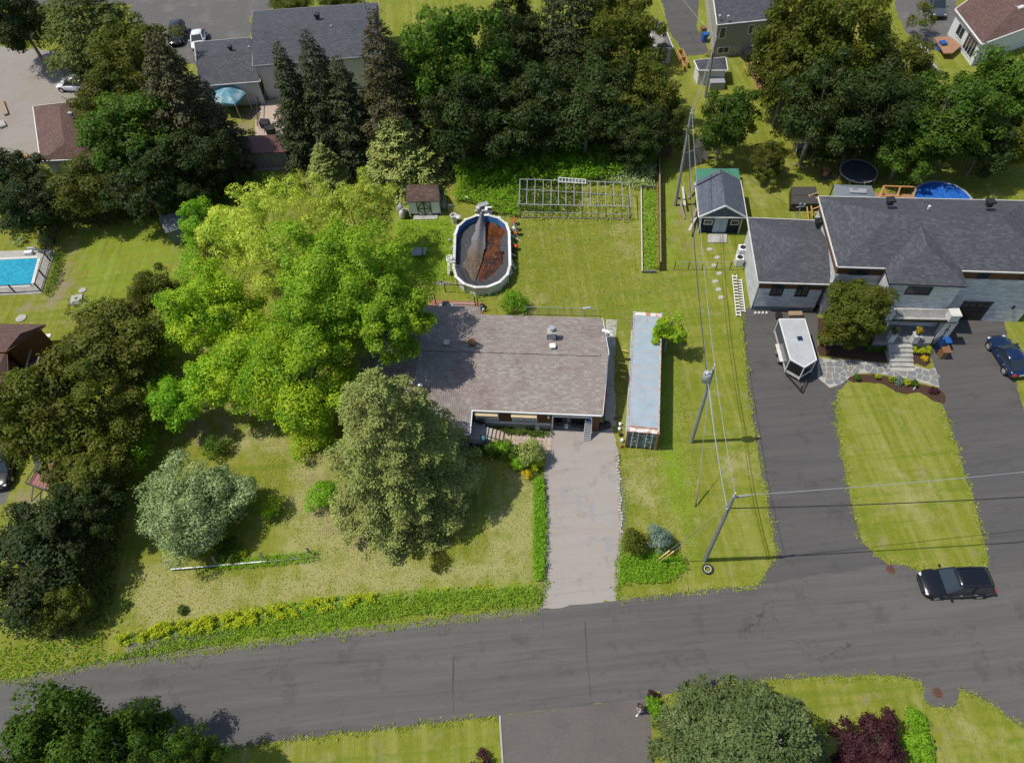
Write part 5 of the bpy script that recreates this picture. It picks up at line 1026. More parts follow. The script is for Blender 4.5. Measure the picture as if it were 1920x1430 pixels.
# numbered pier
qa, qb = P(1746, 645, .05), P(1757, 645, .05); qa.z = qb.z = 0; npz = 3.0
x = MB(); d3 = UU; n4 = VV; a_ = Vector((qa.x, qa.y, 0)); x.prism([a_, a_+d3*.95, a_+d3*.95-n4*.5, a_-n4*.5], 0, npz); nump = x.build('number_pier', 'offwhite', pr)
def digit(mb, ch, o, s):   # strokes of 1 and 0
    seg = {'1': [((.5, 0), (.5, 1)), ((.3, .8), (.5, 1))], '0': [((.2, .1), (.2, .9)), ((.8, .1), (.8, .9)), ((.2, .95), (.8, .95)), ((.2, .05), (.8, .05))]}[ch]
    for (a, b), (c, d) in seg: mb.beam(o+d3*(a*s*.7)+Vector((0, 0, b*s)), o+d3*(c*s*.7)+Vector((0, 0, d*s)), .06, .03, up=tuple(n4))
x = MB()
for k, ch in enumerate('1010'): digit(x, ch, a_+d3*.32+n4*.02+Vector((0, 0, 2.3-.47*k)), .36)
x.build('house_number', 'black', nump)
for k, (px, py, m, lab) in enumerate(((1766, 650, 'blue_bin', 'bright blue wheeled bin behind the brown bin at the number pier'), (1757, 657, 'paint_navy', 'dark navy wheeled bin squeezed beside the number pier'), (1765, 668, 'brown_bin', 'brown wheeled bin at the corner of the porch bed'))):
    t = thing('wheeled_bin', lab, 'bin', tuple(P(px, py)), -.1); x = MB(); x.prism([(-.25, -.3), (.25, -.3), (.3, .35), (-.3, .35)], .08, .95); x.build('body', m, t, local=True, bevel=.03); x = MB(); x.box((0, 0, 1.0), (.66, .78, .08)); x.build('lid', m, t, local=True, bevel=.03)
    x = MB(); x.cyl((-.28, .3, .1), (.28, .3, .1), .1, n=10); x.build('wheel', 'rubber', t, local=True)
for k in range(6):
    px = (1630, 1645, 1658, 1716, 1728, 1740)[k]; shrub('round_box_shrub', ('leftmost', 'second', 'third', 'fourth', 'fifth', 'rightmost')[k]+' of six clipped round green shrubs along the white stone porch', px, 655+(3 if k > 2 else 0), 8, .7, 'lf_gold' if k > 2 else 'lf_green', 500, .09, 'clipped shrubs by the porch')
for k, (px, py, r, m, lab) in enumerate(((1607, 708, 6, 'lf_green', 'leftmost low green plant in the curved mulch bed'), (1645, 707, 4, 'lf_gold', 'small yellow plant left of the larger pair in the curved mulch bed'), (1669, 711, 5, 'lf_gold', 'yellow plant beside the bluish clump in the mulch bed'), (1686, 715, 10, 'nd_blue', 'bluish green clump in the middle of the mulch bed'), (1699, 718, 5, 'lf_gold', 'yellow plant right of the bluish clump in the mulch bed'), (1716, 720, 7, 'lf_green', 'low green plant beside the small white light in the mulch bed'), (1752, 733, 9, 'lf_purple', 'dark purple shrub at the right tip of the mulch bed'), (1733, 672, 5, 'lf_orange', 'small orange plant in the bed right of the steps'))):
    shrub('bed_plant', lab, px, py, r, .5, m, 420, .12, 'plants in the mulch beds', 'plant')
x = MB(); x.cyl(P(1713, 730), P(1713, 730)+Vector((0, 0, .3)), .06, n=8); single(x, 'path_light', 'white', 'tiny white path light at the lower edge of the mulch bed', 'light')
# rear garden of that house
tr = thing('trampoline', 'round black trampoline with pale rim in the garden behind the grey roofed house', 'trampoline', tuple(P(1610, 335)))
c = P(1610, 321, .9); R_ = (P(1645, 325, .9)-P(1575, 317, .9)).length/2; x = MB(); x.add([c+Vector((R_*math.cos(i*math.pi/20), R_*math.sin(i*math.pi/20), 0)) for i in range(40)], [list(range(40))]); x.build('jumping_mat', 'tramp', tr)
x = MB(); x.ring(c, R_, .07, 40, 6); x.build('rim', 'trim_grey', tr)
for k in range(8): a = k*math.pi/4; q = c+Vector((R_*math.cos(a), R_*math.sin(a), 0)); x = MB(); x.beam(q, Vector((q.x, q.y, 0)), .06); x.build('leg', 'steel', tr)
sw = thing('garden_swing', 'two seat garden swing with white frame under the trees', 'swing', tuple(P(1508, 292)))
b = P(1490, 296); 
for s_ in (0, 1): q = b+Vector((2.0*s_, 0, 0)); x = MB(); x.tube([q, q+Vector((.1, .4, .9)), q+Vector((0, .6, 1.7))], .05); x.tube([q+Vector((0, 1.2, 0)), q+Vector((0, .6, 1.7))], .05); x.build('frame', 'offwhite', sw)
x = MB(); x.beam(b+Vector((0, .6, 1.7)), b+Vector((2, .6, 1.7)), .08); x.build('top_bar', 'offwhite', sw)
x = MB(); x.box(b+Vector((1, .5, .55)), (1.6, .55, .08)); x.build('seat', 'tramp', sw); x = MB(); x.box(b+Vector((1, .8, .85)), (1.6, .1, .6), rx=-.2); x.build('backrest', 'trim_grey', sw)
x = MB(); x.prism([P(1536, 321).to_2d(), P(1558, 322).to_2d(), P(1565, 336).to_2d(), P(1540, 338).to_2d()][::-1], 0, .05); single(x, 'paver_pad', 'paver_grey', 'small square paver pad under the fire bowl', 'paving')
x = MB(); x.lathe(P(1548, 326, .05), [(.3, 0), (.22, .3), (.42, .5), (.42, .6), (.3, .58)], 14); x.cyl(P(1548, 326, .7), P(1549, 325, 1.0), .3, .12, 12); single(x, 'fire_bowl', 'rust', 'rusty fire bowl with red lid on the small paver pad', 'fire pit', smooth=True)
ht = thing('hot_tub', 'square dark covered hot tub on the lawn beside the grey roofed house', 'hot tub', tuple(P(1508, 378)))
x = MB(); q = [P(1484, 350, .95), P(1530, 350, .95), P(1535, 382, .95), P(1484, 383, .95)]; x.prism([v.to_2d() for v in q][::-1], 0, .85); x.build('cabinet', 'black', ht)
for k in range(2): x = MB(); a_, b_, c_, d_ = q; l0, l1 = a_.lerp(d_, k/2+.01), a_.lerp(d_, (k+1)/2-.01); r0, r1 = b_.lerp(c_, k/2+.01), b_.lerp(c_, (k+1)/2-.01); x.prism([l0.to_2d(), l1.to_2d(), r1.to_2d(), r0.to_2d()], .86, .98); x.build('cover_half', 'bronze', ht, bevel=.03)
wd = thing('timber_stair_frame', 'orange timber stair frame beside the black hot tub', 'stairs', tuple(P(1530, 395)))
for k in range(5): x = MB(); x.beam(P(1515+3*k, 368+8*k, .9-.1*k), P(1536+3*k, 360+8*k, 1.2-.1*k), .12, .04); x.build('tread', 'wood_new' if k % 2 else 'wood', wd)
x = MB(); x.beam(P(1517, 365, 1.0), P(1524, 405, .4), .1); x.build('stringer', 'wood_new', wd); x = MB(); x.beam(P(1513, 388, .8), P(1516, 412, .8), .1); x.build('stringer', 'wood_new', wd)
gz_ = thing('gazebo', 'grey canvas gazebo roof behind the large grey roofed house', 'gazebo', tuple(P(1600, 375)))
q = [P(1564, 346, 2.3), P(1634, 348, 2.3), P(1645, 376, 2.3), P(1560, 376, 2.3)]; ct_ = sum(q, Vector())/4+Vector((0, 0, .5)); x = MB()
for i in range(4): x.quad(q[i], q[(i+1) % 4], ct_)
x.build('canopy', 'grey_fabric', gz_)
for v_ in q: x = MB(); x.beam(v_-Vector((0, 0, .02)), Vector((v_.x, v_.y, 0)), .08); x.build('post', 'blackmetal', gz_)
x = MB(); x.quad(P(1592, 352, 2.75), P(1625, 354, 2.75), P(1625, 362, 2.72), P(1594, 361, 2.72)); x.build('vent_flap', 'trim_grey', gz_)
df = thing('timber_deck_frame', 'orange timber railing frame of a deck behind the grey roofed house', 'deck', tuple(P(1690, 360)))
tp = [P(1657, 349, 1.9), P(1718, 351, 1.9)]
for a_, b_ in ((tp[0], tp[1]), (P(1650, 368, 1.3), P(1712, 370, 1.3)), (tp[0], P(1648, 370, 1.2)), (tp[0], P(1662, 370, 1.2)), (P(1688, 350, 1.9), P(1682, 368, 1.3)), (tp[1], P(1712, 370, 1.3))): x = MB(); x.beam(a_, b_, .12); x.build('rail', 'wood_new', df)
x = MB(); x.prism([P(1640, 362, 1).to_2d(), P(1720, 364, 1).to_2d(), P(1722, 380, 1).to_2d(), P(1640, 378, 1).to_2d()][::-1], .8, 1.0); x.build('floor', 'deckwood', df)
rp = thing('round_pool', 'round above ground pool with blue water showing over the roof edge', 'pool', tuple(P(1768, 380)))
c = P(1768, 374, 1.25); R_ = (P(1822, 374, 1.25)-P(1714, 374, 1.25)).length/2; x = MB(); x.lathe((c.x, c.y, 0), [(R_, 0), (R_, 1.25)], 24); x.build('wall', 'offwhite', rp)
for k in range(16): a, b = 2*math.pi*k/16, 2*math.pi*(k+.96)/16; x = MB(); x.quad(*(Vector((c.x, c.y, 1.27))+Vector((r*math.cos(t), r*math.sin(t), 0)) for r, t in ((R_+.12, a), (R_+.12, b), (R_-.12, b), (R_-.12, a)))); x.build('top_rail', 'trim_grey', rp)
x = MB(); x.add([Vector((c.x, c.y, 1.255))+Vector(((R_-.1)*math.cos(i*math.pi/16), (R_-.1)*math.sin(i*math.pi/16), 0)) for i in range(32)], [list(range(32))]); x.build('water', mat('pool_water_blue', (.015, .08, .38), (.03, .15, .46), 1.6, .06, bump=.5, bs=2.2), rp)
hp = thing('heat_pump', 'white outdoor heat pump units against the left wall of the white stone house', 'air conditioner', tuple(P(1388, 485)))
for px, py, z, s_ in ((1391, 472, .7, (.75, .8, 1.2)), (1386, 488, .5, (.7, .7, .85))): x = MB(); x.box(P(px, py, z), s_, rz=-.1); q = x.build('cabinet', 'white', hp, bevel=.03); y = MB(); y.cyl(P(px, py, z)+Vector((0, 0, s_[2]/2)), P(px, py, z)+Vector((0, 0, s_[2]/2+.02)), .28, n=16); y.build('fan_grille', 'blackmetal', q)
for k in range(2):
    ld = thing('ladder', ('left', 'right')[k]+' of two white extension ladders lying along the left wall of the stone house', 'ladder', tuple(P(1380+k*9, 550)))
    a_, b_ = P(1377+9*k, 515+8*k, .2), P(1385+8*k, 593-8*k, .2)
    d = (b_-a_).normalized(); s = Vector((-d.y, d.x, 0))*.2
    for q in (-1, 1): x = MB(); x.beam(a_+s*q, b_+s*q, .05, .08); x.build('rail', 'white', ld)
    for i in range(13): c = a_.lerp(b_, (i+.5)/13); x = MB(); x.beam(c-s, c+s, .1, .04); x.build('rung', 'white', ld)
x = MB()
for i in range(4): x.box(P(1416+i*7, 587, .1), (.16, .22, .2))
single(x, 'white_blocks', 'offwhite', 'row of four small pale blocks on the driveway in front of the wing', 'blocks')
for i, (px, py, s_, m, nm, lab) in enumerate(((1482, 578, (1.1, .35, .06), 'rust', 'rusty_plate', 'rusty plate on the ground under the two black windows'), (1491, 589, (1.2, .5, .35), 'wood', 'firewood_rack', 'small rack of firewood between trailer and stone wing'), (1460, 592, (.5, .7, .3), 'black', 'tarp_bundle', 'black tarp bundle behind the enclosed trailer'), (1537, 580, (.6, .6, .6), 'black', 'black_box', 'black box at the corner of the stone pier by the round tree'))): x = MB(); x.box(P(px, py, s_[2]/2), s_, rz=-.1*i); single(x, nm, m, lab, nm.replace('_', ' '), bevel=.03)
# enclosed trailer with a wedge nose
tl = thing('enclosed_trailer', 'grey enclosed cargo trailer with wedge nose and dark lower panels', 'trailer', tuple(P(1495, 670)))
zt = 2.25; T = [P(1461, 598, zt), P(1509, 598, zt), P(1531, 674, zt), P(1509, 688, zt), P(1482, 673, zt)]; Tz = [Vector((p.x, p.y, 0)) for p in T]
x = MB(); x.prism([p.to_2d() for p in Tz][::-1], zt-.04, zt); x.build('roof', mat('trailer_roof', (.42, .43, .43), (.36, .37, .37), 1.2, .5, bump=.1), tl)
k5 = len(Tz); cen = sum(Tz, Vector())/5
for i in range(k5):
    a, b = Tz[i], Tz[(i+1) % k5]; a, b = a.lerp(cen, .02), b.lerp(cen, .02); nose = i in (2, 3)
    for z0, z1, m in ((.45, .8, 'offwhite'), (.8, 2.0, 'paint_black' if nose else 'paint_grey'), (2.0, zt-.045, 'offwhite')): x = MB(); x.quad(a+Vector((0, 0, z0)), b+Vector((0, 0, z0)), b+Vector((0, 0, z1)), a+Vector((0, 0, z1))); x.build('wall_panel', m, tl)
    x = MB(); x.beam(Tz[i]+Vector((0, 0, .45)), Tz[i]+Vector((0, 0, zt)), .07); x.build('corner_trim', 'white', tl); x = MB(); x.beam(Tz[i]+Vector((0, 0, zt-.04)), Tz[(i+1) % k5]+Vector((0, 0, zt-.04)), .07, .1); x.build('roof_trim', 'white', tl)
sd = (Tz[4]-Tz[0]); so_ = Vector((sd.y, -sd.x, 0)).normalized(); so_ = -so_ if so_.dot(Tz[0]-cen) < 0 else so_
for t in (.48, .68): q = Tz[0].lerp(Tz[4], t)+so_*.12+Vector((0, 0, .34)); x = MB(); x.cyl(q-so_*.1, q+so_*.1, .34, n=16); w_ = x.build('wheel', 'rubber', tl); y = MB(); y.cyl(q+so_*.09, q+so_*.12, .2, n=12); y.build('rim', 'alu', w_)
x = MB(); q0, q1 = Tz[0].lerp(Tz[4], .36)+so_*.14, Tz[0].lerp(Tz[4], .80)+so_*.14; x.beam(q0+Vector((0, 0, .74)), q1+Vector((0, 0, .74)), .28, .06); x.build('mudguard', 'offwhite', tl)
x = MB(); x.box(T[0].lerp(T[2], .55)+Vector((.1, .2, .06)), (.4, .4, .1)); x.build('roof_vent', 'paint_navy', tl)
qn = Tz[3]; fd = (Tz[3]-(Tz[0]+Tz[1])/2).normalized(); x = MB(); x.beam(Tz[4]+Vector((0, 0, .45)), qn+fd*1.1+Vector((0, 0, .45)), .08); x.beam(Tz[2]+Vector((0, 0, .45)), qn+fd*1.1+Vector((0, 0, .45)), .08); x.cyl(qn+fd*.9+Vector((0, 0, .1)), qn+fd*.9+Vector((0, 0, .8)), .05); x.build('hitch', 'blackmetal', tl)

# ================================================================== VEHICLES
def loft(st, n_out=None):
    """st: list of (x, [(y,z)...]) half sections from the bottom to the top centre"""
    mb = MB(); k = len(st[0][1]); V = []
    for x, s in st: V.append([(x, y, z) for y, z in s]+[(x, -y, z) for y, z in s[::-1][1:] if True])
    m = len(V[0]); vs = [p for r in V for p in r]; fs = [(i*m+j, i*m+j+1, (i+1)*m+j+1, (i+1)*m+j) for i in range(len(V)-1) for j in range(m-1)]
    fs += [list(range(m))[::-1], [(len(V)-1)*m+j for j in range(m)]]; return mb.add(vs, fs)
def car(name, label, px0, py0, px1, py1, paint, L=4.6, W=1.85, Hc=1.65, cat='car', suv=True):
    """rear pixel -> front pixel on the ground"""
    r, f = P(px0, py0, .6), P(px1, py1, .6); d = f-r; rz = math.atan2(d.y, d.x); c = (r+f)/2
    t = thing(name, label, cat, (c.x, c.y, 0), rz); h = W/2; b = .95 if suv else .88; l2 = L/2
    S = []
    for x, wf, zl, zb, zc in ((-l2, .78, .45, b*.86, b*.9), (-l2+.12, .90, .3, b*.98, b+.02), (-l2*.72, .98, .26, b, b+.03), (-l2*.3, 1, .25, b, b+.03), (l2*.15, 1, .25, b*.98, b+.02), (l2*.45, .99, .25, b*.93, b*.99), (l2*.78, .96, .26, b*.84, b*.92), (l2*.94, .86, .3, b*.70, b*.78), (l2, .68, .4, b*.6, b*.66)):
        S.append((x, [(h*wf*.86, zl), (h*wf*.99, zl+.12), (h*wf, (zl+zb)/2), (h*wf*.97, zb-.05), (h*wf*.9, zb), (h*wf*.5, zc-.01), (0, zc)]))
    o = loft(S).build('body', paint, t, local=True, smooth=True); sb = o.modifiers.new('s', 'SUBSURF'); sb.levels = 1; sb.render_levels = 1
    xw0, xr1, xr2, xw3 = l2*.42, l2*.08, -l2*.78 if suv else -l2*.42, -l2*.93 if suv else -l2*.80; wb, wr = h*.88, h*.72; zr = Hc
    x = MB(); B_ = [(xw0, wb, b), (xw0, -wb, b), (xw3, -wb, b), (xw3, wb, b)]; Rf = [(xr1, wr, zr-.05), (xr1, -wr, zr-.05), (xr2, -wr, zr-.07), (xr2, wr, zr-.07)]
    for nm, q in (('windscreen', (0, 1)), ('side_window', (1, 2)), ('rear_window', (2, 3)), ('side_window', (3, 0))):
        i, j = q; y = MB(); y.quad(B_[i], B_[j], Rf[j], Rf[i]); y.build(nm, 'glass', t, local=True)
    x = MB()
    st = [(xr1+.12, .86, zr-.08), (xr1-.1, .98, zr-.02), (0, 1, zr) if xr1 > .1 else (xr1-.4, 1, zr), ((xr1+xr2)/2-.2, 1, zr), (xr2+.15, .98, zr-.03), (xr2-.12, .9, zr-.08)]
    st.sort(key=lambda s: -s[0]); o = loft([(a, [(wr*wf*1.04, z-.06), (wr*wf*.98, z-.02), (wr*wf*.5, z+.015), (0, z+.025)]) for a, wf, z in st]).build('roof', paint, t, local=True, smooth=True)
    for s in (-1, 1):
        for (xa, za, xb, zb_) in ((xw0, b, xr1, zr-.05), (xw3, b, xr2, zr-.07), ((xw0+xw3)/2-.05, b, (xr1+xr2)/2, zr-.05)):
            y = MB(); y.beam((xa, s*wb*1.005, za), (xb, s*wr*1.02, zb_), .09, .05); y.build('pillar', paint, t, local=True)
        for xx in (l2*.62, -l2*.6):
            y = MB(); y.cyl((xx, s*(h-.22), .33), (xx, s*(h+.005), .33), .33, n=20); w_ = y.build('wheel', 'rubber', t, local=True); y = MB(); y.cyl((xx, s*(h+.005), .33), (xx, s*(h+.02), .33), .21, n=14); y.build('rim', 'alu', w_, local=True)
            y = MB(); y.ring((xx, s*(h-.02), .36), .37, .045, 20, 5, 'Y'); y.build('wheel_arch', 'black', t, local=True)
        y = MB(); y.box((l2*.90, s*h*.66, b*.70), (.2, .30, .10), rz=-s*.35); y.build('headlight', 'lamp', t, local=True, bevel=.03); y = MB(); y.box((-l2+.03, s*h*.72, b*.85), (.16, .3, .22), rz=s*.2); y.build('tail_light', 'redlamp', t, local=True, bevel=.03)
        y = MB(); y.box((l2*.36, s*(h+.1), b+.08), (.14, .22, .14)); y.build('mirror', paint, t, local=True, bevel=.03)
        for xx in (.0, -l2*.42): y = MB(); y.box((xx, s*(h*.995), b*.82), (.18, .03, .04)); y.build('door_handle', 'alu' if paint != 'paint_white' else 'steel', t, local=True)
        if suv: y = MB(); y.beam((xr1-.05, s*wr*.9, zr+.05), (xr2+.05, s*wr*.9, zr+.04), .04); y.build('roof_rail', 'blackmetal', t, local=True)
    y = MB(); y.box((l2*.995, 0, .5), (.06, W*.55, .2)); y.build('grille', 'black', t, local=True, bevel=.02); y = MB(); y.box((-l2-.02, 0, .72), (.03, .45, .14)); y.build('number_plate', 'plate', t, local=True)
    return t
car('suv', 'black suv driving on the street past the two driveways', 1852, 1090, 1729, 1094, 'paint_black', 4.7, 1.95, 1.7)
car('hatchback', 'dark navy blue car parked on the far right driveway', 1913, 702, 1868, 632, 'paint_navy', 4.3, 1.8, 1.42, suv=False)
car('suv', 'dark grey suv parked at the top right beside the brown roof', 1746, -10, 1765, 36, 'paint_grey', 4.6, 1.85, 1.65)
car('car', 'white car parked at the top left behind the grey garage roof', 376, 52, 368, 96, 'paint_white', 4.4, 1.8, 1.5, suv=False)
car('pickup', 'dark vehicle parked left of the white car at the top left', 338, 42, 326, 88, 'paint_black', 4.8, 1.9, 1.7)
car('van', 'white vehicle peeking out above the reddish garage roof', 160, 160, 118, 158, 'paint_white', 4.6, 1.9, 1.7)
car('car', 'black car at the left edge below the brown house', 14, 838, -4, 905, 'paint_black', 4.5, 1.85, 1.5, suv=False)
ut = thing('utility_trailer', 'small open utility trailer with faded red bed on the left lawn', 'trailer', tuple(P(85, 880)))
q = [P(88, 850, .6), P(117, 856, .6), P(90, 921, .6), P(53, 908, .6)]; a_, b_, c_, d_ = q
for k in range(6): l0, l1 = a_.lerp(b_, k/6), a_.lerp(b_, (k+.92)/6); m0, m1 = d_.lerp(c_, k/6), d_.lerp(c_, (k+.92)/6); x = MB(); x.prism([v.to_2d() for v in (l0, m0, m1, l1)], .56, .62); x.build('board', mat('faded_red', (.34, .13, .12), (.24, .12, .10), 4, .8) if k == 0 else bpy.data.materials['faded_red'], ut)
for i in range(4): x = MB(); x.beam(q[i]+Vector((0, 0, .35)), q[(i+1) % 4]+Vector((0, 0, .35)), .06); x.beam(q[i]+Vector((0, 0, .02)), q[(i+1) % 4]+Vector((0, 0, .02)), .07); x.beam(q[i], q[i]+Vector((0, 0, .35)), .06); x.build('rail', 'blackmetal', ut)
for e0, e1 in ((a_, d_), (b_, c_)): c = e0.lerp(e1, .55); o_ = (c-sum(q, Vector())/4).normalized(); x = MB(); x.cyl(Vector((c.x, c.y, .3)), Vector((c.x, c.y, .3))+o_*.22, .3, n=14); x.build('wheel', 'rubber', ut)
x = MB(); m_ = c_.lerp(d_, .5); dd = (m_-a_.lerp(b_, .5)).normalized(); x.beam(c_.lerp(d_, .25), m_+dd*1.2, .07); x.beam(c_.lerp(d_, .75), m_+dd*1.2, .07); x.build('hitch', 'blackmetal', ut)
x = MB(); x.box(a_.lerp(d_, .45)+Vector((.2, .1, .3)), (.5, 1.6, .5), rz=.45); x.build('load_box', 'black', ut)

# ================================================================== POLES AND WIRES
def pole(label, bx, by, ty, r=.16):
    b = P(bx, by); lo, hi = 0, 20
    for _ in range(40):
        m_ = (lo+hi)/2; v = RC.T @ (np.array([b.x, b.y, m_])-np.array([0, 0, CAMH])); yy = v[1]/v[2]*FPX+PH/2
        if yy > ty: lo = m_
        else: hi = m_
    t = thing('utility_pole', label, 'utility pole', (b.x, b.y, 0), 0, 'wooden utility poles'); x = MB(); x.cyl(b, b+Vector((0, 0, hi)), r, r*.72, 12); x.build('shaft', 'polewood', t); return t, b, hi
p1, B1, H1 = pole('wooden utility pole with a grey transformer can beside the container', 1296, 828, 690)
p2, B2, H2 = pole('wooden utility pole with a short top arm nearest the street', 1321, 1050, 930)
p3, B3, H3 = pole('wooden utility pole rising left of the navy shed', 1266, 385, 212)
p4, B4, H4 = pole('wooden utility pole in front of the beige house at the top', 1322, 182, 75)
x = MB(); c = B1+Vector((-.3, 0, H1-1.5)); x.lathe(c, [(.05, 0), (.3, .05), (.3, .95), (.2, 1.05), (.05, 1.1)], 14); x.build('transformer', 'steel', p1, smooth=True)
x = MB()
for k in range(3): x.cyl(c+Vector((-.25+.2*k, -.15, 1.05)), c+Vector((-.25+.2*k, -.15, 1.35)), .045, n=6)
x.build('insulator', 'offwhite', p1)
for B_, H_3, p_ in ((B1, H1, p1), (B2, H2, p2), (B3, H3, p3), (B4, H4, p4)):
    x = MB(); x.cyl(B_+Vector((0, 0, H_3)), B_+Vector((0, 0, H_3+.45)), .05, n=6); x.build('insulator', 'offwhite', p_); x = MB(); x.cyl(B_+Vector((-.15, -.1, H_3-1.9)), B_+Vector((-.15, -.1, H_3-1.5)), .06, n=6); x.build('bracket', 'steel', p_)
x = MB(); x.beam(B2+Vector((0, 0, H2-.15)), B2+Vector((1.0, .05, H2-.15)), .12); x.build('arm', 'polewood', p2)
def wire(label, a, b, sag, r=.018, n=16, m='steel'):
    x = MB(); pts = [a.lerp(b, k/n)-Vector((0, 0, sag*4*(k/n)*(1-k/n))) for k in range(n+1)]; x.tube(pts, r, 4); return single(x, 'cable', m, label, 'cable', 'overhead cables')
T1, T2, T3, T4 = (B_+Vector((0, 0, h)) for B_, h in ((B1, H1+.4), (B2, H2+.4), (B3, H3+.4), (B4, H4+.4)))
wire('top power line from the transformer pole to the pole at the street', T1, T2, .25); wire('top power line over the lawn between the navy shed pole and the transformer pole', T3, T1, .7); wire('top power line between the two farthest poles', T4, T3, .5)
dz = Vector((-.15, 0, -1.8)); wire('lower phone line between the transformer pole and the street pole', T1+dz, T2+dz, .35, .03); wire('lower phone line between the shed pole and the transformer pole', T3+dz, T1+dz, .9, .03, m='blackmetal'); dz2 = Vector((.1, 0, -2.6)); wire('lowest slack cable between the transformer pole and the street pole', T1+dz2, T2+dz2, .45, .02)
wire('long lowest cable between the shed pole and the transformer pole', T3+dz2, T1+dz2, 1.1, .02); wire('upper street line running right from the arm of the street pole', B2+Vector((1, 0, H2)), P(2300, 842, 9.5), .5, .02); wire('lower street line running right from the street pole', B2+Vector((0, 0, H2-1.7)), P(2300, 905, 8), .6, .035, m='blackmetal')
wire('service drop from the shed pole to the grey roofed house', T3+dz, P(1493, 395, 5.0), .4, .02, m='blackmetal'); wire('thin line between the two farthest poles', T4+dz, T3+dz, .6, .025); wire('thin line from the farthest pole towards the beige house', T4, P(1340, 40, 5.5), .2, .015); wire('line leading off from the farthest pole across the asphalt', T4, P(1240, -60, 8), .5, .015)
gw = [(P(1226, 1054, .05), P(1258, 1030, 2.2)), (P(1228, 1056, .05), P(1266, 1032, 2.2))]
for k, (a, b) in enumerate(((P(1226, 1055), B2+Vector((0, 0, H2-.6))), (P(1232, 1056), B2+Vector((0, 0, H2-2.2))))):
    x = MB(); x.cyl(a, b, .014, n=4); single(x, 'guy_wire', 'steel', ('upper', 'lower')[k]+' guy wire from the street pole down to the small spruces', 'cable', 'guy wires'); d = (b-a).normalized(); x = MB(); x.cyl(a, a+d*2.4, .05, n=8); single(x, 'guy_guard', 'yellow', ('upper', 'lower')[k]+' pale yellow guard tube on the guy wires by the blue spruce', 'guard tube', 'guy wire guards', smooth=True)
a = P(1304, 950); b = B1+Vector((0, 0, H1-1)); x = MB(); x.cyl(a, b, .014, n=4); x.cyl(a+Vector((.15, 0, 0)), b-Vector((0, 0, 1)), .014, n=4); single(x, 'guy_wire', 'steel', 'guy wires running from the transformer pole down to the lawn', 'cable'); d = (b-a).normalized(); x = MB(); x.cyl(a, a+d*2.4, .05, n=8); single(x, 'guy_guard', 'wood', 'beige guard tube standing on the lawn below the transformer pole', 'guard tube', smooth=True)
tb_ = thing('tyre_planter', 'old tyre planter at the foot of the street pole', 'tyre', tuple(P(1327, 1066))); x = MB(); x.ring(P(1327, 1066, .12), .3, .11, 20, 8); x.build('tyre', 'rubber', tb_, smooth=True); x = MB(); x.ring(P(1327, 1066, .22), .24, .03, 20, 6); x.build('rim', 'offwhite', tb_)
for k, (px, py) in enumerate(((1670, 1067), (1758, 1298))):
    mh = thing('storm_drain', ('rusty round drain cover near the lawn island above the black suv', 'rusty round drain cover in the asphalt bay at the lower right')[k], 'drain', tuple(P(px, py))); c = P(px, py, .022); x = MB(); x.lathe(c, [(.36, 0), (.36, .012)], 20); x.build('cover', 'manhole', mh)
    for s_ in range(5): x = MB(); x.box(c+Vector((0, -.22+.11*s_, .02)), (.5-.05*abs(s_-2), .04, .01), rz=.1); x.build('slot', 'black', mh)
# drain shadowed dark car wires done; guy post fence on the right
nf = thing('wire_fence', 'low wire fence with dark posts crossing the side lawn', 'fence', tuple(P(1320, 505)))
for k in range(6): q = P(1264+26*k, 506); x = MB(); x.beam(q, q+Vector((0, 0, 1.1)), .06); x.build('post', 'blackmetal', nf)
x = MB(); x.beam(P(1264, 506)+Vector((0, 0, 1.05)), P(1394, 506)+Vector((0, 0, 1.05)), .03); x.beam(P(1264, 506)+Vector((0, 0, .5)), P(1394, 506)+Vector((0, 0, .5)), .02); x.build('wire', 'steel', nf)

# ================================================================== OTHER HOUSES AND SHEDS
def Z0(v): return Vector((v.x, v.y, 0))
def house_px(name, label, px, ze, zr, ridge, h0, h1, wall, roof, **k): return house(name, label, [Z0(P(a, b, ze)) for a, b in px], ze, zr, ridge, h0, h1, wall, roof, **k)
gt, _ = house_px('house', 'long grey shingle roofed house with a pale blue back wall behind the spruces', [(474, 21), (708, 5), (712, 103), (474, 123)], 4.6, 5.7, 'x', .2, .2, 'siding_white', 'roof_grey', ins=.35, trim='trim_grey')
house_px('wing', '', [(364, 79), (470, 70), (487, 152), (374, 161)], 3.2, 4.2, 'x', .4, .0, 'siding_white', 'roof_grey', ins=.35, trim='offwhite', t=gt)
for px, py, z, m, s in ((433, 93, 4.2, 'blackmetal', .5), (596, 35, 5.6, 'blackmetal', .6), (621, 51, 5.5, 'steel', .2), (467, 90, 4.3, 'steel', .2)): c = P(px, py, z); roofvent(gt, c.x, c.y, c.z, m, s, s)
x = MB(); c = P(686, 20, 5.5); x.cyl(c, c+Vector((0, 0, 1.6)), .14, n=10); x.build('stove_pipe', 'steel', gt)
house_px('garage', 'reddish brown hip roofed garage beside the gravel yard', [(62, 199), (176, 186), (192, 296), (76, 301)], 2.9, 4.1, 'y', 2.6, 1.2, 'siding_white', 'roof_brown', ins=.35)
c = P(134, 216, 4.1); x = MB(); x.box(c+Vector((0, 0, .15)), (.5, .4, .4)); single(x, 'roof_ventilator', 'steel', 'square metal vent on the ridge of the reddish garage roof', 'vent')
bh, _ = house_px('brown_house', 'brown shingle roofed house at the left edge with a shaded timber porch', [(-150, 606), (84, 609), (11, 658), (-150, 664)], 3.3, 3.9, 'x', .3, .1, 'siding_brown', 'roof_brown', ins=.3, trim='siding_brown')
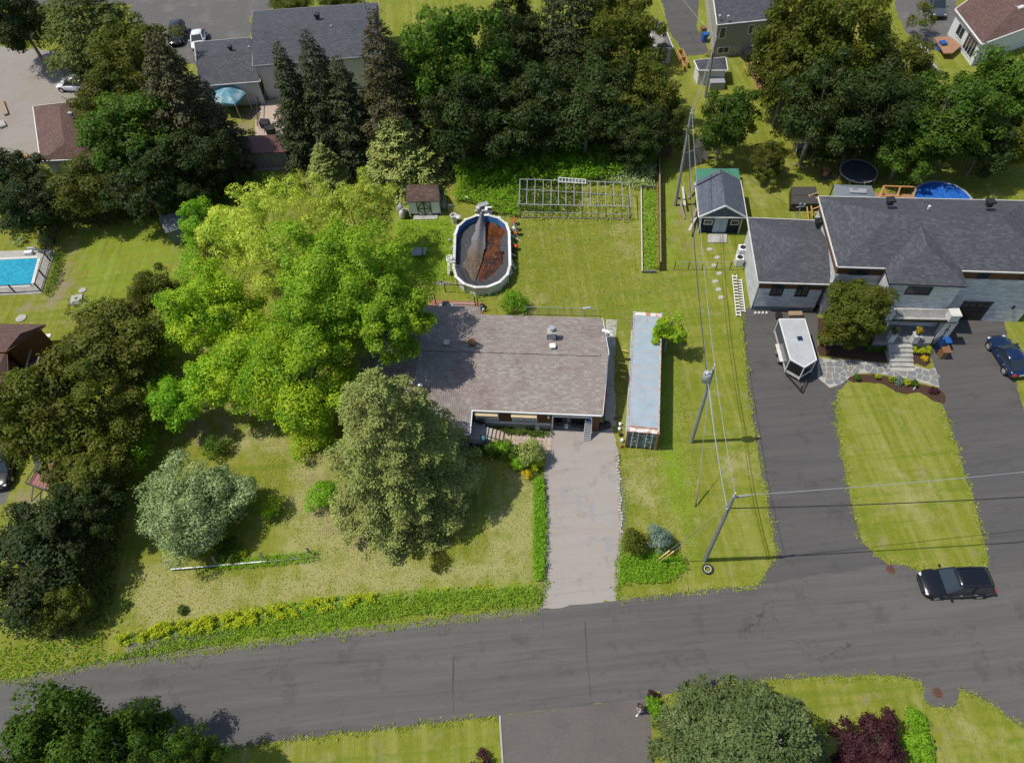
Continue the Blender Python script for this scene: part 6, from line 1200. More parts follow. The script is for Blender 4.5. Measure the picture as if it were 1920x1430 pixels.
house_px('wing', '', [(-150, 660), (11, 658), (16, 746), (-150, 750)], 3.0, 3.5, 'x', 1, .6, 'siding_brown', 'roof_brown', ins=.3, trim='siding_brown', t=bh)
x = MB(); x.prism([P(20, 668, .6).to_2d(), P(80, 655, .6).to_2d(), P(118, 680, .6).to_2d(), P(60, 730, .6).to_2d(), P(20, 730, .6).to_2d()][::-1], 0, .6); x.build('porch_floor', 'wood_old', bh)
for a, b in (((58, 655), (43, 710)), ((74, 668), (60, 716)), ((18, 668), (32, 690)), ((28, 664), (60, 656))): x = MB(); x.beam(P(*a, 1.9), P(*b, 1.0), .12); x.build('porch_rail', 'wood_old', bh)
x = MB(); x.box(P(85, 630, .9), (1.0, .4, .1)); x.build('porch_light_strip', 'white', bh)
bg_, BW = house_px('beige_house', 'beige sided house with dark roof beside a long asphalt driveway', [(1331, -55), (1440, -70), (1452, 35), (1345, 46)], 4.3, 5.6, 'x', .3, .3, 'siding_beige', 'roof_grey', ins=.15, found=('found', 1.3), wins=[('f', .05, .17, 2.4, 3.8, dict(frame='white', mull=0)), ('f', .58, .68, 2.6, 3.8, dict(frame='white', mull=0)), ('f', .08, .30, .5, 1.3, dict(frame='white', mull=1)), ('l', .70, .72, 1.5, 3.5, dict(frame='offwhite', mull=0))])
for px, py in ((1349, 33), (1365, 34)): c = P(px, py, 4.8); roofvent(bg_, c.x, c.y, c.z, 'offwhite', .2, .3)
house_px('house', 'brown roofed house with white walls at the top right corner', [(1792, 17), (1905, -65), (2010, 20), (1842, 82)], 3.1, 4.3, 'y', 3, 3, 'siding_white', 'roof_brown', ins=.4, wins=[('l', .2, .45, .9, 2.3, dict(frame='white', mull=1)), ('l', .55, .92, .5, 2.5, dict(frame='white', mull=3))])
x = MB(); c = P(1912, 15, 4.0); x.box(c, (.9, .7, .4), rz=.3); single(x, 'roof_skylight', 'offwhite', 'pale skylight box on the brown roof at the top right', 'skylight')
ns, NSW = house_px('navy_shed', 'dark navy garden shed with blue grey shingle roof and pale double doors', [(1304, 341), (1388, 337), (1400, 407), (1311, 406)], 2.35, 3.75, 'y', 0, 0, 'siding_navy', 'roof_navy', ins=.3, trim='offwhite', wins=[('f', .08, .30, 1.1, 1.7, dict(frame='white', mull=0)), ('f', .74, .95, 1.1, 1.7, dict(frame='white', mull=0))])
a, n_ = wallpt(NSW, 'f', 0); b, _ = wallpt(NSW, 'f', 1)
g_ = MB(); m_ = a.lerp(b, .5); g_.add([a+n_*.1+Vector((-.2, 0, 2.15)), b+n_*.1+Vector((.2, 0, 2.15)), m_+n_*.1+Vector((0, 0, 3.5))], [(0, 1, 2)]); g_.build('gable', 'siding_navy', ns)
for k in (0, 1): A, B = a.lerp(b, .335+.17*k)+n_*.06, a.lerp(b, .50+.17*k)+n_*.06; x = MB(); x.quad(A+Vector((0, 0, .08)), B+Vector((0, 0, .08)), B+Vector((0, 0, 1.95)), A+Vector((0, 0, 1.95))); x.build('door', 'trim_grey' if 0 else 'container_side', ns)
for A, B in ((a, m_), (b, m_)): x = MB(); x.beam(Vector((A.x, A.y, 2.28))+n_*.32+(A-m_).normalized()*.3, Vector((m_.x, m_.y, 3.7))+n_*.32, .1, .14); x.build('verge_board', 'white', ns)
for A in (a, b): x = MB(); x.beam(A+n_*.05, A+n_*.05+Vector((0, 0, 2.2)), .1); x.build('corner_board', 'white', ns)
x = MB(); x.box(m_+n_*.12+Vector((0, 0, 2.5)), (.4, .06, .22)); x.build('crest', 'offwhite', ns)
x = MB(); x.prism([P(1327, 440).to_2d(), P(1363, 440).to_2d(), P(1363, 456).to_2d(), P(1327, 456).to_2d()][::-1], 0, .12); single(x, 'ramp_slab', 'concrete', 'pale concrete slab in front of the navy shed doors', 'slab')
for i in range(7): c = P(1335+random.uniform(-8, 18), 468+i*15); x = MB(); x.prism([(c.x+.32*math.cos(k)*random.uniform(.7, 1.1), c.y+.25*math.sin(k)) for k in range(6)], 0, .05); single(x, 'stepping_stone', 'concrete', ('first','second','third','fourth','fifth','sixth','last')[i]+' irregular stepping stone counted from the navy shed slab downwards', 'stepping stone', 'stepping stones by the navy shed')
for i, (xa, ya, xb, yb, m) in enumerate(((1284, 385, 1280, 350, 'offwhite'), (1273, 370, 1284, 410, 'wood_old'), (1302, 345, 1291, 372, 'wood_old'), (1306, 390, 1296, 415, 'wood'), (1292, 432, 1306, 405, 'offwhite'))): x = MB(); x.beam(P(xa, ya, .9), P(xb, yb, .1), .22, .05); single(x, 'leaning_board', m, ('pale upright board', 'grey slanting board', 'topmost leaning grey board', 'brown leaning board', 'pale lower leaning board')[i]+' against the left side of the navy shed', 'board', 'boards beside the navy shed')
x = MB(); q = [P(1306, 316, 1.2), P(1385, 316, 1.2), P(1388, 338, 1.0), P(1304, 340, 1.0)]; x.quad(*q); x.quad(q[3], q[2], Z0(q[2]), Z0(q[3])); x.quad(q[0], q[3], Z0(q[3]), Z0(q[0])); single(x, 'tarpaulin', 'green_tarp', 'green tarpaulin stretched behind the navy shed', 'tarpaulin')
for i, (px, py, w_, h_) in enumerate(((1290, 300, 1.4, 1.9), (1307, 292, 1.2, 2.1), (1316, 280, 1.6, 2.3))): x = MB(); x.box(P(px, py, h_/2), (w_, .08, h_), rz=.3-.3*i, rx=-.15); single(x, 'timber_sheet', 'wood_old', ('left', 'middle', 'right')[i]+' of three grey timber panels propped beyond the navy shed', 'panel', 'panels beyond the navy shed')
house_px('striped_shed', 'small shed with striped grey roof and white front among the trees at the top', [(1213, 44), (1243, 44), (1262, 90), (1229, 88)], 2.1, 2.7, 'y', 0, 0, 'siding_white', mat('striped_roof', (.16, .15, .14), (.26, .24, .22), 2, .8), ins=.15, wins=[('f', .25, .7, .2, 1.7, dict(frame='white', pane='garage_dark', mull=0))], cat='shed')
house_px('grey_shed', 'low grey shingled garden shed in front of the beige house', [(1302, 113), (1360, 107), (1364, 131), (1310, 131)], 2.0, 2.4, 'x', 1.0, 1.0, 'siding_white', 'roof_grey', ins=.15, cat='shed')
x = MB(); x.box(P(1344, 158, .5), (1.7, .9, .9), rz=-.1); single(x, 'storage_box', 'trim_grey', 'grey storage box at the foot of the low grey shed', 'box')
wf = thing('timber_planter', 'orange timber planter frame beside the asphalt driveway at the top', 'planter', tuple(P(1278, 112)))
for a, b in (((1270, 98), (1283, 128)), ((1280, 97), (1290, 122)), ((1270, 98), (1280, 97)), ((1276, 112), (1286, 110))): x = MB(); x.beam(P(*a, .5), P(*b, .5), .1, .6); x.build('board', 'wood_new', wf)
for k, (px, py, m, lab) in enumerate(((1320, 78, 'blue_bin', 'blue wheeled bin against the beige house wall'), (1318, 66, 'brown_bin', 'brown bin behind the blue one at the beige house'), (1762, 95, 'blue_bin', 'blue wheeled bin beside the brown deck at the top right'), (38, 70, 'blue_bin', 'blue wheeled bin under the pine at the top left'), (27, 68, 'brown_bin', 'brown wheeled bin left of the blue bin at the top left'), (52, 73, 'paint_grey', 'dark wheeled bin right of the blue bin at the top left'), (69, 74, 'black', 'black wheeled bin farthest right in the row at the top left'))):
    t = thing('wheeled_bin', lab, 'bin', tuple(P(px, py)), .1); x = MB(); x.prism([(-.27, -.3), (.27, -.3), (.32, .35), (-.32, .35)], .08, .98); x.build('body', m, t, local=True); x = MB(); x.box((0, 0, 1.03), (.7, .8, .08)); x.build('lid', m, t, local=True)
for i, (xa, ya, xb, yb) in enumerate(((1334, 92, 1324, 104), (1338, 88, 1329, 104))): x = MB(); x.beam(P(xa, ya, 1.4), P(xb, yb, .05), .18, .06); single(x, 'plank', 'yellow', ('left', 'right')[i]+' yellow plank leaning on the corner of the beige house', 'plank')
x = MB(); x.prism([P(1402, 118, .5).to_2d(), P(1420, 112, .5).to_2d(), P(1450, 172, .5).to_2d(), P(1432, 180, .5).to_2d()][::-1], 0, .5); single(x, 'garden_deck', 'deckwood', 'narrow orange brown garden deck under the yellow green tree at the top', 'deck')
x = MB(); x.box(P(1405, 103, .5), (1.5, 1.2, 1.0), rz=.3); single(x, 'barbecue_cover', 'black', 'black covered barbecue by the beige house garden', 'barbecue')
x = MB(); x.prism([P(*v, .8).to_2d() for v in ((1752, 70), (1781, 68), (1803, 85), (1786, 100), (1771, 100))][::-1], .65, .8); single(x, 'brown_deck', 'deckwood', 'reddish brown deck against the white house at the top right', 'deck')
msd = thing('metal_roofed_shed', 'wooden panel shed with ribbed brown metal roof at the back of the big maples', 'shed', tuple(P(495, 310)))
q = [P(438, 256, 2.6), P(534, 252, 2.6), P(537, 285, 2.2), P(441, 289, 2.2)]; x = MB(); x.add([q[3], q[2], q[1], q[0]]+[v-Vector((0, 0, .06)) for v in (q[3], q[2], q[1], q[0])], [(0, 1, 2, 3), (7, 6, 5, 4), (4, 5, 1, 0), (5, 6, 2, 1), (7, 4, 0, 3)]); x.build('roof', 'metal_roof', msd)
for k in range(33): t = k/32; x = MB(); x.beam(q[0].lerp(q[1], t)+Vector((0, 0, .02)), q[3].lerp(q[2], t)+Vector((0, 0, .02)), .05, .04); x.build('rib', 'metal_roof', msd)
fa_, fb_ = Z0(q[3])+Vector((.25, .25, 0)), Z0(q[2])+Vector((-.15, .25, 0))
for k in range(8): a, b = fa_.lerp(fb_, (k+.03)/8), fa_.lerp(fb_, (k+.97)/8); x = MB(); x.prism([a, b, b+Vector((0, .05, 0)), a+Vector((0, .05, 0))], .1, 2.1); x.build('wall_panel', 'wood_old', msd)
x = MB(); x.prism([fa_+Vector((0, .1, 0)), fb_+Vector((0, .1, 0)), Z0(q[1])+Vector((-.2, -.2, 0)), Z0(q[0])+Vector((.2, -.2, 0))], 0, 2.1); x.build('body', 'fence_brown', msd); x = MB(); x.beam(fa_-Vector((0, .3, -.1)), fb_-Vector((0, .3, -.1)), .5, .15); x.build('sill', 'wood_old', msd)
tg = thing('teal_gazebo', 'faded teal hexagonal gazebo canopy against the grey roofed house', 'gazebo', tuple(P(427, 195)))
hv = [P(*v, 2.2) for v in ((394, 173), (407, 161), (444, 159), (461, 175), (440, 195), (405, 192))]; apx = P(426, 167, 3.1)
for i in range(6): x = MB(); a, b = hv[i], hv[(i+1) % 6]; x.quad(a, b, apx); x.quad(a-Vector((0, 0, .25)), b-Vector((0, 0, .25)), b, a); x.build('canopy_panel', 'teal', tg)
for v in hv: x = MB(); x.beam(v-Vector((0, 0, .05)), Z0(v), .08); x.build('post', 'offwhite', tg)
sheet('garden_patio', [(490, 190), (535, 182), (560, 250), (480, 260), (478, 225)], .008, 'paver', .03, .5)
sheet('garden_border', [(455, 205), (490, 195), (485, 225), (455, 222)], .012, 'dirt', .08, .4)
lg = thing('leaning_ladder', 'grey ladder leaning on the pale blue wall behind the spruces', 'ladder', tuple(P(500, 185)))
for o_ in (0, .45): x = MB(); x.beam(P(498, 186)+Vector((o_, 0, 0)), P(494, 152, 2.3)+Vector((o_, 0, 0)), .06); x.build('rail', 'offwhite', lg)
for k in range(7): x = MB(); c = P(498, 186).lerp(P(494, 152, 2.3), (k+.5)/7); x.beam(c, c+Vector((.45, 0, 0)), .05); x.build('rung', 'offwhite', lg)
for i, (px, py) in enumerate(((497, 232), (507, 243))): x = MB(); x.box(P(px, py, .5), (1.1, .7, .9), rz=.4*i-.2); x.box(P(px, py, 1.0)+Vector((0, .1, 0)), (.8, .5, .2), rz=.4*i-.2); single(x, 'barbecue', 'black', ('upper', 'lower')[i]+' of two black covered barbecues near the brown metal roofed shed', 'barbecue', bevel=.04)
rf = thing('black_railing', 'black railing winding from the leaning ladder to the metal roofed shed', 'railing', tuple(P(488, 225)))
pts = [(511, 142), (513, 172), (488, 196), (487, 222), (488, 250)]
for a, b in zip(pts, pts[1:]):
    x = MB(); x.beam(P(*a)+Vector((0, 0, 1)), P(*b)+Vector((0, 0, 1)), .07); x.build('rail', 'blackmetal', rf)
    for k in range(5): c = P(*a).lerp(P(*b), k/5); x = MB(); x.beam(c, c+Vector((0, 0, 1)), .035); x.build('baluster', 'blackmetal', rf)
gs = thing('small_grey_shed', 'small shed with a plain grey metal roof at the edge of the left lawn', 'shed', tuple(P(325, 430)))
q = [P(296, 408, 2.2), P(342, 395, 2.2), P(355, 422, 1.9), P(311, 437, 1.9)]
for k in range(6): x = MB(); t0, t1 = k/6, (k+.96)/6; x.add([q[0].lerp(q[1], t0), q[0].lerp(q[1], t1), q[3].lerp(q[2], t1), q[3].lerp(q[2], t0)], [(0, 1, 2, 3)]); x.build('roof_sheet', 'metal_grey', gs)
cc_ = sum(q, Vector())/4; x = MB(); x.prism([Z0(v).lerp(Z0(cc_), .12) for v in (q[3], q[2], q[1], q[0])], 0, 1.88); x.build('body', 'found_dark', gs)
house_px('hidden_shed', 'grey shed roof nearly swallowed by the trees at the upper right', [(1650, 142), (1694, 143), (1698, 172), (1640, 175)], 2.1, 2.5, 'x', .3, .3, 'siding_white', 'roof_grey', ins=.2, cat='shed')
# left in-ground pool
lp = thing('inground_pool', 'rectangular turquoise in ground pool with beige deck at the left edge', 'pool', tuple(P(30, 510)))
dq = wp([(-160, 478), (88, 468), (104, 471), (78, 551), (-160, 560)]); wq = wp([(-160, 494), (75, 483), (61, 537), (-160, 547)])
x = MB(); x.prism(dq[::-1], 0, .06); x.build('deck', 'concrete', lp); x = MB(); x.add([(v.x, v.y, .066) for v in wq[::-1]], [(0, 1, 2, 3)]); x.build('water', mat('pool_water', (.012, .22, .36), (.03, .36, .48), 2.2, .05, c3=(.02, .30, .40), s3=.3, bump=.5, bs=2.2), lp)
for a, b in zip(wq, wq[1:]): x = MB(); x.beam(Vector((a.x, a.y, .085)), Vector((b.x, b.y, .085)), .3, .05); x.build('coping', 'offwhite', lp)
x = MB(); x.box(P(54, 474, .25), (.8, .4, .35)); x.box(P(60, 466, .3), (.9, .1, .3)); single(x, 'lounger_steps', 'white', 'small white steps at the far edge of the turquoise pool', 'steps')
fp = thing('pool_fence', 'thin black fence round the turquoise in ground pool', 'fence', tuple(P(80, 550)))
ps = [(-60, 553), (0, 551), (30, 550), (78, 547), (86, 522), (95, 490), (104, 455), (110, 415)]
for a, b in zip(ps, ps[1:]):
    x = MB(); x.beam(P(*a)+Vector((0, 0, 1.15)), P(*b)+Vector((0, 0, 1.15)), .05); x.beam(P(*a)+Vector((0, 0, .15)), P(*b)+Vector((0, 0, .15)), .04); x.build('rail', 'blackmetal', fp); x = MB(); x.beam(P(*b), P(*b)+Vector((0, 0, 1.25)), .1); x.build('post', 'blackmetal', fp)
    A, B = P(*a), P(*b); L_ = (B-A).length; x = MB(); k = 0
    while k*.14 < L_: c = A.lerp(B, k*.14/L_); x.beam(c, c+Vector((0, 0, 1.15)), .018); k += 1
    o = x.build('balusters', 'blackmetal', fp); o['kind'] = 'stuff'
for i, (px, py, s_, rd, lab) in enumerate(((143, 562, .9, 0, 'pale square slab on the left lawn beside the dirt strip'), (155, 545, .35, 1, 'small pale round lid just above the square slab'), (40, 597, .5, 1, 'pale round lid on the grass above the brown house'))):
    x = MB(); 
    if rd: x.lathe(P(px, py), [(s_, 0), (s_, .08)], 14)
    else: x.box(P(px, py, .06), (s_*2*.6, s_*1.4, .12), rz=.15)
    single(x, 'slab_lid' if rd else 'slab', 'concrete', lab, 'lid' if rd else 'slab')
for i, (xa, ya, xb, yb, m, w_) in enumerate(((3, 190, 12, 215, 'wood', .5), (0, 228, 6, 238, 'concrete', .8), (28, 292, 42, 330, 'offwhite', .25), (30, 290, 52, 294, 'wood_new', .6))): x = MB(); x.beam(P(xa, ya, .15), P(xb, yb, .15), w_, .2); single(x, 'lumber', m, ('beige board pile at the left edge of the gravel yard', 'pale block at the left edge below the board pile', 'white ladder like strip below the gravel yard', 'orange board below the gravel yard')[i], 'lumber')

# ================================================================== PERSON
pe = thing('person', 'person in dark jacket and light blue jeans standing on the paved driveway', 'person', tuple(P(1199, 1331)), 0)
def skin(name, V_, E_, Rr, m, parent, root=0, lev=2):
    me = bpy.data.meshes.new(name); me.from_pydata(V_, E_, []); o = bpy.data.objects.new(name, me); COL.objects.link(o); o.parent = parent
    s = o.modifiers.new('skin', 'SKIN'); s.use_smooth_shade = True; sv = me.skin_vertices[0] if me.skin_vertices else None
    if sv is None: bpy.context.view_layer.objects.active = o; return o
    for i, r in enumerate(Rr): sv.data[i].radius = r if isinstance(r, tuple) else (r, r)
    sv.data[root].use_root = True; b = o.modifiers.new('s', 'SUBSURF'); b.levels = lev; b.render_levels = lev; me.materials.append(M[m]); return o
# facing left-down (direction f), standing mid-stride
f = Vector((-.8, -.6, 0)); s = Vector((.6, -.8, 0)); up = Vector((0, 0, 1))
def b_(a, c, z): return tuple(f*a+s*c+up*z)
V_ = [b_(0, 0, .95), b_(-.02, 0, 1.12), b_(0, 0, 1.36), b_(.01, 0, 1.46), b_(.03, 0, 1.52)]; E_ = [(0, 1), (1, 2), (2, 3), (3, 4)]; Rr = [(.15, .11), (.14, .10), (.17, .11), (.08, .08), (.055, .055)]
for sg in (-1, 1):
    k = len(V_); V_ += [b_(0, sg*.17, 1.40), b_(-.02, sg*.24, 1.15), b_(.2, sg*.14, 1.12), b_(.27, sg*.07, 1.14)]; E_ += [(2, k), (k, k+1), (k+1, k+2), (k+2, k+3)]; Rr += [.065, .05, .04, .03]
    k = len(V_); st_ = .22*sg; V_ += [b_(0, sg*.1, .88), b_(st_*.6+.06, sg*.11, .5), b_(st_, sg*.11, .1), b_(st_+.16, sg*.12, .04)]; E_ += [(0, k), (k, k+1), (k+1, k+2), (k+2, k+3)]; Rr += [.10, .075, .05, .045]
body = skin('body', V_, E_, Rr, 'skin', pe)
def tubec(name, pts, m, parent=pe):
    V2 = [p for p, r in pts]; E2 = [(i, i+1) for i in range(len(V2)-1)]; return skin(name, V2, E2, [r for p, r in pts], m, parent)
jv = [V_[0], V_[1], V_[2]]; je = [(0, 1), (1, 2)]; jr = [(.17, .13), (.165, .125), (.19, .13)]
for sg, k in ((-1, 5), (1, 13)):
    n0 = len(jv); jv += [V_[k], V_[k+1], V_[k+2]]; je += [(2, n0), (n0, n0+1), (n0+1, n0+2)]; jr += [.082, .066, .052]
skin('jacket', jv, je, jr, 'jacket', pe)
jv = [V_[0]]; je = []; jr = [(.16, .125)]
for k in (9, 17): n0 = len(jv); jv += [V_[k], V_[k+1], V_[k+2]]; je += [(0, n0), (n0, n0+1), (n0+1, n0+2)]; jr += [.115, .088, .068]
skin('jeans', jv, je, jr, 'jeans', pe)
for k in (11, 19):
    c = Vector(V_[k]); x = MB(); x.box(c+f*.08+up*(-.05), (.28, .11, .1), rz=math.atan2(f.y, f.x)); x.build('shoe', 'white', pe, local=True, bevel=.03)
bm_ = bmesh.new(); bmesh.ops.create_icosphere(bm_, subdivisions=3, radius=.105)
for v in bm_.verts:
    v.co.z *= 1.18; 
    if v.co.x > .05 and abs(v.co.y) < .03 and abs(v.co.z) < .03: v.co.x += .02
me = bpy.data.meshes.new('head'); bm_.to_mesh(me); bm_.free(); me.materials.append(M['skin']); hd = meshobj(me, 'head', pe); hd.location = f*.06+up*1.63; hd.rotation_euler = (0, .35, math.atan2(f.y, f.x))
for sg in (-1, 1):
    x = MB(); x.lathe((.098, sg*.036, .01), [(.003, -.012), (.014, 0), (.003, .012)], 8); x.build('eye', 'black', hd, local=True); x = MB(); x.box((0, sg*.105, 0), (.05, .025, .06)); x.build('ear', 'skin', hd, local=True, bevel=.01)
x = MB(); x.box((.098, 0, -.055), (.02, .045, .012)); x.build('mouth', 'redlamp', hd, local=True)
bm_ = bmesh.new(); bmesh.ops.create_icosphere(bm_, subdivisions=3, radius=.122)
for v in list(bm_.verts):
    if v.co.x > .055 and v.co.z < .045: bm_.verts.remove(v)
me = bpy.data.meshes.new('hair'); bm_.to_mesh(me); bm_.free(); me.materials.append(M['hair']); hr = meshobj(me, 'hair', hd); hr.location = (-.012, 0, .02)
for sg, k in ((-1, 8), (1, 16)):
    base = Vector(V_[k])
    for q in range(5):
        off = s*(sg*(-.02+.013*q))+up*(.004*q); d1 = (f*.05+s*(-sg*.01)) if q < 4 else (s*(-sg*.035)+up*.02)
        tubec('finger', [(tuple(base+off-f*.01), .011), (tuple(base+off+d1*(.9-.1*abs(q-1.5))), .010), (tuple(base+off+d1*1.3+up*(-.02)), .008)], 'skin')

# ================================================================== VEGETATION ON THE LOT
G = 'big maples on the lot'
bigtree('maple_tree', 'tall young leaved lime green maple at the upper left of the lot', 500, 440, 108, 10.5, 4.2, 130, 30000, 'lf_lime', .165, blob=.2, open_=.35, group=G)
bigtree('maple_tree', 'airy lime green maple reaching towards the white shed', 660, 412, 86, 10, 4.0, 120, 24000, 'lf_lime', .165, blob=.19, open_=.42, group=G)
bigtree('maple_tree', 'broad mid green maple in the centre of the group beside the roof', 645, 548, 140, 14, 5.2, 150, 66000, 'lf_maple', .185, blob=.2, open_=.12, group=G)
bigtree('maple_tree', 'mid green maple overhanging the left part of the shingle roof', 742, 606, 70, 13, 4.4, 90, 32000, 'lf_maple', .185, lobe=.5, blob=.24, group=G)
bigtree('maple_tree', 'green yellow maple along the left boundary of the lot', 405, 590, 88, 10, 4.5, 100, 32000, 'lf_yellow', .18, blob=.23, open_=.2, group=G)
bigtree('maple_tree', 'bright yellow green maple at the lower end of the group', 565, 690, 128, 10.5, 4.4, 130, 54000, 'lf_yellow', .18, blob=.21, open_=.08, group=G)
bigtree('maple_tree', 'smaller yellow green maple at the lower left of the group', 455, 705, 80, 8.5, 3.8, 80, 26000, 'lf_yellow', .18, blob=.24, group=G)
bigtree('boundary_tree', 'green bushy tree on the left boundary below the maples', 335, 760, 52, 6, 3, 50, 9000, 'lf_bright', .18, blob=.27)
bigtree('boundary_tree', 'green bushy tree at the left boundary beside the upper maple', 375, 420, 42, 6, 3, 40, 6500, 'lf_bright', .18, blob=.27)
# silver tree
bigtree('silver_tree', 'rounded silvery green tree in the lower left corner of the lot', 362, 948, 97, 5.6, 2.8, 120, 46000, 'lf_silver', .15, zc=2.8, lobe=.65, low=-.7, blob=.25, trunk=.16)
# big spruce, fluffy and rounded
def spruce(name, label, bx, by, rpx, H, n, m, leaf, cat='spruce', **k):
    b = P(bx, by); r = rpx*mpp(bx, by, 2); p, nn_, s_, t_, ax_ = conifer_pts(r, H, n, leaf, **k); t = thing(name, label, cat, (b.x, b.y, 0)); meshobj(leafmesh('crown', p, nn_, s_, t_, m, .5, ax_), 'crown', t)
    mb = MB(); mb.cyl((0, 0, 0), (0, 0, H*.96), .28, .04, 9)
    for i in range(40): z = H*(.08+.8*i/40); a = i*2.4; L_ = r*(1-z/H)**.7*.8; mb.cyl((0, 0, z), (L_*math.cos(a), L_*math.sin(a), z-.2*L_), .05, .015, 5)
    mb.build('trunk', 'bark', t, local=True); return t
spruce('blue_spruce', 'huge fluffy grey green spruce in front of the bungalow', 768, 915, 146, 15.0, 110000, 'nd_spruce', .19, power=.50, droop=.28, levels=34, clump=.36)
shrub('yellow_shrub', 'yellowish loose shrub between the yellow maple and the big spruce', 592, 822, 44, 2.4, 'lf_yellow', 5200, .14)
shrub('lime_shrub', 'bright lime shrub at the left foot of the big spruce', 603, 930, 33, 1.8, 'lf_bright', 3800, .12)
shrub('thin_shrub', 'thin small shrub casting a shadow right of the silver tree', 508, 955, 24, 1.3, 'lf_yellow', 1100, .11)
shrub('young_bush', 'low green bush in the shade above the silver tree', 410, 838, 30, 1.4, 'lf_green', 2200, .12)
shrub('low_bush', 'low green growth under the lower edge of the big spruce', 818, 1055, 26, .6, 'lf_olive', 1500, .11)
shrub('low_bush', 'yellow flowering clump between silver tree and old rail', 440, 1040, 20, .6, 'lf_gold', 1100, .10)
shrub('green_clump', 'dark green clump under the lower right side of the silver tree', 430, 1030, 28, 1.0, 'lf_green', 1800, .12)
shrub('small_weed', 'small green weed at the left boundary near the road strip', 236, 1135, 10, .5, 'lf_green', 350, .10)
shrub('small_weed', 'small green weed above the yellow border strip', 341, 1143, 9, .5, 'lf_green', 600, .10)
shrub('garden_cedar', 'small round green bush right behind the bungalow', 962, 566, 24, 1.9, 'lf_bright', 3600, .12)
shrub('garden_conifer', 'light green young conifer at the corner of walk and driveway', 995, 852, 27, 2.6, 'nd_spruce', 4200, .12)
shrub('yellow_bush', 'bright yellow green bush beside the driveway corner', 1008, 868, 15, 1.2, 'lf_gold', 1500, .10)
shrub('gold_spirea', 'small golden orange mound at the driveway edge', 987, 890, 11, .7, 'lf_orange', 1100, .08)
for k, (px, py, r) in enumerate(((920, 845, 15), (942, 838, 16), (962, 850, 18), (972, 872, 14))): shrub('bed_shrub', ('first', 'second', 'third', 'fourth')[k]+' leafy green shrub from the black hatch along the bed towards the golden mound', px, py, r, 1.1, 'lf_bright' if k % 2 else 'lf_green', 1500, .12, 'shrubs in the front bed')
carpet('front_bed_leaves', [(905, 838), (1000, 838), (1020, 880), (1015, 905), (995, 905), (975, 880), (960, 860), (905, 858)], 160, .1, .6, .14, 'lf_green', 'leafy ground cover filling the bed between porch and driveway')
carpet('hosta_row', [(922, 800), (1035, 806), (1030, 818), (925, 808)], 220, .1, .45, .18, 'lf_green', 'row of broad leaved plants along the bungalow foundation')
carpet('daylily_strip', [(1003, 895), (1019, 893), (1021, 980), (1019, 1085), (1001, 1085), (1002, 990)], 650, .2, .7, .3, 'lf_bright', 'long strip of green daylily leaves along the driveway', upright=.45, aspect=.2)
shrub('small_spruce', 'yellowish small spruce beside the lower end of the driveway', 1190, 1020, 25, 2.2, 'lf_olive', 3200, .12)
shrub('blue_small_spruce', 'small blue green spruce next to the pale yellow guard tubes', 1235, 1012, 24, 2.3, 'nd_blue', 3400, .12)
carpet('tall_grass_patch', [(1165, 1040), (1210, 1035), (1285, 1040), (1290, 1065), (1250, 1090), (1160, 1092)], 300, .1, .6, .22, 'lf_bright', 'tall grass patch below the two small spruces', upright=.7, aspect=.3)
carpet('yellow_border', [(215, 1195), (320, 1165), (480, 1142), (600, 1120), (720, 1108), (720, 1122), (600, 1142), (480, 1168), (330, 1190), (225, 1210)], 520, .1, .7, .15, 'lf_gold', 'yellow leaved ground cover strip along the street side of the lawn', clumps=.42)
carpet('border_weeds', [(215, 1190), (600, 1118), (900, 1098), (900, 1108), (600, 1145), (225, 1212)], 90, .05, .45, .13, 'lf_bright', 'green weeds between the yellow border plants')
carpet('gold_flowers', [(560, 1128), (820, 1100), (990, 1092), (990, 1098), (800, 1112), (600, 1132)], 120, .1, .4, .13, 'lf_gold', 'scattered yellow plants at the top of the verge', clumps=.6)
carpet('verge_grass', [(200, 1235), (330, 1190), (600, 1138), (800, 1112), (1000, 1095), (1016, 1110), (1010, 1130), (780, 1152), (500, 1190), (205, 1238)], 230, .03, .5, .17, 'grasslush', 'long grass of the roadside verge', upright=.35, aspect=.4)
carpet('verge_grass', [(205, 1215), (430, 1180), (430, 1192), (208, 1240)], 40, .05, .25, .2, 'grassblade', 'sparse grass on the roadside gravel', upright=.6, aspect=.3)
sheet('gravel_patch', [(235, 1210), (330, 1192), (430, 1180), (440, 1186), (340, 1205), (240, 1224)], .006, 'gravel', .15, .3, seed=31)
# weeds and vines at the back of the lot
carpet('back_thicket', [(850, 352), (920, 330), (975, 330), (970, 400), (930, 392), (880, 372), (852, 370)], 140, .2, 1.3, .2, 'lf_bright', 'low green thicket between the shed and the greenhouse frame')
carpet('back_vines', [(850, 300), (1000, 280), (1232, 262), (1232, 300), (1130, 330), (960, 334), (860, 345)], 150, .4, 2.2, .22, 'lf_bright', 'wild vines and saplings along the back boundary')
carpet('back_vines', [(1120, 300), (1228, 296), (1228, 350), (1130, 335)], 130, .3, 1.4, .17, 'lf_silver', 'pale leaved undergrowth in the back right corner of the lot')
carpet('frame_weeds', [(975, 350), (1090, 350), (1080, 395), (975, 395)], 90, .1, .8, .2, 'lf_green', 'weeds growing through the greenhouse frame')
carpet('frame_weeds', [(1090, 352), (1180, 352), (1182, 415), (975, 412), (985, 390), (1080, 392)], 50, .05, .4, .16, 'grassblade', 'dry weeds inside the right part of the greenhouse frame', upright=.5)
carpet('bed_weeds', [(1206, 355), (1229, 355), (1231, 506), (1207, 506)], 110, .1, .5, .16, 'lf_bright', 'weeds filling the raised bed')
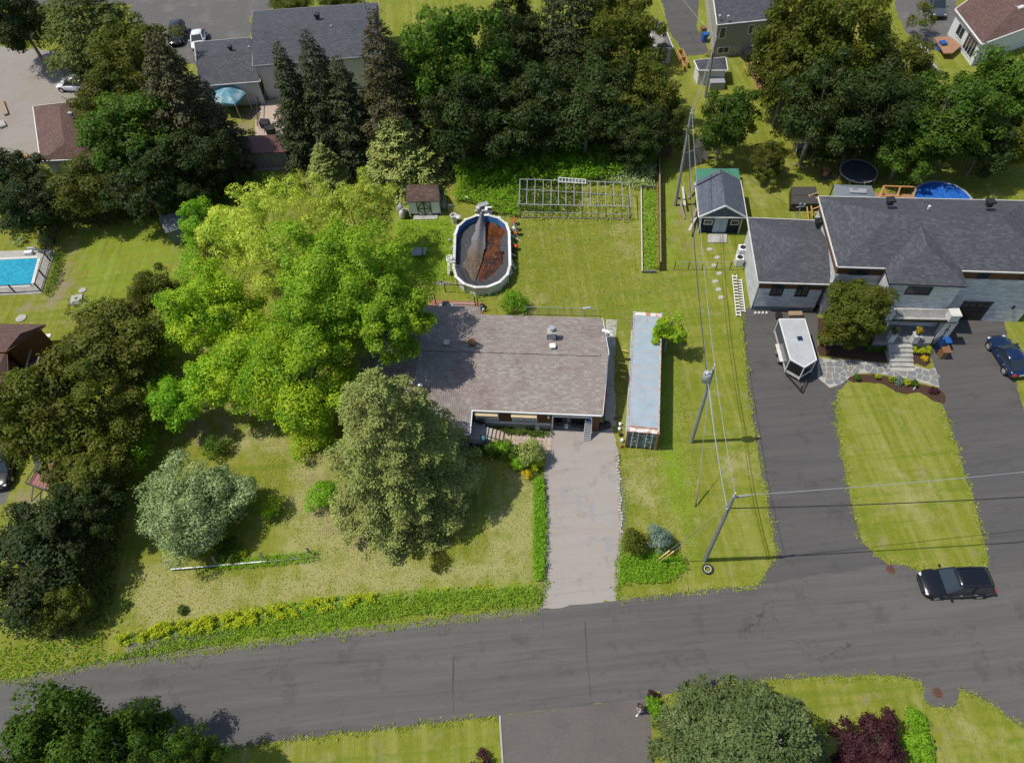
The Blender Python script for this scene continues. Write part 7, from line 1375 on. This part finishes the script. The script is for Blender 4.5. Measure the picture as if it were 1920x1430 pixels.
carpet('back_left_vines', [(392, 335), (560, 325), (565, 350), (390, 372)], 120, .5, 2.2, .22, 'lf_green', 'green undergrowth behind the lime green maple')
carpet('left_hedge', [(362, 372), (395, 372), (345, 560), (312, 740), (262, 880), (235, 880), (300, 640), (340, 470)], 150, .8, 3.2, .2, 'lf_bright', 'bushy green hedge along the left boundary of the lot')
carpet('pool_side_grass', [(745, 415), (845, 410), (845, 520), (800, 540), (740, 500)], 60, .05, .25, .22, 'grasslush', 'lush grass left of the pool', upright=.6, aspect=.3)
carpet('lawn_grass', [(960, 415), (1200, 418), (1205, 520), (1262, 520), (1300, 830), (1312, 1098), (1165, 1098), (1170, 850), (1140, 600), (960, 560)], 60, .01, .07, .12, 'grassblade', 'mown lawn grass behind and beside the bungalow', upright=.25, aspect=.4, lim=42000)
carpet('lawn_grass', [(235, 1180), (262, 1060), (600, 1070), (500, 960), (480, 830), (560, 830), (650, 1000), (900, 1000), (920, 860), (1005, 900), (1005, 1095), (600, 1130)], 50, .01, .07, .12, 'grassblade', 'mown dry lawn grass in front of the bungalow', upright=.25, aspect=.4, lim=42000)
carpet('edge_weeds', [(1158, 850), (1166, 850), (1175, 990), (1165, 1100), (1158, 1100), (1168, 980)], 90, .03, .2, .18, 'grasslush', 'grass growing along the stone edging', upright=.6, aspect=.3)

# ================================================================== TREES ROUND THE LOT
TT = [
 ('spruce_tree', 'left of three dark spruces in front of the long grey roof', 560, 205, 60, 13.5, 's0', 'nd_dark'), ('spruce_tree', 'middle of three dark spruces in front of the long grey roof', 612, 195, 64, 14.5, 's1', 'nd_dark'),
 ('spruce_tree', 'right of three dark spruces in front of the long grey roof', 660, 220, 60, 12.5, 's0', 'nd_dark'), ('spruce_tree', 'tall brownish spruce right of the three dark spruces', 735, 190, 78, 17, 's1', 'nd_brown'),
 ('broadleaf_tree', 'tall upright green maple right of the brownish spruce', 835, 110, 92, 16, 'b1', 'lf_green'), ('broadleaf_tree', 'dark green tree below the tall upright maple at the back', 860, 220, 70, 11, 'b2', 'lf_dark'),
 ('broadleaf_tree', 'dark tree at the top edge left of the pine', 960, 60, 60, 14, 'b0', 'lf_dark'), ('pine_tree', 'dark spreading pine at the top centre', 1070, 70, 88, 17, 'pine', 'nd_dark'),
 ('broadleaf_tree', 'olive green tree below the spreading pine', 985, 190, 75, 11, 'b0', 'lf_dark'), ('broadleaf_tree', 'green tree left of the grey striped shed', 1165, 90, 72, 13, 'b1', 'lf_olive'),
 ('broadleaf_tree', 'green tree behind the wild vines at the back right of the lot', 1100, 215, 72, 9, 'b2', 'lf_dark'), ('broadleaf_tree', 'green tree between the back boundary and the farthest pole', 1215, 190, 64, 9, 'b3', 'lf_olive'),
 ('broadleaf_tree', 'rounded tree left of the navy shed pole top', 1240, 235, 40, 7, 'b0', 'lf_dark'), ('broadleaf_tree', 'green tree right of the navy shed pole', 1362, 215, 52, 9, 'b0', 'lf_green'),
 ('broadleaf_tree', 'tall yellow green tree beside the beige house', 1510, 60, 88, 15, 'b1', 'lf_olive'), ('broadleaf_tree', 'large olive tree at the top right of the beige house', 1600, 60, 85, 14, 'b0', 'lf_olive'),
 ('broadleaf_tree', 'dark shaded tree above the garden swing', 1540, 190, 80, 12, 'b3', 'lf_dark'), ('broadleaf_tree', 'dense green tree above the trampoline', 1640, 200, 85, 11, 'b2', 'lf_dark'),
 ('broadleaf_tree', 'wide dense tree at the right above the round pool', 1770, 210, 92, 11, 'b0', 'lf_green'), ('broadleaf_tree', 'dense tree at the upper right edge of the picture', 1880, 165, 78, 11, 'b1', 'lf_green'),
 ('broadleaf_tree', 'low dark tree right behind the round pool', 1850, 262, 62, 7, 'b2', 'lf_dark'), ('shrub_tree', 'bushy shrub right of the navy shed', 1440, 295, 36, 4.5, 'b3', 'lf_olive'),
 ('pine_tree', 'feathery light green pine at the top left', 165, 50, 92, 14, 'pine', 'nd_pine'), ('broadleaf_tree', 'dark tree in the top left corner', 25, 25, 55, 11, 'b0', 'lf_dark'),
 ('broadleaf_tree', 'dark olive tree above the round green maple at the left', 245, 110, 76, 11, 'b3', 'lf_olive'), ('broadleaf_tree', 'round green maple right of the reddish garage roof', 238, 245, 84, 11, 'b1', 'lf_green'),
 ('spruce_tree', 'dark tall spruce behind the brown metal roofed shed', 352, 215, 88, 16, 's1', 'nd_brown'), ('broadleaf_tree', 'dark tree left of the metal roofed shed', 395, 285, 48, 8, 'b2', 'lf_dark'),
 ('broadleaf_tree', 'dark tree row end below the reddish garage', 60, 370, 62, 7, 'b0', 'lf_dark'), ('broadleaf_tree', 'middle dark tree in the row below the round green maple', 160, 350, 62, 7, 'b2', 'lf_olive'),
 ('broadleaf_tree', 'dark tree above the small grey shed', 270, 350, 62, 8, 'b3', 'lf_dark'), ('broadleaf_tree', 'dark tree at the left boundary beside the small grey shed', 350, 365, 36, 5, 'b0', 'lf_dark'),
 ('broadleaf_tree', 'wide olive maple between the left lawn and the lot', 205, 640, 92, 7.5, 'b1', 'lf_olive'), ('broadleaf_tree', 'wide olive maple right of the brown house', 110, 740, 96, 10, 'b0', 'lf_olive'),
 ('broadleaf_tree', 'olive tree on the left boundary in front of the shaded maples', 232, 785, 58, 5.5, 'b2', 'lf_olive'), ('broadleaf_tree', 'olive tree beside the utility trailer', 165, 880, 70, 6, 'b1', 'lf_olive'),
 ('broadleaf_tree', 'dark tree on the left boundary near the silver tree', 165, 950, 58, 6, 'b3', 'lf_dark'), ('broadleaf_tree', 'dark bronze tree at the lower left edge', 40, 1055, 98, 6.5, 'b0', 'lf_dark'),
 ('broadleaf_tree', 'narrow olive tree on the boundary beside the left lawn', 288, 545, 44, 5.5, 'b2', 'lf_olive'), ('broadleaf_tree', 'dark low tree at the lower left above the road verge', 105, 1130, 50, 4, 'b2', 'lf_olive'),
 ('spruce_tree', 'drooping spruce leaning over the brown roof of the white shed', 752, 275, 82, 8, 's1', 'nd_spruce'), ('spruce_tree', 'short pale spruce behind the airy lime green maple', 610, 310, 42, 5, 's0', 'nd_spruce'),
 ('broadleaf_tree', 'dark tree between the tall upright maple and the pine', 930, 130, 70, 11, 'b0', 'lf_dark'), ('broadleaf_tree', 'dark tree directly behind the wild vines in the middle', 940, 240, 72, 8, 'b3', 'lf_dark'), ('broadleaf_tree', 'dark tree below the spreading pine near the vines', 1040, 215, 70, 8, 'b1', 'lf_dark'),
 ('broadleaf_tree', 'dark olive tree under the right side of the spreading pine', 1130, 150, 72, 10, 'b2', 'lf_dark'), ('broadleaf_tree', 'green tree crown at the top edge right of the pine', 1170, 20, 55, 12, 'b0', 'lf_olive'), ('broadleaf_tree', 'low dark tree at the farthest corner of the back boundary', 1195, 245, 55, 7, 'b1', 'lf_dark'),
 ('broadleaf_tree', 'yellow green tree crown left of the garden swing', 1480, 130, 62, 11, 'b3', 'lf_olive'), ('broadleaf_tree', 'olive tree filling the gap above the hidden grey shed roof', 1700, 120, 60, 9, 'b0', 'lf_olive'), ('broadleaf_tree', 'low green tree directly above the trampoline rim', 1700, 270, 66, 7, 'b3', 'lf_green'),
 ('broadleaf_tree', 'dark low tree left of the trampoline in the deep shade', 1600, 250, 56, 6, 'b2', 'lf_dark'), ('broadleaf_tree', 'dense green tree in the right corner of the rear gardens', 1900, 245, 60, 8, 'b0', 'lf_olive'), ('broadleaf_tree', 'green tree left of the round green maple beside the reddish roof', 195, 190, 60, 9, 'b0', 'lf_olive'),
 ('broadleaf_tree', 'dark shaded tree right of the round green maple', 320, 300, 60, 8, 'b1', 'lf_dark'), ('broadleaf_tree', 'olive tree at the left edge in the wooded row', 5, 330, 60, 7, 'b3', 'lf_dark'), ('broadleaf_tree', 'olive tree above the utility trailer', 60, 800, 70, 8, 'b3', 'lf_olive'), ('broadleaf_tree', 'dark tree at the left edge below the trailer', 95, 985, 70, 6, 'b3', 'lf_dark'),
 ('broadleaf_tree', 'leafy green maple in the bottom left corner', 95, 1395, 100, 9, 'b1', 'lf_green'), ('broadleaf_tree', 'smaller leafy maple right of the bottom left corner tree', 235, 1400, 72, 8.5, 'b0', 'lf_green'),
 ('broadleaf_tree', 'low leafy maple at the bottom edge casting shadow on the street', 350, 1425, 58, 7, 'b3', 'lf_green'),
]
for nm, lab, px, py, r, H, kd, m in TT: tree(nm, lab, px, py, r*1.08, H, kd, m, group={'s': 'spruces beyond the lot', 'p': 'pines beyond the lot'}.get(kd[0], 'broadleaf trees around the lot'))
bigtree('round_tree', 'dense rounded yellow green tree in front of the white stone house', 1601, 585, 66, 8.2, 4.5, 110, 42000, 'lf_olive', .16, lobe=.25, low=-.9, blob=.24, zc=4.2)
bigtree('young_maple', 'small bright maple leaning over the far right end of the container', 1252, 620, 32, 5.0, 2.1, 34, 5200, 'lf_yellow', .17, blob=.27)
shrub('sapling', 'thin sapling beside the far driveway at the top right', 1722, 42, 30, 4, 'lf_olive', 1300, .2)
spruce('blue_spruce', 'large blue green spruce at the bottom edge of the picture', 1378, 1440, 158, 11.5, 70000, 'nd_mid', .19, power=.42, droop=.22, levels=26, clump=.36)
bigtree('purple_tree', 'dark purple leaved tree right of the bottom spruce', 1625, 1410, 72, 5, 2.6, 60, 15000, 'lf_purple', .16, blob=.25, zc=2.6)
shrub('garden_bush', 'bright green bush above the purple tree on the lower right lawn', 1712, 1352, 24, 1.2, 'lf_bright', 1700, .13); shrub('garden_bush', 'low dense green bush right of the purple tree', 1718, 1400, 36, 1.3, 'lf_bright', 3200, .13)
shrub('street_bush', 'small yellow green bush right of the person at the driveway', 1228, 1325, 18, 1.4, 'lf_bright', 1500, .12); shrub('dry_bush', 'brown twiggy bush at the bottom edge of the paved driveway', 903, 1428, 22, .9, 'lf_purple', 900, .12)
shrub('small_rust_bush', 'rusty brown small bush at the street corner of the paved driveway', 1222, 1303, 10, .5, 'lf_purple', 350, .1)
tree('hedge_tree', 'clipped dark hedge behind the long grey roof at the top', 545, 6, 42, 4, 'b2', 'lf_olive'); tree('hedge_tree', 'right end of the clipped hedge behind the long grey roof', 640, -4, 42, 4, 'b0', 'lf_olive')
carpet('undergrowth', [(690, 250), (860, 235), (1230, 235), (1240, 262), (860, 295), (690, 310)], 60, .3, 2.2, .24, 'lf_dark', 'dark undergrowth beneath the trees behind the lot')
carpet('undergrowth', [(0, 300), (300, 290), (380, 330), (340, 400), (120, 425), (0, 440)], 45, .3, 1.8, .24, 'lf_dark', 'dark undergrowth beneath the trees above the left lawn')
carpet('undergrowth', [(120, 900), (240, 880), (200, 1190), (0, 1200), (0, 1000)], 40, .2, 1.2, .24, 'lf_dark', 'dark undergrowth at the lower left beside the lot')
carpet('undergrowth', [(1420, 170), (1900, 140), (1920, 280), (1500, 290)], 30, .2, 1.6, .24, 'lf_dark', 'dark undergrowth beneath the trees at the upper right')
carpet('verge_grass', [(-100, 1225), (190, 1190), (198, 1238), (-100, 1285)], 60, .05, .4, .26, 'grasslush', 'long grass of the verge left of the lot', upright=.6, aspect=.3)
carpet('pool_border_plants', [(95, 470), (120, 470), (112, 520), (90, 555), (80, 552), (98, 500)], 120, .1, .6, .16, 'lf_green', 'low dark plants along the fence of the turquoise pool')
for i, (px, py) in enumerate(((38, 454), (82, 454))): shrub('pale_shrub', ('left', 'right')[i]+' pale green shrub beyond the turquoise pool', px, py, 10, .8, 'lf_silver', 500, .12)

# loose gravel, twigs and leaves on the ground
def scatter_stones(name, label, poly, n, s0, s1, m, edge=None):
    poly = wp(poly); xs = [p.x for p in poly]; ys = [p.y for p in poly]; x = MB(); k = 0
    while k < n:
        px, py = random.uniform(min(xs), max(xs)), random.uniform(min(ys), max(ys))
        if not inpoly(np.array([px]), np.array([py]), poly)[0]: continue
        r = random.uniform(s0, s1); a = random.random()*6; b = [(px+r*math.cos(a+i*1.57)*random.uniform(.7, 1.2), py+r*math.sin(a+i*1.57)*random.uniform(.7, 1.2), .018) for i in range(4)]; x.add(b+[(px, py, .018+r*.8)], [(0, 1, 4), (1, 2, 4), (2, 3, 4), (3, 0, 4)]); k += 1
    o = x.build(name, m); o['kind'] = 'stuff'; o['label'] = label
scatter_stones('loose_gravel', 'loose stones spilled along the driveway edges', [(1150, 845), (1172, 900), (1178, 1000), (1162, 1110), (1150, 1110), (1160, 1000), (1158, 900)], 900, .02, .06, 'gravel')
scatter_stones('loose_gravel', 'loose stones along the left side of the driveway', [(1018, 870), (1030, 900), (1030, 1080), (1014, 1140), (1016, 1080), (1020, 1000)], 700, .02, .05, 'gravel')
scatter_stones('roadside_gravel', 'grit along the street edge', [(0, 1276), (200, 1238), (600, 1186), (1012, 1136), (1012, 1146), (600, 1198), (200, 1250), (0, 1290)], 2200, .02, .06, 'gravel')
scatter_stones('ditch_stones', 'pale stones in the dry ditch', [(235, 1208), (330, 1190), (440, 1178), (440, 1188), (340, 1207), (240, 1226)], 1500, .03, .10, 'gravel')

# weeds and bits and pieces round the oval pool
pr_ = [pp(u*1.0, v, 0) for u, v in oval(RP+.55, 6)]
carpet('pool_weeds', [(q.x, q.y) for q in pr_], 45, .03, .35, .14, 'lf_bright', 'weeds round the foot of the oval pool', world=True)
for i, (px, py, r, h, m, lab) in enumerate(((866, 536, .16, .25, 'concrete', 'grey stone at the lower left foot of the oval pool'), (884, 547, .18, .2, 'rust', 'rust brown pot below the oval pool beside the posts'), (912, 553, .2, .15, 'flagstone', 'flat dark stone directly below the oval pool'), (930, 549, .16, .2, 'concrete', 'pale stone at the lower right foot of the oval pool'), (945, 537, .2, .25, 'wood_old', 'old timber block at the lower right of the oval pool'), (966, 485, .14, .3, 'black', 'small black pot just below the red hooded machine'), (969, 450, .15, .2, 'steel', 'dented metal tin above the red hooded machine'), (843, 452, .15, .3, 'trim_grey', 'grey pot at the left wall of the oval pool'), (893, 398, .16, .35, 'concrete', 'grey tub left of the pool pump crates'), (930, 402, .14, .3, 'rubber', 'black tub right of the pool pump crates'), (938, 410, .12, .2, 'offwhite', 'small white tin at the upper right of the pool rim'))):
    x = MB(); x.lathe(P(px, py), [(r*.8, 0), (r*1.1, h*.3), (r, h*.8), (r*.4, h)], 9); single(x, ('stone', 'pot')[h > .2 or i == 1] if i not in (4,) else 'timber_block', m, lab, 'pot' if h > .2 or i == 1 else 'stone', 'bits and pieces round the oval pool', smooth=True)
for i, (xa, ya, xb, yb, m) in enumerate(((958, 425, 972, 446, 'wood_old'), (963, 418, 968, 440, 'alu'), (957, 440, 975, 452, 'white'), (959, 486, 966, 505, 'white'))):
    x = MB(); x.beam(P(xa, ya, .7), P(xb, yb, .05), .07); single(x, 'leaning_stick', m, ('weathered grey', 'silver', 'upper white', 'lower white')[i]+' stick leaning on the right wall of the oval pool', 'stick', 'sticks by the pool')

# grass creeping over the edges of the asphalt
def edge_grass(name, label, px, dens=55, m='grassblade', wdt=.13):
    pts = [P(*q) for q in px]; pos = []
    for a, b in zip(pts, pts[1:]):
        L_ = (b-a).length; n = int(L_*dens); t = RNG.random(n); nrm = Vector((-(b-a).y, (b-a).x, 0)).normalized(); o = RNG.normal(0, wdt, n)+.12*np.sin(t*L_*2.3)+.08*np.sin(t*L_*6.1)
        pos.append(np.stack([a.x+(b.x-a.x)*t+nrm.x*o, a.y+(b.y-a.y)*t+nrm.y*o, .02+RNG.uniform(0, .09, n)], 1))
    pos = np.concatenate(pos); n = len(pos); o = meshobj(leafmesh(name, pos, RNG.normal(0, .45, (n, 3))+np.array([0, 0, .8]), RNG.lognormal(0, .3, n)*.13, RNG.random(n), m, .4), name); o['kind'] = 'stuff'; o['label'] = label
edge_grass('edge_grass', 'grass creeping over the left edge of the stone house driveway', [(1391, 588), (1405, 750), (1430, 900), (1455, 1035), (1434, 1075), (1410, 1100), (1316, 1105), (1165, 1125)])
edge_grass('edge_grass', 'grass creeping over the edge of the lawn island', [(1573, 732), (1565, 760), (1580, 860), (1600, 960), (1615, 1015), (1645, 1045), (1690, 1058), (1725, 1070), (1850, 1067), (1852, 1050), (1830, 950), (1790, 830), (1765, 757)])
edge_grass('edge_grass', 'grass creeping over the lower edge of the street', [(1960, 1400), (1895, 1347), (1850, 1312), (1797, 1290), (1796, 1318), (1785, 1328), (1745, 1325), (1732, 1310), (1727, 1277), (1690, 1268), (1560, 1268), (1430, 1275), (1215, 1307)])
edge_grass('edge_grass', 'grass creeping over the street edge left of the paved driveway', [(935, 1341), (490, 1394), (250, 1430)])
edge_grass('edge_grass', 'weeds along the street edge of the lot', [(-100, 1294), (0, 1280), (198, 1242), (420, 1215), (600, 1190), (820, 1164), (1010, 1142)], 70, 'grasslush', .2)
edge_grass('edge_grass', 'weeds along the lower edges of the gravel driveway', [(1024, 1085), (1019, 1110), (1010, 1142)], 90, 'grasslush'); edge_grass('edge_grass', 'weeds at the lower right corner of the gravel driveway', [(1166, 1010), (1156, 1104), (1158, 1126)], 90, 'grasslush')
